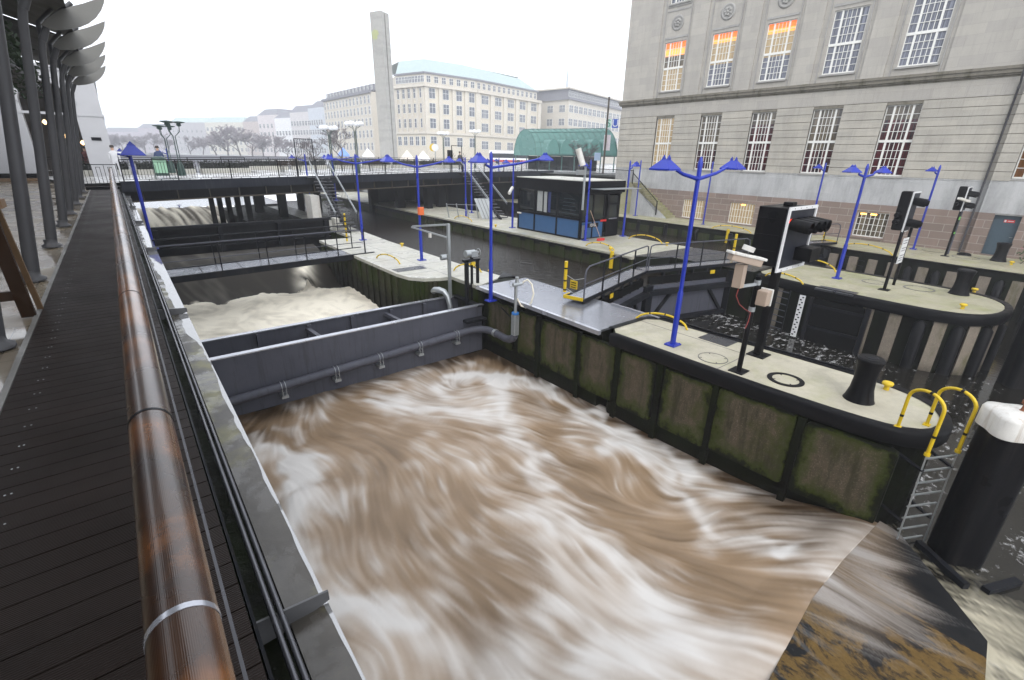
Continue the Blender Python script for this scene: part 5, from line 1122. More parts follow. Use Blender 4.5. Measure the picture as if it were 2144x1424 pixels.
# rusticated courses with real grooves between them; darker-coloured backing deepens their shade
ch_ = .442; cuts = [YC]+[e for h in lo for e in (h[1], h[0])]+[YR]
for i in range(0, len(cuts), 2):
    m = M()
    for k in range(9): m.box(XF-.035, XF+.3, cuts[i+1], cuts[i], 1.13+k*ch_, 1.13+(k+1)*ch_-.026)
    m.build('rusticated_wall', m_stone_ru, sb)
wallx(M(), XF+.025, YR, YC-.03, 1.0, 5.12, lo, .28).build('groove_wall', m_cornice, sb)
m = wallx(M(), XF+.0, YR, YC, -.53, 1.10, [], .1); m.box(XF-.02, XF+.1, YR, YC, 1.06, 1.125); m.build('base_wall', m_stone_sm, sb)
wallx(M(), XF-.05, YR-.0, YC+.05, Z1, -.50, ba, .22).build('granite_plinth', m_granite, sb); M().box(XF-.05, XF+.05, YR, YC+.05, -.50, -.47).build('plinth_cap', m_granite, sb)
# projecting right part beyond the drain pipe
for a_, b_ in ((3.85, YR), (-16, 2.1)):
    m = M()
    for k in range(9): m.box(XF-.235, XF+.3, a_, b_, 1.13+k*ch_, 1.13+(k+1)*ch_-.026)
    m.build('rusticated_wall', m_stone_ru, sb)
wallx(M(), XF-.17, -16, YR-.01, 1.0, 5.12, [(2.1, 3.85, 1.25, 4.9)], .3).build('groove_wall', m_cornice, sb)
m = wallx(M(), XF-.2, -16, YR, 5.12, 5.92, [], .1); m.build('frieze', m_stone_up, sb)
m = wallx(M(), XF-.2, -16, YR, 6.4, 21, [], .1); m.build('upper_bay_wall', m_stone_up, sb)
wallx(M(), XF-.2, -16, YR, -.53, 1.13, [], .1).build('base_wall', m_stone_sm, sb)
wallx(M(), XF-.25, -16, YR+.0, Z1, -.50, [door_h], .3).build('granite_plinth', m_granite, sb)
M().box(XF+.35, XF+14, -16, YC-.01, Z1-.5, 21).box(XF+.02, XF+.36, YC-.02, YC-.001, Z1, 21).build('core_wall', m_stone_up, sb)
# windows
def pane_mat(name, c0, c1, lit_=None, e=0, freq=16, rough=.08):
    q = N(name); y = q.xyz()[1]; fold = q.noise(1.0, 3, .6, q.comb(0.0, q.math('MULTIPLY', y, freq), q.math('MULTIPLY', q.xyz()[2], .25)))
    c = q.mix(q.ramp(fold, [(.38, 0), (.62, 1)]), c0, c1); q.set(c, rough, 0, .6)
    if lit_: q.put(q.b.inputs['Emission Color'], lit_); q.b.inputs['Emission Strength'].default_value = e
    return q.m
m_pn_cur = pane_mat('net_curtain_pane', (.05, .055, .07), (.20, .21, .26))
m_pn_red = pane_mat('red_curtain_pane', (.012, .012, .014), (.09, .012, .015), freq=5)
m_pn_dk = pane_mat('dim_office_pane', (.05, .04, .03), (.16, .13, .09), freq=4)
m_pn_warm = pane_mat('warm_lit_pane', (.16, .12, .07), (.25, .2, .12), (1, .72, .36), .14, 6)
m_or = lit('orange_lit_ceiling_pane', (1, .17, .03), .50); m_or2 = lit('bright_orange_pane', (1, .36, .07), .62)
m_pn_brown = pane_mat('brown_curtain_pane', (.10, .045, .015), (.18, .08, .025), freq=8)
m_winwhite = paint('window_white_paint', (.70, .69, .65), .45, 0, .06, 5)
def window(y, w_, z0, z1, x, mats, rows=(4, 4), side=.24, trans=.5, sillm=m_trim):
    f = M(); y0, y1 = y-w_/2, y+w_/2; s = .05
    f.box(x, x+.09, y0, y0+s, z0, z1).box(x, x+.09, y1-s, y1, z0, z1).box(x, x+.09, y0+s, y1-s, z0, z0+.08).box(x, x+.09, y0+s, y1-s, z1-s, z1)
    a, b = y0+w_*side, y1-w_*side; zt = z0+(z1-z0)*trans
    f.box(x-.012, x+.088, a-.05, a+.05, z0+.08, z1-s).box(x-.012, x+.088, b-.05, b+.05, z0+.08, z1-s); f.box(x-.018, x+.084, y0+s, y1-s, zt-.07, zt+.07)
    for (c, d, n) in ((z0+.08, zt-.07, rows[0]), (zt+.07, z1-s, rows[1])):
        for k in range(1, n): z = c+(d-c)*k/n; f.box(x+.01, x+.07, y0+s, y1-s, z-.014, z+.014)
    for k in range(1, 4): yy = a+(b-a)*k/4; f.box(x+.012, x+.068, yy-.014, yy+.014, z0+.08, z1-s)
    wi = f.build('window', m_winwhite, sb)
    for mt, c, d in mats: M().box(x+.05, x+.055, y0+.02, y1-.02, z0+(z1-z0)*c, z0+(z1-z0)*d).build('pane', mt, wi, off=sb['_o'])
    M().box(x-.2, x+.1, y0-.06, y1+.06, z0-.10, z0-.003).build('sill', sillm, wi, off=sb['_o'])
for i, y in enumerate(WY):
    top = [(m_pn_cur, 0, .42), (m_pn_warm, .42, .82), (m_or2, .82, .89), (m_or, .89, 1)]
    if i == 0: top = [(m_pn_warm, 0, .5), (m_pn_dk, .5, .72), (m_or2, .72, .86), (m_or, .86, 1)]
    window(y, 1.8, 6.86, 10.22, XF+.16, top if i < 3 else [(m_pn_cur, 0, 1)], (4, 4), .24, .47)
    window(y, 1.8, 12.7, 16.2, XF+.16, [(m_pn_cur, 0, 1)], (4, 4))
    window(y, 1.68, 1.16, 4.95, XF+.14, [(m_pn_warm, 0, 1)] if i == 0 else [(m_pn_red, 0, .38), (m_pn_dk if i % 2 else m_pn_red, .38, .8), (m_pn_dk, .8, 1)], (4, 4), .24, .5)
window(2.97, 1.75, 1.25, 4.9, XF+.0, [(m_pn_brown, 0, 1)], (4, 4))
for k, (a, b, c, d) in enumerate(ba):
    f = M(); x = XF+.05; f.box(x, x+.08, a, a+.05, c, d).box(x, x+.08, b-.05, b, c, d).box(x, x+.08, a+.05, b-.05, c, c+.06).box(x, x+.08, a+.05, b-.05, d-.05, d)
    n = 9 if k < 2 else 7
    for i in range(1, n): yy = a+(b-a)*i/n; f.box(x-.03, x, yy-.016, yy+.016, c, d)
    for i in range(1, 4 if k == 2 else 3): z = c+(d-c)*i/(4 if k == 2 else 3); f.box(x-.035, x-.03, a, b, z-.012, z+.012)
    wi = f.build('window', m_winwhite, sb); M().box(x+.04, x+.045, a, b, c, d).build('pane', m_pn_warm if k < 2 else m_pn_dk, wi, off=sb['_o'])
    for yy in ((a+.5*(b-a),) if k < 2 else (a+.5*(b-a), b-.3)): M().box(x+.01, x+.035, yy-.16, yy+.16, d-.17, d-.09).build('ceiling_lamp', m_lamp_or, wi, off=sb['_o'])
    M().box(XF-.11, XF+.1, a-.05, b+.05, c-.08, c-.003).build('sill', m_granite, wi, off=sb['_o'])
dd = M().box(XF+.0, XF+.06, 2.9, 3.92, -2.55, -.46).build('door', paint('blue_grey_door', (.055, .085, .11), .4, 0, .15), sb)
M().box(XF-.012, XF-.002, 3.12, 3.52, -.88, -.74).build('door_sign', m_red, dd, off=sb['_o']); M().box(XF-.014, XF-.011, 3.43, 3.50, -.86, -.76).box(XF-.014, XF-.011, 3.16, 3.38, -.825, -.795).build('sign_mark', m_white, dd, off=sb['_o'])
M().tube([(XF-.02, 2.98, -1.6), (XF-.05, 2.98, -1.6), (XF-.05, 3.1, -1.6)], .015, 6).build('handle', m_galv, dd, off=sb['_o'])
m = M(); m.tube([(XF-.12, 4.78, 21), (XF-.12, 4.78, 6.6), (XF-.34, 4.78, 6.45), (XF-.34, 4.78, 5.9), (XF-.12, 4.78, 5.7), (XF-.12, 4.78, -.6), (XF-.18, 4.78, -2.6)], .048, 10)
for z in (5.4, 4.0, 2.4, 1.0): m.tube([(XF-.12, 4.78, z-.04), (XF-.12, 4.78, z+.04)], .06, 10)
m.build('drain_pipe', paint('drain_pipe_paint', (.045, .045, .05), .4), sb)
# quay steps with iron rail at the far corner
qs = thing('quay_steps', 'stone steps with black wrought iron railing going down along the grey building to the quay', 'steps', (34, 25, Z1))
m = M()
for k in range(13): m.box(34.0, 35.34, 22.6+.27*k, 26.2, Z1+.18*k, Z1+.18*(k+1))
m.box(33.2, 35.34, 26.2, 31.5, Z1, -.06); m.build('steps', concrete('mossy_steps', (.33, .31, .20), .6, .6), qs)
M().box(33.8, 34.0, 22.6, 26.2, Z1, -1.0).build('side_wall', m_stone_sm, qs) if False else None
m = M(); m.add([(33.98, 22.5, Z1), (33.98, 26.3, Z1), (33.98, 26.3, -.2), (33.98, 22.9, -2.3)], [(0, 1, 2, 3)]); m.build('cheek_wall', m_stone_sm, qs)
m = M(); m.bar((33.9, 23.5, -1.35), (33.9, 26.2, .75), .05, .05); m.bar((33.9, 26.2, .95), (33.2, 26.2, .95), .05, .05); m.bar((33.2, 26.2, .95), (33.2, 31.3, .98), .05, .05); m.bar((33.9, 23.5, Z1+.2), (33.9, 23.5, -1.3), .06, .06); m.bar((33.9, 26.2, -.1), (33.9, 26.2, 1.0), .06, .06)
for k in range(22): y = 23.6+k*.12; z = -1.35+(y-23.5)*.78; m.bar((33.9, y, z-.85), (33.9, y, z), .018, .018)
for k in range(40): y = 26.3+k*.125; m.bar((33.2, y, 0), (33.2, y, .95), .018, .018)
for k in range(6): x = 33.25+k*.12; m.bar((x, 26.2, -.05), (x, 26.2, .95), .018, .018)
m.build('railing', m_frameblk, qs)
for zz in (): pass
mt_ = thing('flower_stand', 'black wire stand with green and pink plants at the right edge of the quay', 'plant stand', (33.8, 1.9, Z1))
m = M(); m.tube([(33.8, 1.9, Z1), (33.7, 1.95, -1.3)], .02, 6); m.tube([(33.5, 2.2, Z1), (33.8, 1.9, -1.9), (34.1, 1.6, Z1)], .015, 5); m.build('frame', m_frameblk, mt_)
m = M(); r_ = random.Random(3)
for k in range(220):
    t = r_.random(); c = Vector((33.8+r_.gauss(0, .16)*(1.2-t*.5), 1.95+r_.gauss(0, .18)*(1.2-t*.5), Z1+.15+1.35*t)); a = Vector((r_.gauss(0, 1), r_.gauss(0, 1), r_.gauss(0, 1))).normalized()*.07; b = Vector((r_.gauss(0, 1), r_.gauss(0, 1), r_.gauss(0, 1))).normalized()*.05; m.add([c-a, c+b, c+a, c-b], [(0, 1, 2, 3)])
m.build('leaves', paint('pot_leaves', (.05, .10, .04), .6, 0, .5, 9), mt_)
m = M()
for k in range(50):
    t = r_.random(); c = Vector((33.78+r_.gauss(0, .15), 1.95+r_.gauss(0, .15), -1.9+.6*t)); m.lathe([(.01, -.03), (.035, 0), (.01, .03)], c, 6)
m.build('flowers', paint('pink_flowers', (.45, .12, .18), .6), mt_)
hb = thing('quay_hoop', 'yellow ladder hoop at the quay edge by the right frame border', 'handle', (31.5, 1.6, Z1)); M().tube([(32.4, 1.75, Z1), (32.4, 1.75, -1.95), (32.2, 1.7, -1.75), (31.6, 1.65, -1.75), (31.4, 1.6, -1.95), (31.4, 1.6, -2.9)], .05, 8).build('tube', m_yel, hb)
hz = tag(M().lathe([(.30, 0), (.28, .08), (.2, .12), (.18, .08)], (34.2, 4.4, Z1), 18).build('hose_coil', m_black), 'flat black hose coil on the quay against the granite plinth', 'hose')
bx_ = thing('meter_post', 'grey meter box on a short post against the granite plinth', 'meter box', (35.1, 14.1, Z1)); M().box(35.05, 35.3, 13.95, 14.4, -1.75, -1.1).build('box', m_dsteel, bx_, bev=.02); M().box(35.1, 35.3, 14.08, 14.26, Z1, -1.75).build('post', m_galv, bx_)
# ---------------------------------------------------------------- left: arcade, canopy columns, trestle
ar = thing('arcade_building', 'white rendered arcade building with a tall round arch and cornice behind the grey columns', 'building', (-4, 40, 0))
def arch_wall(m, x0, x1, y, z1, cx, r, zs, th):
    n = 20; A = [(cx+r*math.cos(math.pi*k/n), zs+r*math.sin(math.pi*k/n)) for k in range(n+1)]
    out = [(x0, 0), (x0, z1), (x1, z1), (x1, 0)]
    for yy, fl in ((y, False), (y+th, True)):
        def q4(*p): m.add([(a, yy, b) for a, b in p], [tuple(range(len(p)))[::-1] if fl else tuple(range(len(p)))])
        q4((x0, 0), (cx-r, 0), (cx-r, zs), (x0, zs)); q4((cx+r, 0), (x1, 0), (x1, zs), (cx+r, zs)); q4((x0, zs), (cx-r, zs), (cx-r, z1), (x0, z1)); q4((cx+r, zs), (x1, zs), (x1, z1), (cx+r, z1))
        for k in range(n): a, b = A[k+1], A[k]; q4(a, b, (b[0], z1), (a[0], z1))
    P = [(cx+r, 0)]+A+[(cx-r, 0)]
    for a, b in zip(P[:-1], P[1:]): m.add([(a[0], y, a[1]), (b[0], y, b[1]), (b[0], y+th, b[1]), (a[0], y+th, a[1])], [(0, 1, 2, 3)])
    return m
m_render = paint('white_render', (.44, .44, .455), .7, 0, .10, 1.2, .1)
CX, RR = -2.16, 1.14
m = arch_wall(M(), -14, .22, 40, 6.0, CX, RR, 4.15, .7); m.box(-.35, .21, 40.7, 58, 0, 6.0); m.build('wall', m_render, ar)
M().box(-7.5, -6.3, -12, 39.7, 0, 6.2).build('unseen_dark_wall', m_fascia, ar)  # unseen dark wall, added to keep bright sky out of the log's reflections
m = M().box(-14, .34, 39.86, 58, 6.0, 6.12).box(-14, .28, 39.92, 58, 5.86, 6.0).box(-14, .25, 39.96, 40, 3.55, 3.68).box(.21, .27, 40, 58, 3.55, 3.68); m.build('cornice', m_render, ar)
m = M(); n_ = 24
for k in range(n_):
    a, b = math.pi*k/n_, math.pi*(k+1)/n_
    for r0, r1, yy in ((RR, RR+.16, 39.95),):
        v = [(CX+r*math.cos(t), yy+d, 4.15+r*math.sin(t)) for d in (0, .06) for r, t in ((r0, a), (r1, a), (r1, b), (r0, b))]; m.add(v, [(0, 1, 2, 3), (1, 5, 6, 2), (4, 0, 3, 7)])
m.build('archivolt', m_render, ar)
M().box(-14, .1, 57, 57.2, 0, 6).box(-14, -.4, 40.75, 57, 5.5, 5.6).build('inner_wall', paint('arcade_inner_wall', (.10, .08, .06), .8), ar)
M().box(-.62, -.15, 39.965, 40, 2.22, 2.40).build('plaque', m_dsteel, ar)
M().box(-14, -3.32, 39.95, 40, 0, .35).build('base_band', m_frameblk, ar)
for x, y, z in ((-1.4, 44, 3.3), (-1.15, 43, 2.1), (-.95, 44, 2.0), (-2.6, 42, 3.2), (-2.0, 46, 2.5)): M().lathe([(.03, -.14), (.13, 0), (.03, .14)], (x, y, z), 10).build('lantern', m_lamp_w, ar)
M().box(-13, -3.4, 38.5, 39.6, 6.2, 7.2).build('planter', m_dkgreen, ar) if False else None
for i, y in enumerate((6.15, 9.29, 12.46, 15.72, 18.6, 21.9, 24.8, 28.0)):
    t = thing('canopy_column', '', 'column', (-1.21, y, 0), 'leaning grey canopy columns along the boardwalk')
    t['label'] = 'leaning grey steel canopy column with leaf shaped roof pane, ' + ('nearest, at the left frame edge', 'second, behind the wooden trestle', 'third from the near end', 'fourth from the near end', 'fifth from the near end', 'sixth from the near end', 'seventh from the near end', 'farthest, by the end railing')[i]
    M().tube([(-1.21, y, 0), (-.66, y, 3.7), (-.60, y, 3.95)], [.084, .066, .06], 16).build('shaft', m_col, t)
    M().lathe([(.15, 0), (.15, .03), (.10, .06), (.10, .14)], (-1.21, y, 0), 14).build('base', m_col, t)
    M().tube([(-.60, y, 3.92), (-.42, y, 4.30), (.06, y+.1, 4.75)], [.07, .06, .045], 12).build('arm', m_col, t); M().tube([(-.60, y, 3.9), (-.60, y+.3, 4.3), (-.25, y+.95, 4.8)], [.06, .05, .04], 10).build('arm', m_col, t)
    m = M(); lowe = [(.69, 4.99), (.645, 4.84), (.56, 4.68), (.43, 4.51), (.27, 4.37), (.10, 4.27), (-.12, 4.19), (-.38, 4.14)]; upe = [(-.55, 4.22), (-.42, 4.36), (-.18, 4.55), (.05, 4.67), (.26, 4.76), (.47, 4.87)]
    L_ = lowe+upe; n = len(L_); m.add([(a, y-.10+.22*(c-4.2), c) for a, c in L_]+[(a, y-.07+.22*(c-4.2), c) for a, c in L_], [tuple(range(n)), tuple(range(2*n-1, n-1, -1))]+[(k, n+k, n+(k+1) % n, (k+1) % n) for k in range(n)])
    m.build('roof_leaf', paint('grey_glass_leaf', (.115, .112, .10), .4, 0, .1, 2), t) if i == 0 else None
    if i == 0: LEAFM = bpy.data.materials['grey_glass_leaf']; ROOFM = paint('dull_roof_glass', (.10, .10, .095), .5, 0, .2, 2, 0, .1)
    else: m.build('roof_leaf', LEAFM, t)
    M().add([(-.05, y-1.55, 4.62), (-.05, y+1.25, 4.62), (-3.4, y+1.25, 5.6), (-3.4, y-1.55, 5.6), (-.05, y-1.55, 4.67), (-.05, y+1.25, 4.67), (-3.4, y+1.25, 5.65), (-3.4, y-1.55, 5.65)], [(0, 1, 2, 3), (7, 6, 5, 4), (0, 4, 5, 1)]).build('roof_pane', ROOFM, t)
for y in (3.05, -.05, -3.15): M().add([(.2, y-1.55, 4.62), (.2, y+1.5, 4.62), (-3.4, y+1.5, 5.6), (-3.4, y-1.55, 5.6), (.2, y-1.55, 4.67), (.2, y+1.5, 4.67), (-3.4, y+1.5, 5.65), (-3.4, y-1.55, 5.65)], [(0, 1, 2, 3), (7, 6, 5, 4), (0, 4, 5, 1)]).build('roof_pane', ROOFM, t)  # unseen canopy panes overhead, added to darken the deck and the log
hg = thing('hanging_plants', 'dark green trailing plants in grey boxes hanging under the canopy', 'plants', (-1.6, 22, 4.2)); m = M(); r_ = random.Random(8)
for k in range(2600):
    y = r_.uniform(13, 27); c = Vector((-1.75+r_.gauss(0, .22), y, 4.15+r_.gauss(0, .28))); a = Vector((r_.gauss(0, 1), r_.gauss(0, 1), r_.gauss(0, 1))).normalized()*.09; b = Vector((r_.gauss(0, 1), r_.gauss(0, 1), r_.gauss(0, 1))).normalized()*.06; m.add([c-a, c+b, c+a, c-b], [(0, 1, 2, 3)])
m.build('leaves', paint('dark_trailing_leaves', (.035, .06, .03), .6, 0, .6, 7), hg); M().box(-2.1, -1.5, 13, 27, 3.75, 3.95).build('plant_box', paint('grey_plant_box', (.10, .10, .11), .6, 0, .4, 3), hg)
tr = thing('timber_trestle', 'brown timber trestle with a pale top board at the left boardwalk edge', 'trestle', (-1.1, 7.2, 0))
m = M(); m.bar((-1.075, 7.24, 0), (-1.06, 6.95, 1.22), .12, .07, up=(0, 1, 0)); m.build('leg', m_wood, tr); m = M(); m.bar((-1.0, 7.50, 0), (-1.0, 7.06, 1.22), .05, .05, up=(0, 1, 0)); m.build('leg', m_woodl, tr)
M().box(-1.5, -.93, 6.9, 7.15, 1.18, 1.26).build('top_board', m_woodl, tr); m = M(); m.bar((-1.08, 7.2, .25), (-1.7, 7.2, .25), .05, .10); m.build('brace', m_wood, tr)
m = M(); m.bar((-1.75, 7.25, 0), (-1.6, 7.0, 1.2), .10, .06, up=(0, 1, 0)); m.build('leg', m_wood, tr)
tag(M().bar((-1.62, 10.9, 0), (-1.78, 11.2, .95), .03, .09).build('red_barrier_board', m_red), 'narrow red board leaning behind the second grey column', 'board')
wb = tag(M().box(-5.5, -3.2, 37.9, 38.2, .0, .16).build('wooden_sill', m_woodl), 'long pale wooden plank lying before the white arcade wall', 'plank')
# ---------------------------------------------------------------- right bank and far ground
struct('city_ground', M().add([(24, 46.5, .22), (24, 700, .22), (1500, 700, .22), (1500, 0, .22), (60, 0, .22), (37.5, 40.8, .22)], [(5, 4, 3, 2, 1, 0)]).add([(-60, 46.3, .1), (-60, 700, .1), (-1500, 700, .1), (-1500, 46.3, .1)], [(0, 1, 2, 3)]).add([(-1500, 700, .3), (-1500, 3000, .3), (1500, 3000, .3), (1500, 700, .3)], [(3, 2, 1, 0)]).add([(24, 46.5, .22), (24, 700, .22), (24, 700, -4), (24, 46.5, -4)], [(0, 1, 2, 3)]), m_ground)
struct('bank_paving', M().add([(38.5, 41, .3), (24.5, 47, .3), (24.5, 110, .3), (110, 110, .3), (110, 30.5, .3), (50, 30.5, .3)], [(5, 4, 3, 2, 1, 0)]), m_road)
struct('bank_wall', M().prism([(38.5, 41), (24.5, 47), (24.5, 110), (110, 110), (110, 30.5), (50, 30.5), (36.5, 30.5), (36.5, 41)][::-1], -5, .21), m_wallblk)
def at(px, py, zc):
    """world point seen at photo pixel (2144 wide) at zc metres of depth"""
    F = 983.5; return EYE+(cf+cr*((px-1072)/F)+cu*((712-py)/F))*zc
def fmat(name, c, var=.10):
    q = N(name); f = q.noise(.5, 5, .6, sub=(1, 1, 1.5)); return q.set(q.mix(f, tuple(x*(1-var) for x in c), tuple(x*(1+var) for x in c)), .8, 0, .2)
m_fpane = paint('far_window_pane', (.10, .11, .13), .15, 0, .3, .4)
m_ffr = paint('far_window_frame', (.62, .62, .60), .5)
m_copper = fmat('green_copper_roof', (.34, .41, .40)); m_slate = fmat('grey_slate_roof', (.19, .19, .21)); m_cream_ = fmat('cream_facade', (.56, .51, .42)); m_cream2 = fmat('pale_sandstone', (.52, .48, .41)); m_sand = fmat('yellow_sandstone', (.54, .49, .40))
WM = {}
def win_mesh(w_, h, double):
    k = (w_, h, double)
    if k not in WM:
        f = M(); n = 2 if double else 1
        for i in range(n):
            a = -w_/2+i*w_/n+.05*i; b = a+w_/n-.05*(n-1)
            f.box(a, a+.08, -.10, .02, 0, h).box(b-.08, b, -.10, .02, 0, h).box(a+.08, b-.08, -.10, .02, 0, .1).box(a+.08, b-.08, -.10, .02, h-.08, h).box((a+b)/2-.04, (a+b)/2+.04, -.10, .02, .1, h-.08).box(a+.08, b-.08, -.10, .02, h*.6-.04, h*.6+.04)
        p = M().box(-w_/2+.03, w_/2-.03, -.07, .0, .03, h-.03); WM[k] = (f.mesh('window', m_ffr), p.mesh('pane', m_fpane))
    return WM[k]
def far_windows(t, A, B, zs, n, w_, h, double=False, m0=.0, m1=.0, skip=()):
    A, B = Vector((A[0], A[1], 0)), Vector((B[0], B[1], 0)); d = B-A; ang_ = math.atan2(d.y, d.x); me, mp = win_mesh(w_, h, double)
    for z in zs:
        for i in range(n):
            if i in skip: continue
            p = A+d*(m0+(1-m0-m1)*(i+.5)/n); o = bpy.data.objects.new('window', me); COL.objects.link(o); o.parent = t; o.location = Vector((p.x, p.y, z-h/2))-Vector(t['_o']); o.rotation_euler.z = ang_
            c = bpy.data.objects.new('pane', mp); COL.objects.link(c); c.parent = o
def facade_band(m, pts, z0, z1, out):
    for a, b in zip(pts[:-1], pts[1:]):
        a, b = Vector(a), Vector(b); d = (b-a).normalized(); n = Vector((d.y, -d.x)); q = [a-d*out, b+d*out]; 
        m.prism([(q[0]+n*out).to_tuple(), (q[1]+n*out).to_tuple(), q[1].to_tuple(), q[0].to_tuple()], z0, z1)
    return m
# grand corner building with the green roof
gb = thing('corner_building', 'pale sandstone corner building with a green copper roof and rows of white framed windows', 'building', (70, 122, 0))
MP = [(63.9, 131.5), (67.0, 120.4), (84.0, 121.0), (112.4, 127.2)]; back = [(112.4, 160), (72, 160)]
M().prism(MP+back, 0, 19).build('wall', m_sand, gb)
m = facade_band(M(), MP, 18.3, 19.0, .7); facade_band(m, MP, 7.2, 7.8, .35); m.build('cornice', m_cream2, gb)
MI = [(64.6, 131.5), (67.7, 121.6), (84.2, 122.2), (112.4, 128.4)]
M().prism(MI+back, 19, 21.6).build('attic', m_cream2, gb)
m = facade_band(M(), MI, 21.5, 21.9, .4); m.build('attic_cornice', m_slate, gb)
RI = [(70.0, 140), (73.5, 131.5), (86, 131.5), (112, 137)]
m = M(); vs = [(x, y, 21.9) for x, y in MI]+[(x, y, 26.6 if i < 3 else 26.2) for i, (x, y) in enumerate(RI)]
m.add(vs, [(0, 1, 5, 4), (1, 2, 6, 5), (2, 3, 7, 6)]); m.add([(x, y, 26.5) for x, y in RI]+[(112, 160, 26.0), (72, 160, 26.0)], [(0, 1, 2, 3, 4, 5)]); m.build('roof', m_copper, gb)
m = M()
for i, t_ in enumerate((.02, .27, .52, .76, .98)):
    a, b = Vector(MP[1]), Vector(MP[2]); p = a+(b-a)*t_; m.box(p.x-.5, p.x+.5, p.y-.35, p.y+.3, 7.8, 18.3)
for t_ in np.linspace(0, 1, 6):
    a, b = Vector(MP[2]), Vector(MP[3]); p = a+(b-a)*t_; m.box(p.x-.6, p.x+.6, p.y-.4, p.y+.3, 7.8, 18.3)
for t_ in np.linspace(.05, .95, 6):
    a, b = Vector(MP[1]), Vector(MP[0]); p = a+(b-a)*t_; m.box(p.x-.35, p.x+.3, p.y-.5, p.y+.5, 7.8, 18.3)
m.build('pilasters', m_cream2, gb)
far_windows(gb, MP[0], MP[1], (5.4, 9.8, 13.4, 16.9), 5, 1.5, 2.3); far_windows(gb, MP[1], MP[2], (5.4, 9.8, 13.4, 16.9), 4, 1.9, 2.5); far_windows(gb, MP[2], MP[3], (4.9, 9.6, 13.2, 16.8), 5, 2.9, 2.3, True)
far_windows(gb, MI[0], MI[1], (20.3,), 9, 1.1, 1.6); far_windows(gb, MI[1], MI[2], (20.3,), 7, 1.3, 1.6); far_windows(gb, MI[2], MI[3], (20.3,), 13, 1.2, 1.6)
# long plain wing left of it
lw = thing('office_wing', 'long pale stone wing with narrow windows directly left of the tall stele', 'building', (58, 150, 0))
LP = [(60.3, 178), (61.2, 141)]
M().prism(LP+[(80, 141), (80, 178)], 0, 18.3).build('wall', m_cream2, lw); facade_band(M(), LP, 18.0, 18.7, .5).build('cornice', m_slate, lw); M().prism([(61.5, 178), (62.4, 141.2), (80, 141.2), (80, 178)], 18.7, 20.4).build('attic', m_slate, lw)
far_windows(lw, LP[0], LP[1], (4, 7.4, 10.6, 13.6, 16.4), 14, 1.25, 2.1); far_windows(lw, (61.45, 178), (62.35, 141), (19.6,), 14, 1.0, 1.2)
# building right behind the canopy
rb = thing('bank_building', 'pale sandstone block with grey setback attic right of the green roofed building', 'building', (125, 125, 0))
RP = [(118, 136.5), (120, 121.3), (162, 133)]
M().prism(RP+[(162, 165), (118, 165)], 0, 20).build('wall', m_cream2, rb); facade_band(M(), RP, 19.6, 20.3, .6).build('cornice', m_slate, rb); RQ = [(119, 136.5), (121.2, 123), (162, 134.5)]
M().prism(RQ+[(162, 165), (119, 165)], 20.3, 23).build('attic', m_slate, rb); facade_band(M(), RQ, 22.9, 23.3, .9).build('attic_cornice', m_cream2, rb); far_windows(rb, RQ[1], RQ[2], (21.6,), 22, 1.2, 1.7); far_windows(rb, RP[0], RP[1], (8.5, 13, 17), 3, 2.4, 2.2, True); far_windows(rb, RP[1], RP[2], (4.5, 8.5, 13, 17), 13, 2.6, 2.2, True)
sp = thing('church_spire', 'very slim pale church spire rising behind the roofs', 'spire', (190, 195, 20)); M().lathe([(2.8, 0), (2.6, 14), (1.9, 16), (.15, 47)], (192, 196, 0), 8).xf(Matrix.Identity(4)).build('steeple', fmat('pale_copper_spire', (.40, .43, .45)), sp)
# far waterfront
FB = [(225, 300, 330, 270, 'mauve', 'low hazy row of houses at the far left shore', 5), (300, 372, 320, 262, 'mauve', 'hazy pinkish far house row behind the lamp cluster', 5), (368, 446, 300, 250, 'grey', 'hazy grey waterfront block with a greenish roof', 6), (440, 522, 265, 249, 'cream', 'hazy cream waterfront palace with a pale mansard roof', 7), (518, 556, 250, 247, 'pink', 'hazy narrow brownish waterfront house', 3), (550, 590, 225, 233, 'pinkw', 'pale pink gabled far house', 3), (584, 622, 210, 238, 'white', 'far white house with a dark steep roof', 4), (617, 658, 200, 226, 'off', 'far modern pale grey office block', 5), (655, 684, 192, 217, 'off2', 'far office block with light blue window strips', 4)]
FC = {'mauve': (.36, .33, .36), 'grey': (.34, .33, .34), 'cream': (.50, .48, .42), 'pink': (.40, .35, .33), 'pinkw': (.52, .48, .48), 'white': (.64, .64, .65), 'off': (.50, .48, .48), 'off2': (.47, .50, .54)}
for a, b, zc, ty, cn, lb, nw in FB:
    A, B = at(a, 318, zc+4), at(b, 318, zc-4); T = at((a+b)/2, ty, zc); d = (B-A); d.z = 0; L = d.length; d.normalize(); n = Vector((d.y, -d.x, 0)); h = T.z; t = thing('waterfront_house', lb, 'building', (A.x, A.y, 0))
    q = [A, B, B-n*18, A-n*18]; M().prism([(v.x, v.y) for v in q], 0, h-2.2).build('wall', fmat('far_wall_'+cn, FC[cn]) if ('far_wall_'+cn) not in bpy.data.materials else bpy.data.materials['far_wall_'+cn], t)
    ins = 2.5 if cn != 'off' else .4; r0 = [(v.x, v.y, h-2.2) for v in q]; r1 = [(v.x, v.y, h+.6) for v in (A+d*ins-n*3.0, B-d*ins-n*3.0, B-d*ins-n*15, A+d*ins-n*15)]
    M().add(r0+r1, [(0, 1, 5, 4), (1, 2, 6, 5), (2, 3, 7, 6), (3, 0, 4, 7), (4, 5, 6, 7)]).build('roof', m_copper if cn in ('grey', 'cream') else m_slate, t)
    fl = max(3, int((h-4)/3.7)); far_windows(t, (A.x, A.y), (B.x, B.y), [2.8+3.5*k for k in range(fl)], nw+2, 1.5, 1.9)
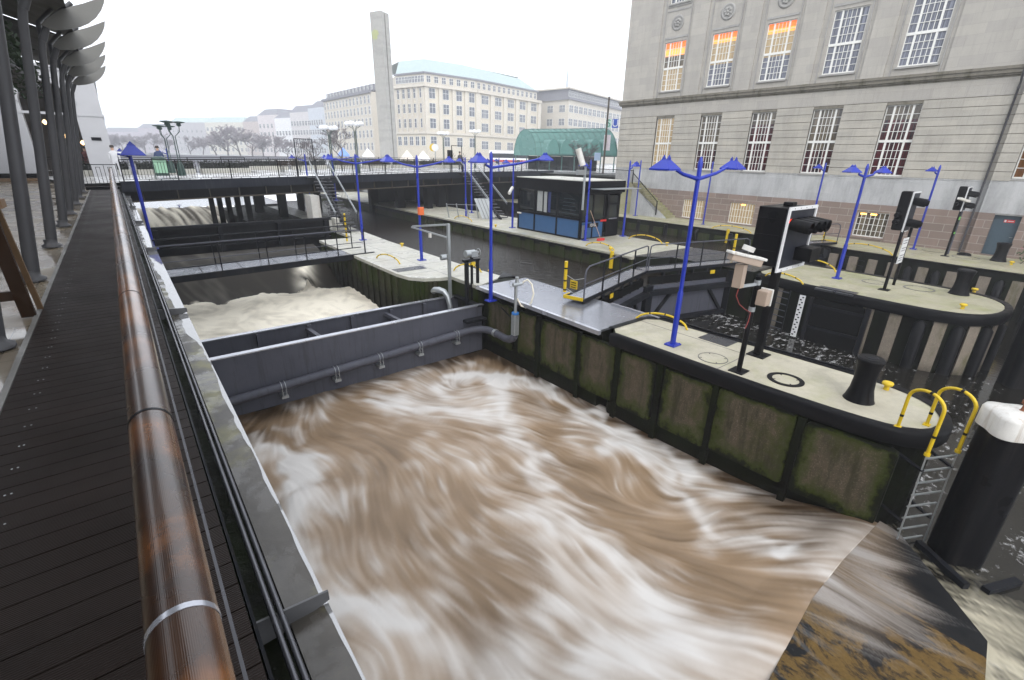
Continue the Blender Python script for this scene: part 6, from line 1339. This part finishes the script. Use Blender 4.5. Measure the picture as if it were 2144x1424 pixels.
# tall war memorial stele
ts = thing('concrete_stele', 'tall plain concrete stele with a patch of green moss standing by the water', 'monument', (32, 69, .2))
b0, b1, b2 = at(818, 330, 70), at(797, 330, 71), at(833, 330, 71.6)
def P2_(v): return Vector((v.x, v.y))
p0, p1, p2 = P2_(b0), P2_(b1), P2_(b2); p3 = p1+p2-p0; g0 = p0+(p2-p0)*.40; g1 = p0+(p2-p0)*.52; e1 = (p1-p0).normalized()
ZT = 19.9
poly = [p0, p1, p3, p2, g1, g1+e1*.18, g0+e1*.18, g0][::-1]
q = N('board_marked_concrete'); z_ = q.xyz()[2]; ln = q.noise(1, 2, .5, q.scale(q.pos, (.3, .3, 1.4))); f = q.noise(2.2, 5, .65); c_ = q.mix(f, (.27, .26, .24), (.40, .39, .36)); c_ = q.mix(q.ramp(ln, [(.5, 0), (.6, .35)]), c_, (.24, .235, .22))
gx = q.n('VectorMath', operation='DISTANCE'); q.put(gx.inputs[0], q.pos); mm_ = p0*.35+p1*.65; gx.inputs[1].default_value = (mm_.x, mm_.y, 17.3); gm = q.math('ADD', q.math('MULTIPLY', gx.outputs['Value'], .62), q.math('MULTIPLY', q.noise(2.5, 5, .7), 1.1)); c_ = q.mix(q.ramp(gm, [(.85, .75), (1.45, 0)]), c_, (.35, .38, .13)); m_stele = q.set(c_, .8)
M().prism([tuple(v) for v in poly], -2.5, ZT).build('shaft', m_stele, ts)
# green vaulted bus shelter
vc = thing('green_vault_shelter', 'green glass barrel vaulted shelter with small cross vaults along its front', 'shelter', (45, 52, .3))
m_greenglass = paint('green_shelter_glass', (.085, .20, .175), .25, 0, .18, .6); m_greenrib = paint('green_shelter_rib', (.04, .11, .095), .4)
ga, gb_ = at(1076, 322, 66), at(1122, 322, 62); e1 = Vector((gb_.x-ga.x, gb_.y-ga.y, 0)); W_ = e1.length; e1.normalize(); far_ = at(1292, 323, 57); ax = Vector((far_.x-gb_.x, far_.y-gb_.y, 0)); LL = ax.length; ax.normalize(); o_ = Vector((ga.x, ga.y, 2.05))
def vp(s, a): return o_+ax*s+e1*(W_/2-W_/2*math.cos(a))+Vector((0, 0, (W_*.5)*1.25*math.sin(a)))
m = M(); m.grid(lambda u, v: vp(u*LL, v*math.pi), 20, 16)
for s in (0, LL):
    pts = [vp(s, math.pi*k/14) for k in range(15)]; m.add(pts, [tuple(range(15))])
m.build('vault', m_greenglass, vc)
m = M()
for s in np.linspace(0, LL, 15): m.tube([vp(s, math.pi*k/14)+Vector((0, 0, .02)) for k in range(15)], .035, 5)
for a in np.linspace(0, math.pi, 7): m.bar(vp(0, a)+Vector((0, 0, .03)), vp(LL, a)+Vector((0, 0, .03)), .05, .05)
m.build('rib', m_greenrib, vc)
for k in range(5):
    s = LL*(.16+.17*k); r = LL*.078; m = M()
    m.grid(lambda u, v: vp(s, math.pi*.55)+e1*(u*W_*.62)+ax*(-r*math.cos(v*math.pi))+Vector((0, 0, -W_*.5*1.2*math.sin(math.pi*.55)+2.1*r*math.sin(v*math.pi)+.05)), 3, 12)
    pts = [vp(s, math.pi*.55)+e1*W_*.62+ax*(-r*math.cos(math.pi*j/12))+Vector((0, 0, -W_*.5*1.2*math.sin(math.pi*.55)+2.1*r*math.sin(math.pi*j/12)+.05)) for j in range(13)]; m.add(pts, [tuple(range(13))]); m.build('cross_vault', m_greenglass, vc)
for s in np.linspace(.3, LL-.3, 7):
    for q_ in (0, W_): p = o_+ax*s+e1*q_; M().bar((p.x, p.y, .3), (p.x, p.y, 2.1), .1, .1).build('post', m_greenrib, vc)
m = M(); p = o_+ax*.6+e1*W_*.5; q_ = o_+ax*(LL-.6)+e1*W_*.5; m.bar((p.x, p.y, 1.15), (q_.x, q_.y, 1.15), .1, 1.7); m.build('dark_backing', m_glass, vc)  # dark panel added under the shelter in place of the dark people
# S and U sign on its mast
su = thing('station_sign', 'station sign mast with green S, blue U and a white banner below', 'sign', (48, 43, .3))
a = at(1265, 330, 54); m = M(); m.tube([(a.x, a.y, .3), (a.x, a.y, 8.2)], .11, 10); m.build('mast', m_rust, su); ux = Vector((cr.x, cr.y, 0)).normalized()
def sgn(px0, px1, py0, py1, zc): 
    p, q_ = at(px0, py1, zc), at(px1, py0, zc); return p, q_
nrm_ = ux.cross(Vector((0, 0, 1)))
def panel(name, px0, px1, py0, py1, zc, mt, th=.06):
    p, q_ = at(px0, py1, zc), at(px1, py0, zc); w_ = (q_-p).dot(ux); c = [p, p+ux*w_]; back = -nrm_*th if nrm_.dot(Vector((cf.x, cf.y, 0))) < 0 else nrm_*th
    m = M().prism([(c[0].x, c[0].y), (c[1].x, c[1].y), (c[1].x+back.x, c[1].y+back.y), (c[0].x+back.x, c[0].y+back.y)], p.z, q_.z); m.build(name, mt, su); return (p+p+ux*w_)/2, (p.z+q_.z)/2, q_.z-p.z, back.normalized()
for txt, x0, x1, bc, fc in (('S', 1267.5, 1280, (.62, .80, .74), (.02, .32, .20)), ('U', 1281, 1294, (.05, .12, .55), (.85, .88, .95))):
    c, zc_, h_, bk_ = panel('panel', x0, x1, 250, 268, 53.8, paint(txt.lower()+'_panel_paint', bc, .4, 0, .03)); pos = Vector((c.x, c.y, zc_))-bk_*.02
    lettering('letter', txt, h_*1.15, paint(txt.lower()+'_letter_paint', fc, .4, 0, .03), su, Matrix.Translation(-Vector(su['_o'])) @ face_mtx(pos, ux))
panel('banner', 1263, 1277, 283, 315, 53.9, paint('banner_white', (.75, .68, .72), .6)); panel('small_panel', 1244, 1257, 320, 336, 50, paint('pale_blue_panel', (.40, .52, .70), .5))
# opal globe street lamps on the bridge, lamp clusters left
def candelabra(px, pyb, pyt, label, n=4):
    p = at(px, pyb, 1); d = p-EYE; t_ = (.38-EYE.z)/d.z; b = EYE+d*t_; zcb = t_; top = at(px, pyt, zcb).z
    t = thing('street_lamp', label, 'street lamp', (b.x, b.y, .36), 'opal globe street lamps'); h = top-.36; m = M()
    for i, j in ((-1, -1), (1, -1), (1, 1), (-1, 1)): m.tube([(b.x+i*.07, b.y+j*.07, .36), (b.x+i*.05, b.y+j*.05, top-.7), (b.x+i*.12, b.y+j*.12, top-.45), (b.x+i*.34, b.y+j*.34, top-.28)], .022, 6)
    m.lathe([(.16, .36), (.14, 1.0), (.09, 1.2)], (b.x, b.y, 0), 10); m.build('post', m_dkgreen, t)
    for i, j in ((-1, -1), (1, -1), (1, 1), (-1, 1)): M().lathe([(.05, -.14), (.20, -.10), (.27, .02), (.20, .14), (.05, .19)], (b.x+i*.36, b.y+j*.36, top-.15), 12).build('globe', m_whiteglass, t)
candelabra(698, 361, 266, 'four globe street lamp left of the taller one behind the railing'); candelabra(751, 362, 258, 'tall four globe street lamp on the bridge before the stele')
candelabra(930, 352, 278, 'four globe street lamp before the rusticated ground floor of the corner building'); candelabra(995, 352, 274, 'four globe street lamp right of the stele near the rear stair')
def cluster(px, pyb, pyt, label):
    p = at(px, pyb, 1); d = p-EYE; t_ = (.36-EYE.z)/d.z; b = EYE+d*t_; top = at(px-14, pyt, t_).z; t = thing('lamp_cluster', label, 'street lamp', (b.x, b.y, .36), 'triple stalk dark lamp clusters')
    for k in range(3):
        a = rad(90+120*k+20); ca, sa = math.cos(a), math.sin(a); M().tube([(b.x+.07*ca, b.y+.07*sa, .36), (b.x+.07*ca, b.y+.07*sa, top-.75), (b.x+.32*ca, b.y+.32*sa, top-.5), (b.x+.36*ca, b.y+.36*sa, top-.2)], .022, 6).build('stalk', m_dkgreen, t)
        M().lathe([(.05, -.22), (.13, -.16), (.10, -.06), (.33, -.01), (.33, .02), (.04, .06)], (b.x+.36*ca, b.y+.36*sa, top), 12).build('shade', m_dkgreen, t)
    M().lathe([(.2, .36), (.17, .9), (.1, 1.1)], (b.x, b.y, 0), 10).build('foot', m_dkgreen, t)
cluster(382, 368, 258, 'dark triple stalk lamp right of the green bin'); cluster(362, 362, 266, 'dark triple stalk lamp just behind the green bin')
bn = thing('litter_bin', 'light green litter bin with a dark rounded lid on the bridge', 'litter bin', (2.4, 35.5, .2)); p = at(339, 362, 27.5)
M().box(p.x-.30, p.x+.30, p.y-.2, p.y+.2, .50, 1.28).build('body', paint('pale_green_bin', (.30, .52, .36), .5, 0, .1), bn, bev=.03); M().lathe([(.38, 1.28), (.36, 1.34), (.15, 1.42)], (p.x, p.y, 0), 14).build('lid', m_dkgreen, bn); m = M(); m.box(p.x-.36, p.x-.31, p.y-.05, p.y+.05, .2, 1.3).box(p.x+.31, p.x+.36, p.y-.05, p.y+.05, .2, 1.3).box(p.x-.3, p.x+.3, p.y-.2, p.y+.2, .36, .49); m.build('frame', m_dkgreen, bn)
def bench(s, n, label):
    c = bp(s, n); t = thing('park_bench', label, 'bench', (c.x, c.y, c.z), 'slatted benches on the bridge'); m = M()
    for k in range(4): m.bar(bp(s-.9, n+.1*k, .46), bp(s+.9, n+.1*k, .46), .07, .03)
    m.build('seat', m_wood, t); m = M()
    for k in range(3): m.bar(bp(s-.9, n+.42+.02*k, .58+.12*k), bp(s+.9, n+.42+.02*k, .58+.12*k), .03, .08)
    m.build('backrest', m_wood, t)
    for u in (-.7, .7): m = M(); m.bar(bp(s+u, n+.02, 0), bp(s+u, n+.02, .44), .05, .05); m.bar(bp(s+u, n+.36, 0), bp(s+u, n+.44, .85), .05, .05); m.build('leg', m_frameblk, t)
bench(17.4, 6, 'brown slatted bench behind the bridge railing, left one of the middle pair'); bench(20.2, 6, 'brown slatted bench behind the bridge railing, right one of the middle pair'); bench(12.6, 7, 'brown slatted bench behind the railing right of the front stair'); bench(5.2, 8, 'brown slatted bench near the left end of the bridge')
def frame_gate(s, label, h, cage):
    t = thing('stair_gate', label, 'gate', bp(s, .1)); m = M(); m.bar(bp(s-.62, .1, 0), bp(s-.62, .1, h), .05, .05); m.bar(bp(s+.62, .1, 0), bp(s+.62, .1, h), .05, .05); m.bar(bp(s-.62, .1, h), bp(s+.62, .1, h), .05, .05); m.build('frame', m_dsteel, t)
    m = M()
    for k in range(1, 9): m.bar(bp(s-.62+1.24*k/9, .1, .1 if cage else 0), bp(s-.62+1.24*k/9, .1, h if cage else 1.0), .018, .018)
    m.build('bars', m_dsteel, t); m = M()
    for sg_ in (-1, 1):
        for k in range(7): a = rad(20+k*24); m.bar(bp(s+sg_*.64, .1, 1.05), bp(s+sg_*(.64+.62*math.cos(a)), .1, 1.05+.62*math.sin(a)), .02, .02)
    m.build('spike_fan', m_rust, t)
frame_gate(10.05, 'tall barred steel gate with spike fans above the front stair', 2.35, True); frame_gate(24.3, 'open topped steel gate frame with rusty spike fans above the rear stair', 2.2, False)
bo = thing('box_sign', 'dark rectangular box on a pole by the rear stair gate', 'sign box'); p = at(942, 318, 41); bo.location = (p.x, p.y, .4); bo['_o'] = (p.x, p.y, .4); M().box(p.x-.2, p.x+.2, p.y-.15, p.y+.15, 1.6, 2.25).build('box', m_frameblk, bo, bev=.03); M().tube([(p.x, p.y, .4), (p.x, p.y, 1.6)], .04, 8).build('pole', m_dsteel, bo)
# market tents, bus, cars on the far side
def tent(px, py, zc, w_, c, label):
    p = at(px, py, zc); t = thing('market_tent', label, 'tent', (p.x, p.y, .3), 'market tents beyond the bridge'); h = p.z
    M().add([(p.x-w_, p.y-w_, h-1.1), (p.x+w_, p.y-w_, h-1.1), (p.x+w_, p.y+w_, h-1.1), (p.x-w_, p.y+w_, h-1.1), (p.x, p.y, h+.3)], [(0, 1, 4), (1, 2, 4), (2, 3, 4), (3, 0, 4)]).box(p.x-w_, p.x+w_, p.y-w_, p.y+w_, h-1.4, h-1.1).build('roof', paint('tent_%d' % px, c, .6, 0, .05), t)
    m = M()
    for i in (-1, 1):
        for j in (-1, 1): m.bar((p.x+i*w_*.95, p.y+j*w_*.95, .3), (p.x+i*w_*.95, p.y+j*w_*.95, h-1.1), .06, .06)
    m.build('pole', m_galv, t)
tent(718, 312, 95, .9, (.15, .28, .75), 'light blue tent behind the globe lamps'); tent(852, 318, 80, .9, (.8, .72, .62), 'cream tent right of the stele'); tent(886, 319, 84, .9, (.8, .78, .76), 'white tent further right of the stele'); tent(770, 314, 95, .9, (.8, .8, .82), 'white tent left of the stele')
ys_ = thing('round_sign', 'round white disc sign with a yellow edge on a pole before the corner building', 'sign'); p = at(911, 309, 58); ys_.location = (p.x, p.y, .3); ys_['_o'] = (p.x, p.y, .3); M().tube([p, p-Vector((cf.x, cf.y, 0))*.06], .42, 20).build('disc', m_white, ys_); M().tube([p+Vector((cf.x, cf.y, 0))*.1-ux*.25, p+Vector((cf.x, cf.y, 0))*.06-ux*.25], .46, 20).build('yellow_disc', m_yel, ys_); M().tube([(p.x, p.y, .3), (p.x, p.y, p.z-.4)], .05, 8).build('pole', m_galv, ys_)
def bus(px, py, zc, L, label):
    p = at(px, py, zc); t = thing('city_bus', label, 'bus', (p.x, p.y, .3)); R4 = Matrix.Translation((p.x, p.y, .3)) @ Matrix.Rotation(math.atan2(ux.y, ux.x), 4, 'Z')
    M().box(0, L, 0, 2.5, .35, 1.3).box(0, L, 0, 2.5, 2.3, 2.9).xf(R4).build('body', m_white, t, bev=.05); M().box(.03, L-.03, .03, 2.47, 1.3, 2.3).xf(R4).build('window_band', m_glass, t); M().box(.2, L-.2, -.01, 0, .4, .8).xf(R4).build('red_stripe', m_red, t)
    for x in (2, L-2.5): M().tube([(x, -.02, .48), (x, .3, .48)], .48, 16).xf(R4).build('wheel', m_black, t)
bus(1024, 334, 112, 9.5, 'white city bus with dark windows passing behind the railing below the green shelter')
def car(px, zc, c, label):
    p = at(px, 335, zc); t = thing('parked_car', label, 'car', (p.x, p.y, .3), 'cars behind the bridge railing'); R4 = Matrix.Translation((p.x, p.y, .3)) @ Matrix.Rotation(math.atan2(ux.y, ux.x), 4, 'Z')
    m = M(); pr = [(0, .3), (0, .75), (.9, .9), (1.5, 1.4), (3.1, 1.42), (3.8, .95), (4.2, .85), (4.25, .3)]; n = len(pr); m.add([(x, 0, z) for x, z in pr]+[(x, 1.7, z) for x, z in pr], [tuple(range(n)), tuple(range(2*n-1, n-1, -1))]+[(i, n+i, n+(i+1) % n, (i+1) % n) for i in range(n)]).xf(R4).build('body', paint('car_%d' % px, c, .25, .1, .05), t, bev=.06)
    M().add([(1.05, -.01, .95), (1.6, -.01, 1.33), (3.0, -.01, 1.35), (3.6, -.01, .98)], [(0, 1, 2, 3)]).xf(R4).build('side_window', m_glass, t)
    for x in (.85, 3.35): M().tube([(x, -.03, .32), (x, .2, .32)], .32, 14).xf(R4).build('wheel', m_black, t)
# people
def person_mesh():
    me = bpy.data.meshes.new('sk'); V = [(0, 0, .92), (0, 0, 1.12), (0, 0, 1.36), (0, 0, 1.48), (0, 0, 1.56), (0, 0, 1.70), (-.10, 0, .86), (-.11, .03, .48), (-.11, -.02, .06), (-.11, .12, .03), (.10, 0, .86), (.11, .02, .48), (.11, -.05, .06), (.11, .09, .03), (-.19, 0, 1.36), (-.25, -.02, 1.10), (-.23, .08, .86), (.19, 0, 1.36), (.25, -.02, 1.10), (.23, .08, .86)]
    E = [(0, 1), (1, 2), (2, 3), (3, 4), (4, 5), (0, 6), (6, 7), (7, 8), (8, 9), (0, 10), (10, 11), (11, 12), (12, 13), (2, 14), (14, 15), (15, 16), (2, 17), (17, 18), (18, 19)]; Rr = [.15, .15, .16, .07, .08, .095, .10, .07, .05, .045, .10, .07, .05, .045, .085, .06, .05, .085, .06, .05]
    me.from_pydata(V, E, []); o = bpy.data.objects.new('sk', me); COL.objects.link(o); o.modifiers.new('s', 'SKIN'); 
    for sv_, r in zip(me.skin_vertices[0].data, Rr): sv_.radius = (r, r*.8)
    me.skin_vertices[0].data[0].use_root = True; s = o.modifiers.new('u', 'SUBSURF'); s.levels = 2; dg = bpy.context.evaluated_depsgraph_get(); r_ = bpy.data.meshes.new_from_object(o.evaluated_get(dg)); bpy.data.objects.remove(o); return r_
PM_ = person_mesh(); skin = paint('skin_tone', (.48, .29, .20), .6); hairm = paint('dark_hair', (.03, .02, .015), .7)
for x, y, z, c, lb in ((-1.55, 41.5, .1, (.03, .02, .03), 'person in dark clothes standing under the white arch'), (-1.15, 42.5, .1, (.12, .03, .03), 'person in a dark red jacket under the white arch right of another'), (bp(1.1, 6).x, bp(1.1, 6).y, bp(1.1, 6).z, (.6, .6, .62), 'person in a pale jacket on the bridge beside the green bin'), (bp(29.6, 5).x, bp(29.6, 5).y, bp(29.6, 5).z, (.02, .02, .025), 'person in black on the bridge behind the cabin roof'), (bp(3.7, 7).x, bp(3.7, 7).y, bp(3.7, 7).z, (.03, .05, .12), 'person in dark blue on the bridge right of the green bin')):
    t = thing('person', lb, 'person', (x, y, z)); me = PM_.copy(); me.materials.clear(); me.materials.append(paint('clothes_%d' % int(abs(x*100)), c, .8, 0, .2, 5)); me.materials.append(skin)
    for p in me.polygons: p.material_index = 1 if (p.center.z > 1.50 or p.center.z < 0) else 0; p.use_smooth = True
    o = bpy.data.objects.new('body', me); COL.objects.link(o); o.parent = t; h = M().lathe([(.105, 1.66), (.11, 1.72), (.09, 1.79), (.03, 1.815)], (x, y+.02, z), 12).build('hair', hairm, t, off=(x, y, z))
# added dark planters standing in for people and parapet along the far edge
def hedge(s0, s1, n, label, seed):
    c = bp((s0+s1)/2, n); t = thing('stand_in_hedge', label, 'hedge', (c.x, c.y, c.z), 'dark planters standing for people on the bridge'); strip(M(), s0, s1, n-.22, n+.22, .01, .34, 1).build('planter', m_slab, t); strip(M(), s0+.05, s1-.05, n-.15, n+.15, .34, .72, 1).build('core', m_dkleaf0, t)
    r = random.Random(seed); m = M()
    for k in range(int(420*(s1-s0)/3.4)):
        p = bp(r.uniform(s0, s1), n+r.choice((-1, 1))*r.uniform(.08, .28), r.uniform(.36, .86)); a = Vector((r.gauss(0, 1), r.gauss(0, 1), r.gauss(0, 1))).normalized()*.075; b = Vector((r.gauss(0, 1), r.gauss(0, 1), r.gauss(0, 1))).normalized()*.05; m.add([p-a, p+b, p+a, p-b], [(0, 1, 2, 3)])
    m.build('leaves', m_dkleaf, t)
m_dkleaf0 = paint('hedge_core', (.010, .012, .009), .9); m_dkleaf = paint('hedge_leaves', (.030, .034, .026), .7, 0, .6, 5)
for i, a in enumerate((-1.2, 2.6, 6.4)): hedge(a, a+3.4, BL-.45, 'dark hedge standing for people at the far left bridge edge, %s of three' % ('first', 'second', 'third')[i], i)
for i, a in enumerate((11.6, 15.4, 19.2, 23.0, 26.8, 30.6, 34.4)): hedge(a, a+3.4, BW-.5, 'dark hedge standing for people at the far bridge edge right of the front stair, %s' % NTH[i], 9+i)
# bare winter trees
def tree_meshes(seed, h, spread, mr=.036):
    r = random.Random(seed); tr_, tw = M(), M()
    def grow(p, d, L, rad_, lv):
        n = 3; pts = [p]; q_ = p.copy(); dd = d.copy()
        for i in range(n): dd = (dd+Vector((r.gauss(0, .16), r.gauss(0, .16), r.gauss(.03, .10)))).normalized(); q_ = q_+dd*L/n; pts.append(q_.copy())
        (tr_ if lv < 2 else tw).tube(pts, rad_, 5 if lv < 2 else 3, rad_*.62, cap=False)
        if lv >= 5: return
        for k in range(4 if lv > 1 else 3):
            a = r.uniform(0, 6.283); s = Vector((math.cos(a), math.sin(a), r.uniform(-.05, .6))); b = pts[-1] if k == 0 else pts[r.choice((1, 2, 3))]; grow(b, (dd*r.uniform(.5, .9)+s*spread).normalized(), L*r.uniform(.62, .80), max(rad_*.58, mr), lv+1)
    grow(Vector((0, 0, 0)), Vector((0, 0, 1)), h*.30, h*.020, 0); return tr_, tw
m_bark = paint('winter_bark', (.075, .062, .058), .8); m_twig = paint('winter_twigs', (.105, .085, .088), .85)
PROT = []
m_mauve = paint('hazed_far_twigs', (.23, .20, .215), .85)  # lighter mauve copy of the twigs, distance haze put into the colour
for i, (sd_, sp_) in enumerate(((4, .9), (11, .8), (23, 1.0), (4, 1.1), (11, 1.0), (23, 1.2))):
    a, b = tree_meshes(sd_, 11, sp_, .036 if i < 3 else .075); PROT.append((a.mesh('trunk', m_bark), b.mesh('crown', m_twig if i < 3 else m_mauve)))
def tree(px, py, zc, sc, label, i, group=None):
    p = at(px, py, zc); t = thing('bare_tree', label, 'tree', (p.x, p.y, .2), group, rz=i*1.3); t.scale = (sc*1.1, sc*1.1, sc)
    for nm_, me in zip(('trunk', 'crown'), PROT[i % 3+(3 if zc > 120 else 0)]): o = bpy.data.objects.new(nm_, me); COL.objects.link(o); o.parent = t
k = 0
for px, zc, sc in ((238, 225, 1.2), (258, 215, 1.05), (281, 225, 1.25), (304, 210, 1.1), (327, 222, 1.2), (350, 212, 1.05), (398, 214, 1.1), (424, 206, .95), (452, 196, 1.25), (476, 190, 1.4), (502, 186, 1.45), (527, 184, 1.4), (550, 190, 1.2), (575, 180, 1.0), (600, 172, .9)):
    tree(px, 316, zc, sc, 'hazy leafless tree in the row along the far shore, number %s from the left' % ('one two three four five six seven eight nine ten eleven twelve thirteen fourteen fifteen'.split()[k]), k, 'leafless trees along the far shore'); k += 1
tree(716, 330, 80, .75, 'dark leafless street tree between the two left globe lamps', 1); tree(1213, 333, 52, .46, 'dark leafless tree in front of the green shelter', 0); tree(655, 330, 90, .6, 'leafless street tree behind the front stair gate', 2)
# dark hedge and balustrade of the square beyond the bridge, seen just under the horizon
struct('square_hedge', M().box(24.6, 24.9, 48, 100, .3, 1.2).box(-.4, .0, 60, 130, 0, 1.1), paint('dark_hedge', (.03, .035, .03), .8, 0, .5, 2), 'stuff') if False else None
rwl = thing('lake_bridge', 'low far stone bridge closing the water basin in the haze', 'bridge', (12, 120, 0)); m = M().box(-20, 60, 120, 124, -1.2, .9); m.build('deck', m_slate, rwl); m = M()
for x in np.arange(-18, 58, 7): m.box(x, x+1.6, 120, 124, -4, -1.2)
m.build('pier', m_slate, rwl)
# ---------------------------------------------------------------- winter haze
hzm = bpy.data.materials.new('winter_haze'); hzm.use_nodes = True; t_ = hzm.node_tree; t_.nodes.clear(); o_ = t_.nodes.new('ShaderNodeOutputMaterial'); v_ = t_.nodes.new('ShaderNodeVolumePrincipled')
v_.inputs['Color'].default_value = (.93, .95, 1, 1); v_.inputs['Density'].default_value = .0012; v_.inputs['Anisotropy'].default_value = .2; t_.links.new(v_.outputs[0], o_.inputs['Volume'])
hb_ = M().box(-1510, 1510, -40, 3010, -10, 60).build('haze', hzm); hb_['kind'] = 'stuff'
